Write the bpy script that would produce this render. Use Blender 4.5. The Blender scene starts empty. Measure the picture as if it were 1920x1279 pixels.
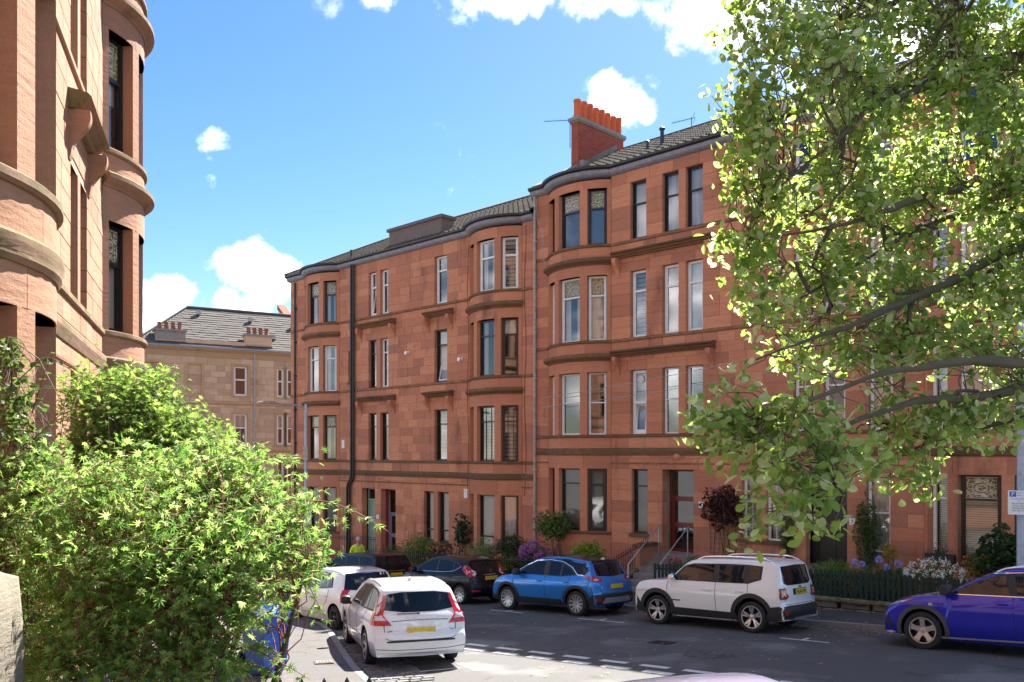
import bpy, bmesh, math, random
import numpy as np
from mathutils import Vector, Matrix
from mathutils.bvhtree import BVHTree
from mathutils.geometry import delaunay_2d_cdt

random.seed(7)
rng = np.random.default_rng(11)
S = bpy.context.scene
COL = S.collection
R = math.radians
PI = math.pi

# ------------------------------------------------------------------ camera
cd = bpy.data.cameras.new("camera")
cam = bpy.data.objects.new("camera", cd)
COL.objects.link(cam)
cam.location = (0, 0, 0)
cam.rotation_euler = (R(90), 0, 0)
cd.sensor_width = 36.0
cd.lens = 30.0
cd.shift_y = 0.1096
cd.clip_start = 0.05
cd.clip_end = 3000
S.camera = cam

# ------------------------------------------------------------------ sky, sun, exposure
SUN_AZ, SUN_EL = R(24), R(47.3)          # azimuth clockwise from +Y
SUN = Vector((math.sin(SUN_AZ) * math.cos(SUN_EL), math.cos(SUN_AZ) * math.cos(SUN_EL), math.sin(SUN_EL)))
SKY_STRENGTH = 0.15
SUN_STRENGTH = 3.5
EXPOSURE = 2.62
sl = bpy.data.lights.new("sun", 'SUN')
sl.energy = SUN_STRENGTH
sl.angle = R(0.53)
sl.color = (1.0, 0.95, 0.87)
so = bpy.data.objects.new("sun", sl)
COL.objects.link(so)
so.rotation_euler = SUN.to_track_quat('Z', 'Y').to_euler()

W = bpy.data.worlds.new("World")
S.world = W
W.use_nodes = True
wn, wl = W.node_tree.nodes, W.node_tree.links
wn.clear()


def wnode(t, **k):
    n = wn.new(t)
    for a, b in k.items():
        setattr(n, a, b)
    return n


def wmath(op, a, b=None, clamp=False):
    n = wnode('ShaderNodeMath', operation=op, use_clamp=clamp)
    for i, v in enumerate((a, b)):
        if v is None:
            continue
        if isinstance(v, (int, float)):
            n.inputs[i].default_value = v
        else:
            wl.new(v, n.inputs[i])
    return n.outputs[0]


sky = wnode('ShaderNodeTexSky', sky_type='NISHITA', sun_disc=False, sun_elevation=SUN_EL, sun_rotation=SUN_AZ)
sky.air_density = 1.0
sky.dust_density = 0.25
sky.ozone_density = 2.2
hsv = wnode('ShaderNodeHueSaturation')
hsv.inputs['Saturation'].default_value = 1.27
hsv.inputs['Hue'].default_value = 0.505
hsv.inputs['Value'].default_value = 0.225
wl.new(sky.outputs[0], hsv.inputs['Color'])
tcw = wnode('ShaderNodeTexCoord')
nz = wnode('ShaderNodeTexNoise')
nz.inputs['Scale'].default_value = 13.0
nz.inputs['Detail'].default_value = 9.0
nz.inputs['Roughness'].default_value = 0.64
nz.inputs['Distortion'].default_value = 0.25
wl.new(tcw.outputs['Generated'], nz.inputs['Vector'])
# clouds stand at these directions: (x, y, z of the view ray, angular radius, weight)
CLOUDS = [((-0.225, 1, 0.54), 0.0213, 0.95), ((-0.1625, 1, 0.5525), 0.0213, 0.9), ((-0.0625, 1, 0.5463), 0.0312, 0.95), ((0.0, 1, 0.5363), 0.0213, 0.95), ((0.0312, 1, 0.5281), 0.0138, 0.8), ((0.075, 1, 0.545), 0.0344, 1.0), ((0.1375, 1, 0.55), 0.025, 0.9), ((0.2125, 1, 0.5138), 0.0312, 1.05), ((0.2562, 1, 0.4925), 0.0275, 1.05), ((0.1812, 1, 0.53), 0.0238, 1.0), ((0.275, 1, 0.5188), 0.0312, 1.05), ((0.2375, 1, 0.475), 0.0163, 0.9), ((0.3375, 1, 0.4938), 0.05, 1.0), ((0.4313, 1, 0.5188), 0.0688, 1.0), ((0.5125, 1, 0.4562), 0.05, 0.9), ((0.1125, 1, 0.42), 0.0213, 1.05), ((0.1363, 1, 0.4138), 0.0187, 1.0), ((0.1594, 1, 0.4031), 0.0125, 0.85), ((0.165, 1, 0.4363), 0.0088, 0.8), ((-0.3469, 1, 0.3613), 0.015, 0.78), ((-0.3312, 1, 0.35), 0.0088, 0.62), ((-0.3531, 1, 0.3187), 0.0075, 0.6), ((-0.3063, 1, 0.2156), 0.026, 1.0), ((-0.3325, 1, 0.2188), 0.0175, 0.95), ((-0.275, 1, 0.2031), 0.0225, 1.0), ((-0.3531, 1, 0.22), 0.01, 0.8), ((-0.4, 1, 0.1762), 0.0275, 1.1), ((-0.4219, 1, 0.1719), 0.025, 1.0), ((-0.3375, 1, 0.1737), 0.0187, 1.0), ((-0.3, 1, 0.17), 0.0163, 0.95), ((-0.3719, 1, 0.1781), 0.015, 0.9)]
acc = None
for d, rad, wgt in CLOUDS:
    v = Vector(d).normalized()
    dp = wnode('ShaderNodeVectorMath', operation='DOT_PRODUCT')
    wl.new(tcw.outputs['Generated'], dp.inputs[0])
    dp.inputs[1].default_value = v
    mr = wnode('ShaderNodeMapRange', interpolation_type='SMOOTHSTEP')
    wl.new(dp.outputs['Value'], mr.inputs['Value'])
    mr.inputs['From Min'].default_value = math.cos(rad * 1.75)
    mr.inputs['From Max'].default_value = math.cos(rad * 0.05)
    mr.inputs['To Max'].default_value = wgt
    acc = mr.outputs[0] if acc is None else wmath('MAXIMUM', acc, mr.outputs[0])
# fair-weather cumulus added out of view, kept bright for the ambient light
nz2 = wnode('ShaderNodeTexNoise')
nz2.inputs['Scale'].default_value = 2.3
nz2.inputs['Detail'].default_value = 3.0
wl.new(tcw.outputs['Generated'], nz2.inputs['Vector'])
sepw = wnode('ShaderNodeSeparateXYZ')
wl.new(tcw.outputs['Generated'], sepw.inputs[0])
back = wnode('ShaderNodeMapRange', interpolation_type='SMOOTHSTEP')
wl.new(sepw.outputs['Y'], back.inputs['Value'])
back.inputs['From Min'].default_value = 0.75
back.inputs['From Max'].default_value = 0.45
big = wnode('ShaderNodeMapRange', interpolation_type='SMOOTHSTEP')
wl.new(nz2.outputs[0], big.inputs['Value'])
big.inputs['From Min'].default_value = 0.42
big.inputs['From Max'].default_value = 0.66
acc = wmath('MAXIMUM', acc, wmath('MULTIPLY', big.outputs[0], back.outputs[0]))
dens = wmath('ADD', wmath('MULTIPLY', acc, 0.86), wmath('MULTIPLY', wmath('SUBTRACT', nz.outputs[0], 0.5), 3.4))
cmask = wnode('ShaderNodeMapRange', interpolation_type='SMOOTHSTEP')
wl.new(dens, cmask.inputs['Value'])
cmask.inputs['From Min'].default_value = 0.42
cmask.inputs['From Max'].default_value = 1.75
nz3 = wnode('ShaderNodeTexNoise')
nz3.inputs['Scale'].default_value = 17.0
nz3.inputs['Detail'].default_value = 5.0
wl.new(tcw.outputs['Generated'], nz3.inputs['Vector'])
cc = wnode('ShaderNodeValToRGB')
cc.color_ramp.elements[0].position = 0.30
cc.color_ramp.elements[0].color = (1.9, 2.05, 2.35, 1)
cc.color_ramp.elements[1].position = 0.66
cc.color_ramp.elements[1].color = (11, 11, 11, 1)
wl.new(nz3.outputs[0], cc.inputs[0])
mxw = wnode('ShaderNodeMix', data_type='RGBA')
wl.new(cmask.outputs[0], mxw.inputs['Factor'])
wl.new(hsv.outputs[0], mxw.inputs['A'])
wl.new(cc.outputs[0], mxw.inputs['B'])
bg = wnode('ShaderNodeBackground')
bg.inputs['Strength'].default_value = SKY_STRENGTH
wl.new(mxw.outputs['Result'], bg.inputs['Color'])
wo = wnode('ShaderNodeOutputWorld')
wl.new(bg.outputs[0], wo.inputs['Surface'])

S.view_settings.view_transform = 'Standard'
S.view_settings.look = 'None'
S.view_settings.exposure = EXPOSURE
S.view_settings.gamma = 1.0
S.view_settings.use_curve_mapping = False
S.cycles.max_bounces = 8
S.cycles.transparent_max_bounces = 12
S.cycles.use_denoising = True


# ------------------------------------------------------------------ object helpers
def tag(o, label=None, cat=None, group=None, kind=None):
    if label: o['label'] = label
    if cat: o['category'] = cat
    if group: o['group'] = group
    if kind: o['kind'] = kind
    return o


def empty(name, loc=(0, 0, 0), rz=0.0, label=None, cat=None, group=None, mat=None):
    o = bpy.data.objects.new(name, None)
    o.empty_display_size = 0.3
    COL.objects.link(o)
    if mat is not None:
        o.matrix_world = mat
    else:
        o.location = loc
        o.rotation_euler = (0, 0, rz)
    tag(o, label, cat, group)
    return o


def link(name, me, parent=None, M=None):
    o = bpy.data.objects.new(name, me)
    COL.objects.link(o)
    if parent is not None:
        o.parent = parent
    if M is not None:
        o.matrix_basis = M
    return o


def copy_tree(o, parent=None):
    c = o.copy()
    COL.objects.link(c)
    c.parent = parent
    for ch in o.children:
        copy_tree(ch, c)
    return c


class MB:
    """collects verts and faces; build() links them as ONE mesh object"""

    def __init__(s):
        s.v, s.f, s.m = [], [], []

    def add(s, vs, fs, m=0):
        n = len(s.v)
        s.v += [tuple(p) for p in vs]
        s.f += [tuple(i + n for i in q) for q in fs]
        s.m += [m] * len(fs)
        return s

    def box(s, x0, x1, y0, y1, z0, z1, m=0):
        vs = [(x0, y0, z0), (x1, y0, z0), (x1, y1, z0), (x0, y1, z0), (x0, y0, z1), (x1, y0, z1), (x1, y1, z1), (x0, y1, z1)]
        return s.add(vs, [(0, 3, 2, 1), (4, 5, 6, 7), (0, 1, 5, 4), (1, 2, 6, 5), (2, 3, 7, 6), (3, 0, 4, 7)], m)

    def tube(s, path, r, n=8, m=0, caps=True):
        path = [Vector(p) for p in path]
        rs = r if isinstance(r, (list, tuple)) else [r] * len(path)
        vs, fs = [], []
        up = None
        for i, p in enumerate(path):
            a = path[max(0, i - 1)]
            b = path[min(len(path) - 1, i + 1)]
            d = (b - a)
            d = d.normalized() if d.length > 1e-9 else Vector((0, 0, 1))
            if up is None:
                up = Vector((0, 0, 1)) if abs(d.z) < .9 else Vector((1, 0, 0))
            x = d.cross(up)
            if x.length < 1e-6:
                x = d.orthogonal()
            x.normalize()
            up = x.cross(d).normalized()
            for k in range(n):
                t = 2 * PI * k / n
                vs.append(p + (x * math.cos(t) + up * math.sin(t)) * rs[i])
        for i in range(len(path) - 1):
            for k in range(n):
                a, b = i * n + k, i * n + (k + 1) % n
                fs.append((a, a + n, b + n, b))
        if caps:
            fs.append(tuple(range(n)))
            fs.append(tuple(range((len(path) - 1) * n, len(path) * n))[::-1])
        return s.add(vs, fs, m)

    def lathe(s, prof, c=(0, 0, 0), n=16, axis='z', m=0):
        vs, fs = [], []
        for (r, h) in prof:
            for k in range(n):
                t = 2 * PI * k / n
                a, b = r * math.cos(t), r * math.sin(t)
                p = (a, b, h) if axis == 'z' else ((a, h, b) if axis == 'y' else (h, a, b))
                vs.append((p[0] + c[0], p[1] + c[1], p[2] + c[2]))
        for i in range(len(prof) - 1):
            for k in range(n):
                a, b = i * n + k, i * n + (k + 1) % n
                fs.append((a, b, b + n, a + n) if axis != 'y' else (a, a + n, b + n, b))
        return s.add(vs, fs, m)

    def prism(s, poly, a0, a1, axis='x', m=0):
        """poly: list of 2D points in the plane across axis; x -> (y,z), y -> (x,z), z -> (x,y)"""
        n = len(poly)
        vs = []
        for a in (a0, a1):
            for (p, q) in poly:
                vs.append((a, p, q) if axis == 'x' else ((p, a, q) if axis == 'y' else (p, q, a)))
        fs = [tuple(range(n)), tuple(range(n, 2 * n))[::-1]]
        for i in range(n):
            j = (i + 1) % n
            fs.append((i, i + n, j + n, j))
        return s.add(vs, fs, m)

    def build(s, name, mats, parent=None, smooth=None, M=None, fix=True):
        me = bpy.data.meshes.new(name)
        me.from_pydata(s.v, [], s.f)
        for mm in (mats if isinstance(mats, (list, tuple)) else [mats]):
            me.materials.append(mm)
        if any(s.m):
            me.polygons.foreach_set('material_index', s.m)
        if fix:
            b = bmesh.new()
            b.from_mesh(me)
            bmesh.ops.recalc_face_normals(b, faces=b.faces)
            b.to_mesh(me)
            b.free()
        if smooth is not None:
            me.polygons.foreach_set('use_smooth', [True] * len(me.polygons))
            me.set_sharp_from_angle(angle=R(smooth))
        me.update()
        return link(name, me, parent, M)


def mesh_np(name, verts, faces_flat, nper, mats, smooth=False, rnd=None):
    """fast mesh from numpy: verts (N,3), faces (F,nper)"""
    me = bpy.data.meshes.new(name)
    nf = len(faces_flat)
    me.vertices.add(len(verts))
    me.vertices.foreach_set('co', np.asarray(verts, np.float32).ravel())
    me.loops.add(nf * nper)
    me.loops.foreach_set('vertex_index', np.asarray(faces_flat, np.int32).ravel())
    me.polygons.add(nf)
    me.polygons.foreach_set('loop_start', np.arange(0, nf * nper, nper, dtype=np.int32))
    me.polygons.foreach_set('loop_total', np.full(nf, nper, np.int32))
    me.polygons.foreach_set('use_smooth', np.full(nf, bool(smooth)))
    for m in (mats if isinstance(mats, (list, tuple)) else [mats]):
        me.materials.append(m)
    if rnd is not None:
        at = me.attributes.new('rnd', 'FLOAT', 'FACE')
        at.data.foreach_set('value', np.asarray(rnd, np.float32))
    me.update(calc_edges=True)
    me.validate()
    return me


F_PX = 1600.0


def seen_px(p):
    """distance-scaled size factor of a world point, 0 when outside the picture"""
    if p[1] < 0.3:
        return 0.0
    x, y = 960 + F_PX * p[0] / p[1], 850 - F_PX * p[2] / p[1]
    if x < -20 or x > 1940 or y < -20 or y > 1299:
        return 0.0
    return F_PX / p[1]


def emit_pieces(parent, name, rest_name, mat, unit, mats4, limit=300, hide=None, size=None):
    """unit: quad mesh (verts, faces); mats4: local 4x4 matrices. The pieces that show largest become parts sharing one mesh, the rest one joined part."""
    if not mats4:
        return
    bpy.context.view_layer.update()
    W4 = parent.matrix_world if parent is not None else Matrix()
    sc = []
    for i, M in enumerate(mats4):
        c = W4 @ M.translation
        k = seen_px(c)
        if hide and k and hide(c):
            k *= 0.05
        a = (M.col[0].length * M.col[2].length) if size is None else size(M)
        sc.append((-(k * k * a), i))
    sc.sort()
    pick = [i for s_, i in sc[:limit] if s_ < 0]
    ps = set(pick)
    uv = np.array(unit[0], float)
    me = mesh_np(name, uv, np.array(unit[1]), 4, mat, rnd=np.zeros(len(unit[1])))
    for i in sorted(pick):
        link(name, me, parent, mats4[i])
    rest = [i for i in range(len(mats4)) if i not in ps]
    if rest:
        nv = len(uv)
        uh = np.c_[uv, np.ones(nv)]
        A = np.array([np.array(mats4[i]) for i in rest])
        V = (A @ uh.T).transpose(0, 2, 1)[:, :, :3].reshape(-1, 3)
        F = (np.array(unit[1])[None] + (np.arange(len(rest)) * nv)[:, None, None]).reshape(-1, 4)
        rn = np.repeat(rng.random(len(rest)), len(unit[1]))
        o = link(rest_name, mesh_np(rest_name, V, F, 4, mat, rnd=rn), parent)
        o['kind'] = 'stuff'


# unit stone: front face at y=-0.5 (x,z in -.5...+.5), chamfered
def unit_block(cx=.006, cz=.011, cy=.02):
    a = [(-.5, .5, -.5), (.5, .5, -.5), (.5, .5, .5), (-.5, .5, .5)]
    b = [(x, -.5 + cy, z) for x, _, z in a]
    c = [(x * (1 - 2 * cx), -.5, z * (1 - 2 * cz)) for x, _, z in a]
    f = []
    for o in (0, 4):
        for i in range(4):
            j = (i + 1) % 4
            f.append((o + i, o + j, o + j + 4, o + i + 4))
    f.append((8, 9, 10, 11))
    return a + b + c, f


UB = unit_block()


def blk(x0, x1, y0, y1, z0, z1):
    M = Matrix.Diagonal((x1 - x0, y1 - y0, z1 - z0, 1))
    M.translation = ((x0 + x1) / 2, (y0 + y1) / 2, (z0 + z1) / 2)
    return M


# ------------------------------------------------------------------ materials
MATS = {}


class NT:
    def __init__(s, name):
        m = bpy.data.materials.new(name)
        m.use_nodes = True
        s.mat, s.n, s.l = m, m.node_tree.nodes, m.node_tree.links
        s.n.clear()
        s.out = s.n.new('ShaderNodeOutputMaterial')
        MATS[name] = m

    def node(s, t, **k):
        n = s.n.new(t)
        for a, b in k.items():
            setattr(n, a, b)
        return n

    def set(s, n, i, v):
        if hasattr(v, 'is_output'):
            s.l.new(v, n.inputs[i])
        elif isinstance(v, tuple) and len(v) == 3 and n.inputs[i].type == 'RGBA':
            n.inputs[i].default_value = (*v, 1)
        else:
            n.inputs[i].default_value = v

    def math(s, op, a, b=0.0, clamp=False):
        n = s.node('ShaderNodeMath', operation=op, use_clamp=clamp)
        s.set(n, 0, a)
        s.set(n, 1, b)
        return n.outputs[0]

    def mix(s, f, a, b, blend='MIX'):
        n = s.node('ShaderNodeMix', data_type='RGBA', blend_type=blend)
        s.set(n, 'Factor', f)
        s.set(n, 'A', a)
        s.set(n, 'B', b)
        return n.outputs['Result']

    def pos(s, scale=(1, 1, 1)):
        g = s.node('ShaderNodeNewGeometry')
        if scale == (1, 1, 1):
            return g.outputs['Position']
        m = s.node('ShaderNodeMapping')
        m.inputs['Scale'].default_value = scale
        s.l.new(g.outputs['Position'], m.inputs['Vector'])
        return m.outputs[0]

    def noise(s, scale, vec=None, detail=4.0, rough=.55):
        n = s.node('ShaderNodeTexNoise')
        s.set(n, 'Vector', vec if vec is not None else s.pos())
        s.set(n, 'Scale', scale)
        s.set(n, 'Detail', detail)
        s.set(n, 'Roughness', rough)
        return n.outputs[0]

    def rng_(s, v, a, b, c=0.0, d=1.0):
        n = s.node('ShaderNodeMapRange', interpolation_type='SMOOTHSTEP')
        s.set(n, 'Value', v)
        s.set(n, 'From Min', a)
        s.set(n, 'From Max', b)
        s.set(n, 'To Min', c)
        s.set(n, 'To Max', d)
        return n.outputs[0]

    def rnd(s):
        a = s.node('ShaderNodeAttribute', attribute_name='rnd')
        o = s.node('ShaderNodeObjectInfo')
        return s.math('FRACT', s.math('ADD', a.outputs['Fac'], o.outputs['Random']))

    def bump(s, h, strength=.4, dist=.02):
        n = s.node('ShaderNodeBump')
        s.set(n, 'Strength', strength)
        s.set(n, 'Distance', dist)
        s.set(n, 'Height', h)
        return n.outputs[0]

    def bsdf(s, **k):
        n = s.node('ShaderNodeBsdfPrincipled')
        for a, b in k.items():
            s.set(n, a.replace('_', ' '), b)
        return n

    def done(s, sh):
        s.l.new(sh if hasattr(sh, 'is_output') else sh.outputs[0], s.out.inputs['Surface'])
        return s.mat


def plain(name, col, rough=.5, metal=0.0, var=.12, vs=8.0, spec=.5, coat=0.0):
    t = NT(name)
    n = t.noise(vs)
    f = t.rng_(n, .3, .7, 1 - var, 1 + var)
    hs = t.node('ShaderNodeHueSaturation')
    t.set(hs, 'Color', col)
    t.set(hs, 'Value', f)
    b = t.bsdf(Base_Color=hs.outputs[0], Roughness=rough, Metallic=metal, Specular_IOR_Level=spec, Coat_Weight=coat)
    if coat:
        b.inputs['Coat Roughness'].default_value = .04
    return t.done(b)


def stone(name, ca, cb, cc_, soot=.35, moss=0.0, mossz=True, bump=.5, streak=.5, scale=1.0):
    """sandstone: three tones picked per block, grain, bedding, weather stains, moss where it grows"""
    t = NT(name)
    r = t.rnd()
    ramp = t.node('ShaderNodeValToRGB')
    e = ramp.color_ramp.elements
    e[0].position, e[0].color = 0.0, (*ca, 1)
    e[1].position, e[1].color = 1.0, (*cc_, 1)
    m = e.new(0.55)
    m.color = (*cb, 1)
    t.l.new(r, ramp.inputs[0])
    bed = t.noise(2.2 * scale, t.pos((1, 1, 7)), 6)
    col = t.mix(t.rng_(bed, .35, .7, 0, .35), ramp.outputs[0], tuple(c * .62 for c in cb))
    fine = t.noise(26 * scale, None, 6, .7)
    col = t.mix(t.rng_(fine, .3, .75, 0, .22), col, tuple(min(1, c * 1.5 + .03) for c in cb))
    big = t.noise(.55, t.pos((1, 1, .35)), 6, .62)
    col = t.mix(t.rng_(big, .56, .74, 0, soot), col, (.055, .035, .028))
    st = t.noise(2.6, t.pos((1, 1, .12)), 5, .6)
    col = t.mix(t.rng_(st, .60, .80, 0, soot * streak), col, (.05, .035, .03))
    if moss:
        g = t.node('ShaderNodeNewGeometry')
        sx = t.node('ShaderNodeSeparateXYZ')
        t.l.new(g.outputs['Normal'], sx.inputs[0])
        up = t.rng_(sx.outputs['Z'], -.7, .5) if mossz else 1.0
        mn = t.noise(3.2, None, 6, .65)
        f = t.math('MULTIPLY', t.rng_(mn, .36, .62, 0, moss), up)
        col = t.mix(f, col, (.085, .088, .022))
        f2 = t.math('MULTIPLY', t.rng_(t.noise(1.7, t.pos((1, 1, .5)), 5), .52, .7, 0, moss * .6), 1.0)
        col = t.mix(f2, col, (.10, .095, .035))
    h = t.math('ADD', t.math('MULTIPLY', fine, .5), t.math('MULTIPLY', bed, 1.0))
    b = t.bsdf(Base_Color=col, Roughness=.88, Specular_IOR_Level=.25, Normal=t.bump(h, bump, .015))
    return t.done(b)


RED = stone('red_sandstone', (.63, .268, .146), (.51, .200, .109), (.37, .150, .094), soot=.72, bump=.5, streak=.8)
REDD = stone('red_sandstone_dressed', (.57, .234, .127), (.51, .202, .109), (.42, .166, .094), soot=.66, bump=.35)
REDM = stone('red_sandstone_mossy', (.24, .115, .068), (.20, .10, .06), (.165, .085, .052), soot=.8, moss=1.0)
REDS = stone('red_sandstone_band', (.37, .155, .09), (.33, .14, .08), (.28, .12, .07), soot=.65, moss=.5, mossz=False)
MORT = stone('lime_mortar', (.46, .27, .19), (.42, .24, .17), (.36, .2, .14), soot=.3, bump=.3)
PINK = stone('pale_sandstone', (.42, .225, .138), (.365, .19, .115), (.30, .152, .094), soot=.7, bump=.9, streak=1.0)
PINKM = stone('pale_sandstone_mossy', (.30, .175, .11), (.26, .155, .10), (.22, .135, .085), soot=.7, moss=.9)
PMORT = plain('pale_mortar', (.36, .22, .15), .9)
TAN = stone('tan_sandstone', (.62, .44, .28), (.53, .36, .225), (.40, .255, .155), soot=.4)
TAND = stone('tan_sandstone_dressed', (.50, .33, .18), (.46, .30, .16), (.40, .26, .14), soot=.35)
TMORT = plain('tan_mortar', (.42, .30, .19), .9)
ROUGHST = stone('rubble_stone', (.34, .24, .16), (.27, .2, .14), (.2, .16, .12), soot=.4, moss=.55, bump=.9)
MOSSY = stone('mossy_coping', (.26, .2, .12), (.22, .19, .09), (.17, .16, .07), soot=.3, moss=.9)
LICHEN = stone('lichen_stone', (.26, .22, .17), (.22, .185, .14), (.18, .155, .12), soot=1.0, bump=1.0, scale=2.0)
BRICK = stone('red_brick', (.42, .10, .065), (.36, .085, .055), (.27, .065, .05), soot=.15, bump=.3)
BMORT = plain('brick_mortar', (.30, .17, .13), .9)
TERRA = stone('terracotta', (.64, .15, .06), (.58, .13, .05), (.50, .12, .055), soot=.5, bump=.2, streak=1.0)
TILE = stone('concrete_tile', (.125, .098, .076), (.095, .074, .057), (.07, .055, .043), soot=.5, moss=.15, mossz=False, bump=.4)
TILEG = stone('grey_tile', (.105, .094, .084), (.095, .084, .075), (.085, .075, .066), soot=.2, bump=.2)
ROOFD = plain('roof_underlay', (.06, .055, .05), .9)
LEAD = plain('lead_sheet', (.24, .255, .30), .55, var=.2)
GUTTER = plain('black_gutter', (.018, .019, .021), .4)
IRON = plain('black_iron', (.012, .012, .013), .45)
PIPEG = plain('grey_downpipe', (.36, .34, .32), .55, var=.2)
WHITE = plain('white_paint', (.78, .78, .76), .4, var=.05)
BLACK = plain('black_paint', (.010, .011, .013), .35)
CEMENT = stone('grey_render', (.30, .26, .23), (.26, .225, .2), (.22, .19, .17), soot=.6)
SOOTY = stone('sooty_render', (.19, .145, .13), (.16, .125, .11), (.13, .105, .095), soot=.8)
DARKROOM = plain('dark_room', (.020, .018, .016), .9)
GREENDOOR = plain('sage_door_paint', (.26, .38, .31), .45)
MAROON = plain('maroon_paint', (.26, .025, .035), .45)
REDDOOR = plain('oxblood_paint', (.16, .022, .014), .4)
GREYDOOR = plain('grey_door_paint', (.20, .21, .23), .45)
SAGE = plain('sage_plaster', (.26, .27, .16), .6)
BLACKDOOR = plain('bottle_black_door', (.012, .018, .018), .3)
STEEL = plain('galvanised_steel', (.48, .50, .52), .38, .6)
POLE = plain('lamp_post_paint', (.36, .42, .50), .5, .1)
FENCEG = plain('dark_green_paint', (.012, .030, .022), .55)
WOOD = plain('trellis_wood', (.36, .25, .15), .75)
SOIL = plain('garden_soil', (.045, .032, .02), .95, var=.4)
PLASTIC = plain('cream_plastic', (.70, .68, .62), .4)
SIGNW = plain('sign_white', (.82, .82, .82), .35, var=.03)
SIGNB = plain('sign_blue', (.02, .12, .50), .35, var=.03)
SIGNR = plain('sign_red', (.55, .02, .06), .35, var=.03)
INK = plain('sign_ink', (.02, .02, .03), .5)
BINB = plain('blue_bin_plastic', (.012, .095, .52), .38, var=.1)
CURT = plain('curtain_white', (.72, .70, .66), .9, var=.08, vs=30)
BLIND = plain('roller_blind', (.66, .64, .58), .9, var=.04)
PEACH = plain('peach_blind', (.62, .48, .36), .9, var=.04)
GREYB = plain('grey_blind', (.30, .32, .33), .9, var=.05)
BLUEB = plain('blue_grey_blind', (.13, .165, .20), .9, var=.05)


def glass_pane(name, refl, tint):
    t = NT(name)
    fr = t.node('ShaderNodeFresnel')
    t.set(fr, 'IOR', 1.5)
    wob = t.bump(t.noise(1.1, None, 1), .02, .03)
    t.l.new(wob, fr.inputs['Normal'])
    tr = t.node('ShaderNodeBsdfTransparent')
    t.set(tr, 0, tint)
    gl = t.node('ShaderNodeBsdfGlossy')
    t.set(gl, 'Roughness', .035)
    t.l.new(wob, gl.inputs['Normal'])
    mx = t.node('ShaderNodeMixShader')
    t.set(mx, 0, t.math('ADD', fr.outputs[0], refl, True))
    t.l.new(tr.outputs[0], mx.inputs[1])
    t.l.new(gl.outputs[0], mx.inputs[2])
    return t.done(mx)


PANE = glass_pane('window_glass', .10, (.86, .88, .88))


def stained():
    t = NT('stained_glass')
    tc = t.node('ShaderNodeTexCoord')
    mp = t.node('ShaderNodeMapping')
    mp.inputs['Location'].default_value = (-.5, 0, -.5)
    t.l.new(tc.outputs['Generated'], mp.inputs['Vector'])
    ab = t.node('ShaderNodeVectorMath', operation='MULTIPLY')
    ab.inputs[1].default_value = (1, 0, 1)
    t.l.new(mp.outputs[0], ab.inputs[0])
    ln = t.node('ShaderNodeVectorMath', operation='LENGTH')
    t.l.new(ab.outputs[0], ln.inputs[0])
    d = ln.outputs['Value']
    ring = t.math('MULTIPLY', t.rng_(d, .17, .19), t.rng_(d, .25, .23))
    vo = t.node('ShaderNodeTexVoronoi', feature='DISTANCE_TO_EDGE')
    t.set(vo, 'Scale', 7.0)
    oi = t.node('ShaderNodeObjectInfo')
    sh = t.node('ShaderNodeVectorMath', operation='ADD')
    t.l.new(ab.outputs[0], sh.inputs[0])
    cb_ = t.node('ShaderNodeCombineXYZ')
    t.l.new(t.math('MULTIPLY', oi.outputs['Random'], 7.0), cb_.inputs[0])
    t.l.new(t.math('MULTIPLY', oi.outputs['Random'], 13.0), cb_.inputs[2])
    t.l.new(cb_.outputs[0], sh.inputs[1])
    t.l.new(sh.outputs[0], vo.inputs['Vector'])
    leaf = t.math('MULTIPLY', t.rng_(vo.outputs['Distance'], .03, .09), t.rng_(d, .24, .28))
    sx = t.node('ShaderNodeSeparateXYZ')
    t.l.new(ab.outputs[0], sx.inputs[0])
    edge = t.math('MAXIMUM', t.math('ABSOLUTE', sx.outputs['X']), t.math('ABSOLUTE', sx.outputs['Z']))
    leaf = t.math('MULTIPLY', leaf, t.rng_(edge, .46, .43))
    pat = t.math('MAXIMUM', ring, leaf)
    pat = t.math('MULTIPLY', pat, t.rng_(t.noise(9, ab.outputs[0], 3), .36, .46))
    core = t.math('MULTIPLY', t.rng_(d, .15, .13), t.rng_(t.noise(14, ab.outputs[0], 3), .45, .5))
    pat = t.math('MAXIMUM', pat, core)
    lead = t.math('MULTIPLY', t.rng_(edge, .43, .44), t.rng_(edge, .47, .46))
    col = t.mix(pat, t.mix(oi.outputs['Random'], (.54, .55, .51), (.48, .44, .28)), t.mix(oi.outputs['Random'], (.10, .075, .03), (.16, .12, .03)))
    col = t.mix(lead, col, (.05, .05, .05))
    b = t.bsdf(Base_Color=col, Roughness=.15)
    return t.done(b)


STAIN = stained()


def leafmat(name, ca, cb, cc_, trans=.42, rough=.38, accent=None):
    t = NT(name)
    r = t.rnd()
    ramp = t.node('ShaderNodeValToRGB')
    e = ramp.color_ramp.elements
    e[0].position, e[0].color = 0.0, (*ca, 1)
    e[1].position, e[1].color = (.94 if accent else 1.0), (*cc_, 1)
    e.new(.5).color = (*cb, 1)
    if accent:
        e.new(.975).color = (*accent, 1)
    t.l.new(r, ramp.inputs[0])
    b = t.bsdf(Base_Color=ramp.outputs[0], Roughness=rough, Specular_IOR_Level=.35)
    tr = t.node('ShaderNodeBsdfTranslucent')
    hs = t.node('ShaderNodeHueSaturation')
    t.set(hs, 'Color', ramp.outputs[0])
    t.set(hs, 'Value', 2.2)
    t.set(hs, 'Saturation', 1.08)
    t.set(hs, 'Hue', .485)
    t.l.new(hs.outputs[0], tr.inputs[0])
    mx = t.node('ShaderNodeMixShader')
    t.set(mx, 0, trans)
    t.l.new(b.outputs[0], mx.inputs[1])
    t.l.new(tr.outputs[0], mx.inputs[2])
    return t.done(mx)


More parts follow.
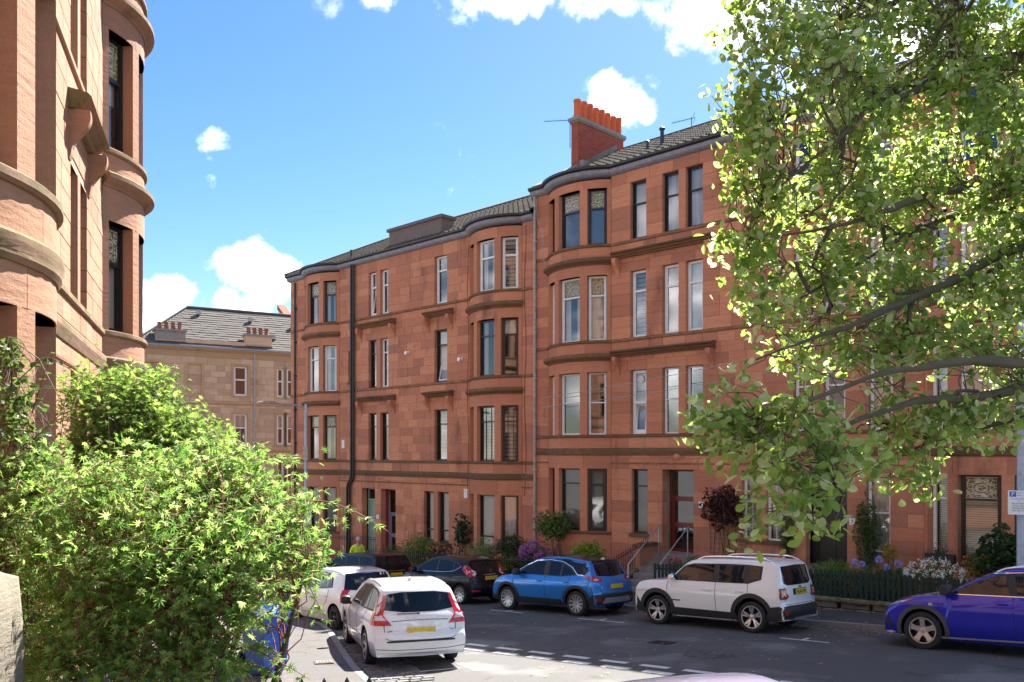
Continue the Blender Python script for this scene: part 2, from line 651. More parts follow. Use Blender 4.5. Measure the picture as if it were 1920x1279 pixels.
WBEAM = leafmat('whitebeam_leaf', (.095, .165, .04), (.185, .27, .058), (.35, .40, .22), .58, .42, accent=(.24, .20, .06))
MAPLE = leafmat('maple_leaf', (.058, .145, .036), (.13, .24, .055), (.27, .34, .13), .55, .38)
MAPLE2 = leafmat('deep_maple_leaf', (.055, .125, .03), (.11, .20, .04), (.22, .29, .09), .52, .40)
SHRUBL = leafmat('light_shrub_leaf', (.09, .16, .03), (.12, .19, .035), (.16, .22, .05), .4, .45)
SHRUBM = leafmat('mid_shrub_leaf', (.05, .095, .025), (.07, .12, .03), (.10, .15, .04), .4, .45)
SHRUBD = leafmat('dark_shrub_leaf', (.02, .05, .018), (.03, .065, .02), (.045, .08, .025), .3, .4)
COPPER = leafmat('copper_leaf', (.05, .018, .02), (.07, .024, .024), (.10, .04, .03), .3, .45)
BARK = stone('bark', (.13, .10, .075), (.095, .075, .058), (.065, .052, .042), soot=.5, moss=.35, mossz=False, bump=1.0, scale=2.0)
TWIG = plain('twig', (.11, .075, .055), .8, var=.3)
REDTWIG = plain('red_twig', (.20, .06, .035), .7, var=.3)
PETALP = leafmat('purple_petal', (.26, .10, .30), (.36, .13, .34), (.46, .18, .36), .3, .6)
PETALO = leafmat('orange_petal', (.62, .16, .02), (.7, .22, .03), (.7, .30, .06), .3, .6)
PETALW = leafmat('white_petal', (.62, .62, .55), (.7, .7, .62), (.75, .74, .66), .3, .6)
PETALB = leafmat('blue_petal', (.26, .28, .58), (.34, .36, .66), (.42, .42, .7), .3, .6)
PETALK = leafmat('pink_petal', (.42, .06, .14), (.5, .10, .2), (.55, .2, .3), .3, .6)

# ------------------------------------------------------------------ the lie of the land
def road_z(x, y):
    yy = y if y < 42 else 42 + 14 * (1 - math.exp(-(y - 42) / 14))
    return -2.77 + .0133 * max(-30, min(30, x)) - .072 * max(-12, yy)


EU = Vector((.71802, -.69602, 0))
NO = Vector((-.69602, -.71802, 0))
RO = Vector((3.413, 31.32, 0))


def T(u, v, z=0.0):
    """street side of the terrace: u along the front, v out from it"""
    p = RO + EU * u + NO * v
    return Vector((p.x, p.y, z))


def ground_at(u, v):
    p = T(u, v)
    return road_z(p.x, p.y)


BR, BD, BTH = 2.2, .62, .77
BHALF = BR * math.sin(BTH)
BV0 = BD - BR


def bow(uc, t, off=0.0):
    r = BR + off
    return (uc + r * math.sin(t), BV0 + r * math.cos(t))


def facade_path(u0, u1, bays):
    p = [(u0, 0.0)]
    for uc in sorted(bays):
        n = 14
        for i in range(n + 1):
            t = -BTH + 2 * BTH * i / n
            p.append(bow(uc, t))
    p.append((u1, 0.0))
    return [q for q in p if u0 - .001 <= q[0] <= u1 + .001]


def sweep(mb, path, prof, m=0):
    n, k = len(path), len(prof)
    seg = []
    for i in range(n - 1):
        d = Vector((path[i + 1][0] - path[i][0], path[i + 1][1] - path[i][1])).normalized()
        seg.append(Vector((-d.y, d.x)))
    vs = []
    for i, (u, v) in enumerate(path):
        a = seg[max(0, i - 1)]
        b = seg[min(n - 2, i)]
        mm = (a + b).normalized()
        mm = mm * min(1.6, 1 / max(.3, mm.dot(a)))
        for (o, z) in prof:
            vs.append((u + mm.x * o, -(v + mm.y * o), z))
    fs = []
    for i in range(n - 1):
        for j in range(k):
            a, b = i * k + j, i * k + (j + 1) % k
            fs.append((a, b, b + k, a + k))
    fs.append(tuple(range(k)))
    fs.append(tuple(range((n - 1) * k, n * k))[::-1])
    mb.add(vs, fs, m)


def arc_block(mb, uc, t0, t1, z0, z1, o0=-.3, o1=0.0, m=0):
    n = max(1, int(round((t1 - t0) / .13)))
    pts = [bow(uc, t0 + (t1 - t0) * i / n) for i in range(n + 1)]
    vs, fs = [], []
    for i in range(n + 1):
        t = t0 + (t1 - t0) * i / n
        for (o, z) in ((o0, z0), (o1, z0), (o1, z1), (o0, z1)):
            u, v = bow(uc, t, o)
            vs.append((u, -v, z))
    for i in range(n):
        for j in range(4):
            a, b = i * 4 + j, i * 4 + (j + 1) % 4
            fs.append((a, b, b + 4, a + 4))
    fs += [(0, 1, 2, 3), tuple(n * 4 + q for q in (3, 2, 1, 0))]
    mb.add(vs, fs, m)


# ------------------------------------------------------------------ windows
def wavy(w0, w1, h0, h1, y, amp=.025, lam=.16):
    n = max(6, int((w1 - w0) / .035))
    vs, fs = [], []
    ph = random.random() * 6
    for i in range(n + 1):
        x = w0 + (w1 - w0) * i / n
        yy = y + amp * math.sin(2 * PI * x / lam + ph) + amp * .5 * math.sin(2 * PI * x / (lam * 2.3) + ph * 2)
        vs += [(x, yy, h0), (x, yy, h1)]
    for i in range(n):
        fs.append((2 * i, 2 * i + 2, 2 * i + 3, 2 * i + 1))
    return vs, fs


def window(b, M, w, h, fm, tr=.62, cur='dark', stain=False, bars=0, fw=.055, tilt=0, label=None, hb=.5):
    f = MB()
    f.box(0, fw, 0, .09, 0, h).box(w - fw, w, 0, .09, 0, h)
    f.box(fw, w - fw, .002, .088, 0, fw * 1.3).box(fw, w - fw, .002, .088, h - fw, h)
    zt = h * tr
    if tr:
        f.box(fw, w - fw, .004, .086, zt - fw * .5, zt + fw * .5)
        # sash stiles: the upper sash stands proud of the lower one
        for x0, x1 in ((fw, fw + .03), (w - fw - .03, w - fw)):
            f.box(x0, x1, .02, .07, fw * 1.3, h - fw)
    for k in range(bars):
        x = w * (k + 1) / (bars + 1)
        f.box(x - .012, x + .012, .03, .06, fw * 1.3, h - fw)
    fo = f.build('window', fm, b, M=M, fix=False)
    if label:
        fo['label'] = label
    zs = [(fw, zt - fw * .4), (zt + fw * .4, h - fw)] if tr else [(fw, h - fw)]
    for i, (z0, z1) in enumerate(zs):
        y = .055 if i == 0 else .045
        if i == len(zs) - 1 and stain:
            p = MB()
            p.box(fw, w - fw, y, y + .012, z0, z1)
            p.build('stained_panel', STAIN, fo, fix=False)
            continue
        p = MB()
        if tilt and i == 0:
            a = tilt
            p.add([(fw, y, z0), (w - fw, y, z0), (w - fw, y - math.sin(a) * (z1 - z0) * -1, z1), (fw, y + math.sin(a) * (z1 - z0), z1)], [(0, 1, 2, 3)])
        else:
            p.add([(fw, y, z0), (w - fw, y, z0), (w - fw, y, z1), (fw, y, z1)], [(0, 1, 2, 3)])
        p.build('pane', PANE, fo, fix=False)
    if tilt:
        c = MB()
        z0, z1 = zs[0]
        L = z1 - z0
        for x0, x1, a0, a1 in ((fw, fw + .06, 0, L), (w - fw - .06, w - fw, 0, L), (fw + .06, w - fw - .06, 0, .07), (fw + .06, w - fw - .06, L - .07, L)):
            c.box(x0, x1, -.02, .03, a0, a1)
        Mt = Matrix.Translation((0, .03, z0)) @ Matrix.Rotation(-tilt, 4, 'X')
        c.build('open_casement', WHITE, fo, M=Mt, fix=False)
    m0, m1 = fw, h - fw
    cm = {'net': CURT, 'drapes': CURT, 'blind': BLIND, 'half': BLIND, 'peach': PEACH, 'grey': GREYB, 'blue': BLUEB, 'vene': BLIND, 'slat': GREYB}.get(cur)
    if cur == 'net':
        MB().add(*wavy(fw, w - fw, m0, m1, .16)).build('curtain', cm, fo, smooth=60, fix=False)
    elif cur == 'drapes':
        g = MB()
        g.add(*wavy(fw, fw + w * .27, m0, m1, .17, .03, .11))
        g.add(*wavy(w - fw - w * .27, w - fw, m0, m1, .17, .03, .11))
        g.build('curtain', cm, fo, smooth=60, fix=False)
    elif cur in ('blind', 'peach', 'grey', 'blue'):
        MB().box(fw, w - fw, .15, .155, m0, m1).build('blind', cm, fo, fix=False)
    elif cur == 'half':
        MB().box(fw, w - fw, .15, .155, h * hb, m1).build('blind', cm, fo, fix=False)
    elif cur in ('vene', 'slat'):
        g = MB()
        st = .06 if cur == 'vene' else .16
        z = m0
        while z < m1 - .01:
            g.add([(fw, .14, z), (w - fw, .14, z), (w - fw, .165, min(m1, z + st * .78)), (fw, .165, min(m1, z + st * .78))], [(0, 1, 2, 3)])
            z += st
        g.build('blind', cm, fo, fix=False)
    return fo


def wall_window(b, u0, u1, z0, z1, fm, dep=.15, **k):
    g = .012
    return window(b, Matrix.Translation((u0 + g, dep, z0)), u1 - u0 - 2 * g, z1 - z0 - g, fm, **k)


def bay_window(b, uc, t0, t1, z0, z1, fm, dep=-.16, **k):
    a, c = bow(uc, t0, dep), bow(uc, t1, dep)
    d = Vector((c[0] - a[0], -(c[1] - a[1]), 0))
    w = d.length
    M = Matrix.Translation((a[0], -a[1], z0)) @ Matrix.Rotation(math.atan2(d.y, d.x), 4, 'Z') @ Matrix.Translation((.01, 0, 0))
    return window(b, M, w - .02, z1 - z0 - .01, fm, **k)


LIGHTS = ((-.70, -.37), (-.235, .235), (.37, .70))
PIERS = ((-BTH, -.70), (-.37, -.235), (.235, .37), (.70, BTH))


def hood(b, u0, u1, zt, mat, matb, h=.22, out=.34, brk=.62):
    prof = [(0, zt - h), (.10, zt - h), (.13, zt - h * .72), (.2, zt - h * .66), (.22, zt - h * .4), (out * .86, zt - h * .34), (out, zt - h * .2), (out, zt - .05), (out - .05, zt), (0, zt + .05)]
    m = MB()
    sweep(m, [(u0, 0), (u1, 0)], prof)
    m.build('hood_cornice', mat, b)
    # scrolled brackets, side profile in (y, z)
    pr = []
    for i in range(13):
        t = i / 12
        y = .26 * (1 - t) ** .8 + .05 * math.sin(t * PI * 2.0) + .035
        pr.append((-y, zt - h - .004 - brk * t))
    pr += [(-.02, zt - h - brk - .05), (0.0, zt - h - brk - .05), (0.0, zt - h - .004)]
    for x in (u0 + .06, u1 - .06 - .17):
        MB().prism(pr, x, x + .17).build('bracket', matb, b)


def courses(u0, u1, zl, opens, avg=.78, hmin=.12):
    """ashlar blocks of a flat wall between the course lines zl, cut round the openings"""
    out = []
    for z0, z1 in zip(zl[:-1], zl[1:]):
        cuts = sorted((a, c) for a, c, d, e in opens if d < z1 - .06 and e > z0 + .06)
        x = u0
        spans = []
        for a, c in cuts:
            if a - x > .03:
                spans.append((x, a))
            x = max(x, c)
        if u1 - x > .03:
            spans.append((x, u1))
        for a, c in spans:
            L = c - a
            n = max(1, int(round(L / avg + random.uniform(-.35, .35))))
            w = [random.uniform(.65, 1.35) for _ in range(n)]
            s_ = sum(w)
            p = a
            for q in w:
                e = p + q / s_ * L
                out.append((p, e, z0, z1))
                p = e
    return out


def levels(marks, h=.375):
    zl = [marks[0]]
    for a, c in zip(marks[:-1], marks[1:]):
        n = max(1, int(round((c - a) / h)))
        zl += [a + (c - a) * (i + 1) / n for i in range(n)]
    return zl


def wall_panel(b, u0, u1, z0, z1, opens, mat, y=.014):
    """the mortar bed behind the stones, open where the wall is"""
    us = sorted({u0, u1, *[o[i] for o in opens for i in (0, 1) if u0 < o[i] < u1]})
    zs = sorted({z0, z1, *[o[i] for o in opens for i in (2, 3) if z0 < o[i] < z1]})
    m = MB()
    for a, c in zip(us[:-1], us[1:]):
        for d, e in zip(zs[:-1], zs[1:]):
            x, z = (a + c) / 2, (d + e) / 2
            if any(o[0] < x < o[1] and o[2] < z < o[3] for o in opens):
                continue
            m.add([(a, y, d), (c, y, d), (c, y, e), (a, y, e)], [(0, 1, 2, 3)])
    m.build('wall', mat, b, fix=False)


def bay_shell(b, uc, zbase, sills, heads, ctops, cbots, ztop, ms, mring, mort, depth=.3, str0=None):
    """stones of a bow window: plinth, piers, friezes, aprons; rings of sill and cornice"""
    n = len(sills)
    for i in range(n):
        z0, z1 = sills[i], heads[i]
        for (a, c) in PIERS:
            m = MB()
            arc_block(m, uc, a + .002, c - .002, z0, z1, -depth, 0)
            m.build('pier', ms, b, smooth=30, fix=False)
        lo = zbase if i == 0 else ctops[i - 1]
        hi = sills[i] - .11
        bk = MB()
        arc_block(bk, uc, -BTH, BTH, lo, hi, -depth, -.014)
        up = cbots[i] if i < n - 1 else ztop
        bk.build('bay_backing', mort, b, smooth=30, fix=False)
        bk = MB()
        arc_block(bk, uc, -BTH, BTH, z1, up, -depth, -.014)
        bk.build('bay_backing', mort, b, smooth=30, fix=False)
        rows = max(1, int(round((hi - lo) / .42)))
        for r in range(rows):
            za, zb = lo + (hi - lo) * r / rows, lo + (hi - lo) * (r + 1) / rows
            js = [-BTH, -.30 + .14 * ((r + i) % 2), .33 - .12 * ((r + i) % 2), BTH]
            for a, c in zip(js[:-1], js[1:]):
                m = MB()
                arc_block(m, uc, a + .002, c - .002, za + .004, zb - .004, -.2, 0)
                m.build('apron_stone', ms, b, smooth=30, fix=False)
        js = [-BTH, -.3, .3, BTH]
        for a, c in zip(js[:-1], js[1:]):
            m = MB()
            arc_block(m, uc, a + .002, c - .002, z1, up - .003, -.29, .0)
            m.build('frieze_stone', ms, b, smooth=30, fix=False)
        path = [bow(uc, -BTH + 2 * BTH * k / 16) for k in range(17)]
        m = MB()
        sweep(m, path, [(-.28, hi), (.03, hi), (.06, hi + .03), (.06, sills[i] - .015), (.045, sills[i]), (-.28, sills[i] + .004)])
        m.build('bay_sill', mring, b, smooth=30)
        if i < n - 1:
            c0, c1 = cbots[i], ctops[i]
            h = c1 - c0
            o = .2 if not (str0 is not None and i == 0) else .07
            m = MB()
            sweep(m, path, [(-.28, c0), (.02, c0), (.05, c0 + h * .2), (o * .7, c0 + h * .35), (o, c0 + h * .55), (o, c0 + h * .85), (o - .04, c1), (-.28, c1 + .012)])
            m.build('bay_cornice', mring, b, smooth=30)


def building_empty(name, loc, uvec, zb, label, cat='building', group=None):
    rz = math.atan2(uvec[1], uvec[0])
    e = empty(name, (loc[0], loc[1], 0), rz, label, cat, group)
    bpy.context.view_layer.update()
    e['zb'] = zb
    return e


UCOL = {}


def drain(b, u, z0, z1, mat, r=.05, y=-.09, name='downpipe', bends=None):
    m = MB()
    m.tube([(u, y, z0), (u, y, z1)] if not bends else bends, r, 8)
    z = z0 + .6
    while z < z1 - .3 and not bends:
        m.tube([(u, y, z), (u, y, z + .1)], r * 1.35, 8)
        m.box(u - r * 1.9, u + r * 1.9, y + r * .6, -.002, z + .02, z + .07)
        z += 1.8
    return m.build(name, mat, b, smooth=40)


# roof tile: a pan with a roll, thickness shows at the lower edge; local x across, y up the slope, z normal
def tile_unit():
    xs = [(-.5, .012), (.12, .0), (.24, .05), (.38, .062), (.5, .012)]
    vs, fs = [], []
    for x, z in xs:
        vs += [(x, -.5, z - .03), (x, -.5, z + .03), (x, .56, z)]
    for i in range(len(xs) - 1):
        a = i * 3
        fs += [(a + 1, a + 4, a + 5, a + 2), (a, a + 3, a + 4, a + 1)]
    return vs, fs


UT = tile_unit()


def slab_unit():
    xs = [(-.5, 0), (.5, 0)]
    vs, fs = [], []
    for x, z in xs:
        vs += [(x, -.5, z - .035), (x, -.5, z + .03), (x, .54, z)]
    fs += [(1, 4, 5, 2), (0, 3, 4, 1), (0, 1, 2, 2), (3, 5, 4, 4)]
    return vs, [fs[0], fs[1]]


US = slab_unit()


def tile_field(b, u0f, u1f, v0, z0, v1, z1, unit, tw, tl, mat, limit=300, jit=.006):
    """rows of tiles from the eave (depth v0, z0) to the ridge (v1, z1); u limits are functions of the slope fraction"""
    sl = math.hypot(v1 - v0, z1 - z0)
    n = int(round(sl / tl))
    ang = math.atan2(z1 - z0, v1 - v0)
    Rx = Matrix.Rotation(ang, 4, 'X')
    Ms = []
    for r in range(n):
        f = (r + .5) / n
        a, c = u0f(f), u1f(f)
        k = max(1, int(round((c - a) / tw)))
        w = (c - a) / k
        for i in range(k):
            M = Matrix.Translation((a + (i + .5) * w, v0 + (v1 - v0) * f, z0 + (z1 - z0) * f + random.uniform(-jit, jit))) @ Rx @ Matrix.Rotation(random.uniform(-.012, .012), 4, 'Z') @ Matrix.Diagonal((w, sl / n, 1, 1))
            Ms.append(M)
    emit_pieces(b, 'roof_tile', 'roof_tiles', mat, unit, Ms, limit)


def core(b, u0, u1, d0, d1, z0, z1, mat, gl=True, gr=True):
    MB().box(u0 + .3, u1 - .3, .62, .66, z0, z1 - .02).build('dark_interior', DARKROOM, b, fix=False)  # near-black slab, its colour stands in for the shade inside the rooms
    if gl:
        MB().box(u0 + .001, u0 + .3, .301, d1, z0, z1 - .03).build('gable_wall', mat, b, fix=False)
    if gr:
        MB().box(u1 - .3, u1 - .001, .301, d1, z0, z1 - .03).build('gable_wall', mat, b, fix=False)
    MB().box(u0 + .3, u1 - .3, d1 - .3, d1, z0, z1 - .03).build('rear_wall', mat, b, fix=False)
    # floors keep the light out
    k = MB()
    k.box(u0 + .3, u1 - .3, .66, d1 - .3, z1 - .3, z1 - .1)
    k.build('attic_floor', DARKROOM, b, fix=False)


# ------------------------------------------------------------------ right-hand terrace (two tenements in one line)
def chimney_stack(b, u0, u1, d0, d1, z0, z1, name='chimney'):
    m = MB()
    m.box(u0 + .012, u1 - .012, d0 + .012, d1 - .012, z0, z1)
    c = m.build(name, BMORT, b, fix=False)
    Ms = []
    h = .078
    n = int((z1 - z0) / h)
    rot = Matrix.Rotation(R(90), 4, 'Z')
    for r in range(n):
        za = z0 + r * h
        # front and right flank, stretcher bond
        for (a, bb, fixed, side) in ((u0, u1, d0, 0), (d0, d1, u1, 1)):
            x = a - (.115 if r % 2 else 0)
            while x < bb:
                x0, x1 = max(a, x), min(bb, x + .23)
                if x1 - x0 > .03:
                    w = x1 - x0 - .012
                    o = random.uniform(-.003, .003)
                    if side == 0:
                        M = Matrix.Translation(((x0 + x1) / 2, fixed + .05 + o, za + h / 2)) @ Matrix.Diagonal((w, .1, h - .012, 1))
                    else:
                        M = Matrix.Translation((fixed - .05 + o, (x0 + x1) / 2, za + h / 2)) @ rot @ Matrix.Diagonal((w, .1, h - .012, 1))
                    Ms.append(M)
                x += .23
    emit_pieces(c, 'brick', 'bricks', BRICK, UB, Ms, 300)
    return c


def chimney_pots(c, us, ds, z, h=.75, r=.145, mat=None):
    for u, d in zip(us, ds):
        m = MB()
        hh = h * random.uniform(.96, 1.04)
        m.lathe([(r * 1.05, 0), (r * 1.02, .06), (r * .96, .08), (r * .93, hh - .12), (r * 1.04, hh - .1), (r * 1.06, hh - .03), (r * .98, hh), (r * .78, hh), (r * .75, hh - .4)], (u, d, z), 14)
        m.build('chimney_pot', mat or TERRA, c, smooth=35, fix=False)


def tenement(b, u0, u1, zbase, sills, heads, eave, bays, wins, gl, gr, doors=(), ctop=.50, cbot=.76, hide=None, mats=None):
    """shell shared by the tenements; wins: (u0,u1,z0,z1) openings in the flat wall"""
    mR, mD, mM, mS, mO = mats or (RED, REDD, REDM, REDS, MORT)
    gaps = [(uc - BHALF, uc + BHALF, zbase - 1, eave + 1) for uc in bays]
    opens = list(wins) + list(doors) + gaps
    n = len(sills)
    ct = [sills[i + 1] - ctop for i in range(n - 1)]
    cb = [sills[i + 1] - cbot for i in range(n - 1)]
    marks = [zbase]
    for i in range(n):
        marks += [sills[i] - .11 if i else sills[i], heads[i]] if i == 0 else [sills[i] - .11, sills[i], heads[i]]
    marks.append(eave + .1)
    zl = levels(sorted(marks))
    bl = courses(u0, u1, zl, opens)
    g = .006
    Ms = [blk(a + g, c - g, random.uniform(-.004, .003), .3, d + g * .8, e - g * .8) for a, c, d, e in bl]
    emit_pieces(b, 'stone', 'ashlar_stones', mR, UB, Ms, 300, hide)
    x = u0
    for a, c in [(uc - BHALF, uc + BHALF) for uc in sorted(bays)] + [(u1, u1)]:
        if a - x > .05:
            wall_panel(b, x, a, zbase, eave, opens, mO)
        x = c
    for uc in bays:
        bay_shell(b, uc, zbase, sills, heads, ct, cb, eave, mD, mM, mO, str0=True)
    # sill courses on the flat wall
    for i in range(1, n):
        pieces = []
        x = u0
        for uc in sorted(bays):
            pieces.append((x, uc - BHALF))
            x = uc + BHALF
        pieces.append((x, u1))
        for a, c in pieces:
            if c - a < .15:
                continue
            m = MB()
            s_ = sills[i]
            sweep(m, [(a, 0), (c, 0)], [(-.28, s_ - .11), (.035, s_ - .11), (.05, s_ - .09), (.05, s_ - .015), (.03, s_), (-.28, s_ + .003)])
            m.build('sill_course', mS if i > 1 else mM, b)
            if i == 1:
                m = MB()
                z0, z1 = cb[0], ct[0]
                h = z1 - z0
                sweep(m, [(a, 0), (c, 0)], [(-.05, z0), (.02, z0), (.05, z0 + h * .3), (.075, z0 + h * .55), (.075, z0 + h * .85), (.05, z1), (-.05, z1 + .01)])
                m.build('string_course', mM, b)
                m = MB()
                sweep(m, [(a, 0), (c, 0)], [(-.02, z0 - .30), (.022, z0 - .30), (.03, z0 - .27), (.03, z0 - .25), (-.02, z0 - .235)])
                m.build('string_course', mS, b)
    return ct, cb


def eaves(b, u0, u1, eave, bays):
    path = facade_path(u0, u1, bays)
    m = MB()
    sweep(m, path, [(-.3, eave + .10), (.03, eave + .10), (.10, eave + .13), (.16, eave + .19), (.20, eave + .30), (-.3, eave + .31)])
    m.build('lead_eaves_band', LEAD, b, smooth=25)
    m = MB()
    e = eave + .305
    sweep(m, path, [(.12, e), (.24, e), (.30, e + .04), (.31, e + .12), (.27, e + .12), (.26, e + .06), (.14, e + .06)])
    m.build('gutter', GUTTER, b, smooth=35)
    for uc in bays:
        m = MB()
        pts = [bow(uc, -BTH + 2 * BTH * k / 12, .14) for k in range(13)]
        vs = [(u, -v, eave + .38) for u, v in pts] + [(u * .5 + uc * .5, -(v * .3) + .35, eave + .62) for u, v in pts]
        m.add(vs, [(k, k + 1, k + 14, k + 13) for k in range(12)])
        m.build('bay_roof', ROOFD, b, smooth=40)


# --- nearer tenement
def beyond_tree(c):
    # the whitebeam stands before this part of the front
    d = (Vector((c[0], c[1], 0)) - RO).dot(EU)
    return d > 5.2 and c[2] > -.4


RS, RH, REAVE = [-2.85, .68, 4.13, 7.64], [-.56, 2.96, 6.51, 9.69], 10.0
RB = building_empty('tenement', RO, EU, -5, 'nearer red sandstone tenement with tall brick chimney and seven terracotta pots')
R0, R1 = -3.5, 16.5
mir = lambda a, c: (11.4 - c, 11.4 - a)
RW = []
SG, PR = (1.14, 1.82), (2.50, 4.10)
for i in (1, 2, 3):
    for q in (SG, PR, mir(*SG), mir(*PR)):
        RW.append((*q, RS[i], RH[i]))
    RW.append((5.30, 6.10, RS[i], RH[i])) if False else None
RW += [(1.20, 1.88, RS[0], RH[0]), (9.52, 10.2, RS[0], RH[0]), (5.55, 6.95, RS[0] + .1, RH[0])]
RD = [(2.50, 3.74, -4.8, RH[0]), (7.70, 8.96, -4.8, RH[0])]
RBAYS = (-1.25, 12.65)
ct, cb = tenement(RB, R0, R1, -5.2, RS, RH, REAVE, RBAYS, RW, True, True, RD, hide=beyond_tree)
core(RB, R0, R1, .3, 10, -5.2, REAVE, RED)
eaves(RB, R0 - .1, R1, REAVE, RBAYS)
# pair mullions stand as single tall stones
for q in (PR, mir(*PR)):
    for i in (1, 2, 3):
        c = (q[0] + q[1]) / 2
        MB().box(c - .14, c + .14, .002, .3, RS[i], RH[i]).build('mullion', REDD, RB, fix=False)
MB().box(6.12, 6.38, .002, .3, RS[0] + .1, RH[0]).build('mullion', REDD, RB, fix=False)
for a, c, z in ((1.20, 1.88, RS[0]), (9.52, 10.2, RS[0]), (5.55, 6.95, RS[0] + .1)):
    MB().box(a - .08, c + .08, -.06, .28, z - .12, z + .004).build('sill', REDM, RB, fix=False)
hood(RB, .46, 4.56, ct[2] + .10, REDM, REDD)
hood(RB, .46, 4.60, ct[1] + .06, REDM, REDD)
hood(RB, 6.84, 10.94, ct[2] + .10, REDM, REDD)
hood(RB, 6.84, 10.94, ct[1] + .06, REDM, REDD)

# windows of the bows: storeys 0..3, lights left, centre, right
styR = {
    3: [(BLACK, dict(tr=.66, cur='drapes', stain=True)), (BLACK, dict(tr=.66, cur='blue', stain=True)), (BLACK, dict(tr=.66, cur='blue', stain=True))],
    2: [(WHITE, dict(tr=.70, cur='net', stain=True)), (WHITE, dict(tr=.70, cur='drapes', stain=True)), (WHITE, dict(tr=.70, cur='net', stain=True))],
    1: [(WHITE, dict(tr=.52, cur='half', fw=.045)), (WHITE, dict(tr=.52, cur='half', fw=.045)), (WHITE, dict(tr=.52, cur='dark', fw=.045))],
    0: [(BLACK, dict(tr=.72, cur='grey')), (BLACK, dict(tr=.76, cur='grey', fw=.05)), (BLACK, dict(tr=.74, cur='grey', fw=.09))],  # grey blind added behind the glass so a pale reflection contrasts less
}
for i, ls in styR.items():
    for (t0, t1), (fm, k) in zip(LIGHTS, ls):
        bay_window(RB, RBAYS[0], t0, t1, RS[i], RH[i], fm, **k)
for i in (1, 2, 3):
    for (t0, t1) in LIGHTS:
        bay_window(RB, RBAYS[1], t0, t1, RS[i], RH[i], WHITE, tr=.62, cur=('net', 'blind', 'dark')[i - 1])
for k_, (t0, t1) in enumerate(LIGHTS):
    bay_window(RB, RBAYS[1], t0, t1, RS[0], RH[0], BLACK if k_ else WHITE, tr=.72, cur='vene', stain=k_ > 0, fw=.05)
wall_window(RB, *SG, RS[3], RH[3], BLACK, tr=.62, cur='blind')
wall_window(RB, *SG, RS[2], RH[2], WHITE, tr=.70, cur='slat', fw=.075)
w1 = wall_window(RB, *SG, RS[1], RH[1], WHITE, tr=.50, cur='grey', fw=.09, tilt=R(7))
MB().lathe([(.13, 0), (.13, -.03), (.09, -.035), (.09, -.01), (.02, -.01)], (.34, .04, 1.95), 16, 'y').build('extractor_fan', PLASTIC, w1, smooth=30, fix=False)
wall_window(RB, 1.20, 1.88, RS[0], RH[0], BLACK, tr=.74, cur='grey')
m_ = (PR[0] + PR[1]) / 2
for a, c, s3, s2, s1 in ((PR[0], m_ - .14, 'net', 'peach', 'dark'), (m_ + .14, PR[1], 'net', 'grey', 'dark')):
    wall_window(RB, a, c, RS[3], RH[3], BLACK, tr=.62, cur=s3)
    wall_window(RB, a, c, RS[2], RH[2], WHITE, tr=.70, cur=s2, fw=.075)
    wall_window(RB, a, c, RS[1], RH[1], WHITE, tr=.52, cur=s1, fw=.04)
for i in (1, 2, 3):
    wall_window(RB, *mir(*SG), RS[i], RH[i], WHITE, tr=.6, cur='net')
    q = mir(*PR)
    c = (q[0] + q[1]) / 2
    wall_window(RB, q[0], c - .14, RS[i], RH[i], WHITE, tr=.6, cur='dark')
    wall_window(RB, c + .14, q[1], RS[i], RH[i], WHITE, tr=.6, cur='blind')
wall_window(RB, 9.52, 10.2, RS[0], RH[0], WHITE, tr=.5, cur='net', fw=.045)
wall_window(RB, 5.55, 6.12, RS[0] + .1, RH[0], WHITE, tr=.55, cur='net', bars=1, fw=.045)
wall_window(RB, 6.38, 6.95, RS[0] + .1, RH[0], WHITE, tr=.55, cur='net', bars=1, fw=.045)


def door(b, u0, u1, z0, z1, mat, name='door', glazed=0, leaves=1, dep=.42, fan=.0, panels=()):
    """door leaf in its opening with a fanlight over it; jambs lined"""
    zd = z1 - fan
    f = MB()
    f.box(u0, u0 + .07, dep - .03, dep + .08, z0, z1).box(u1 - .07, u1, dep - .03, dep + .08, z0, z1)
    f.box(u0 + .07, u1 - .07, dep - .028, dep + .078, z1 - .07, z1)
    if fan:
        f.box(u0 + .07, u1 - .07, dep - .028, dep + .078, zd - .06, zd + .02)
    fo = f.build('door_frame', mat, b, fix=False)
    if fan:
        MB().box(u0 + .07, u1 - .07, dep + .02, dep + .03, zd + .02, z1 - .07).build('fanlight', PANE, fo, fix=False)
    w = (u1 - u0 - .14) / leaves
    for k in range(leaves):
        a = u0 + .07 + k * w
        d = MB()
        st = .12
        h = zd - .06 - z0
        rails = [0, *[p for p in panels], 1]
        d.box(a + .004, a + st, dep, dep + .05, z0, z0 + h).box(a + w - st, a + w - .004, dep, dep + .05, z0, z0 + h)
        for p in rails:
            zz = z0 + p * h
            d.box(a + st, a + w - st, dep + .001, dep + .049, max(z0, zz - .09), min(z0 + h, zz + .09))
        do = d.build(name, mat, b, fix=False)
        for p, q in zip(rails[:-1], rails[1:]):
            za, zb = z0 + p * h + .09, z0 + q * h - .09
            MB().box(a + st, a + w - st, dep + .02, dep + .032, za, zb).build('door_pane' if glazed else 'door_panel', PANE if glazed else mat, do, fix=False)
        MB().lathe([(.012, 0), (.012, -.04), (.032, -.05), (.032, -.075), (.0, -.085)], (a + w - st * .5, dep, z0 + h * .46), 10, 'y').build('door_knob', STEEL, do, smooth=40, fix=False)
    return fo


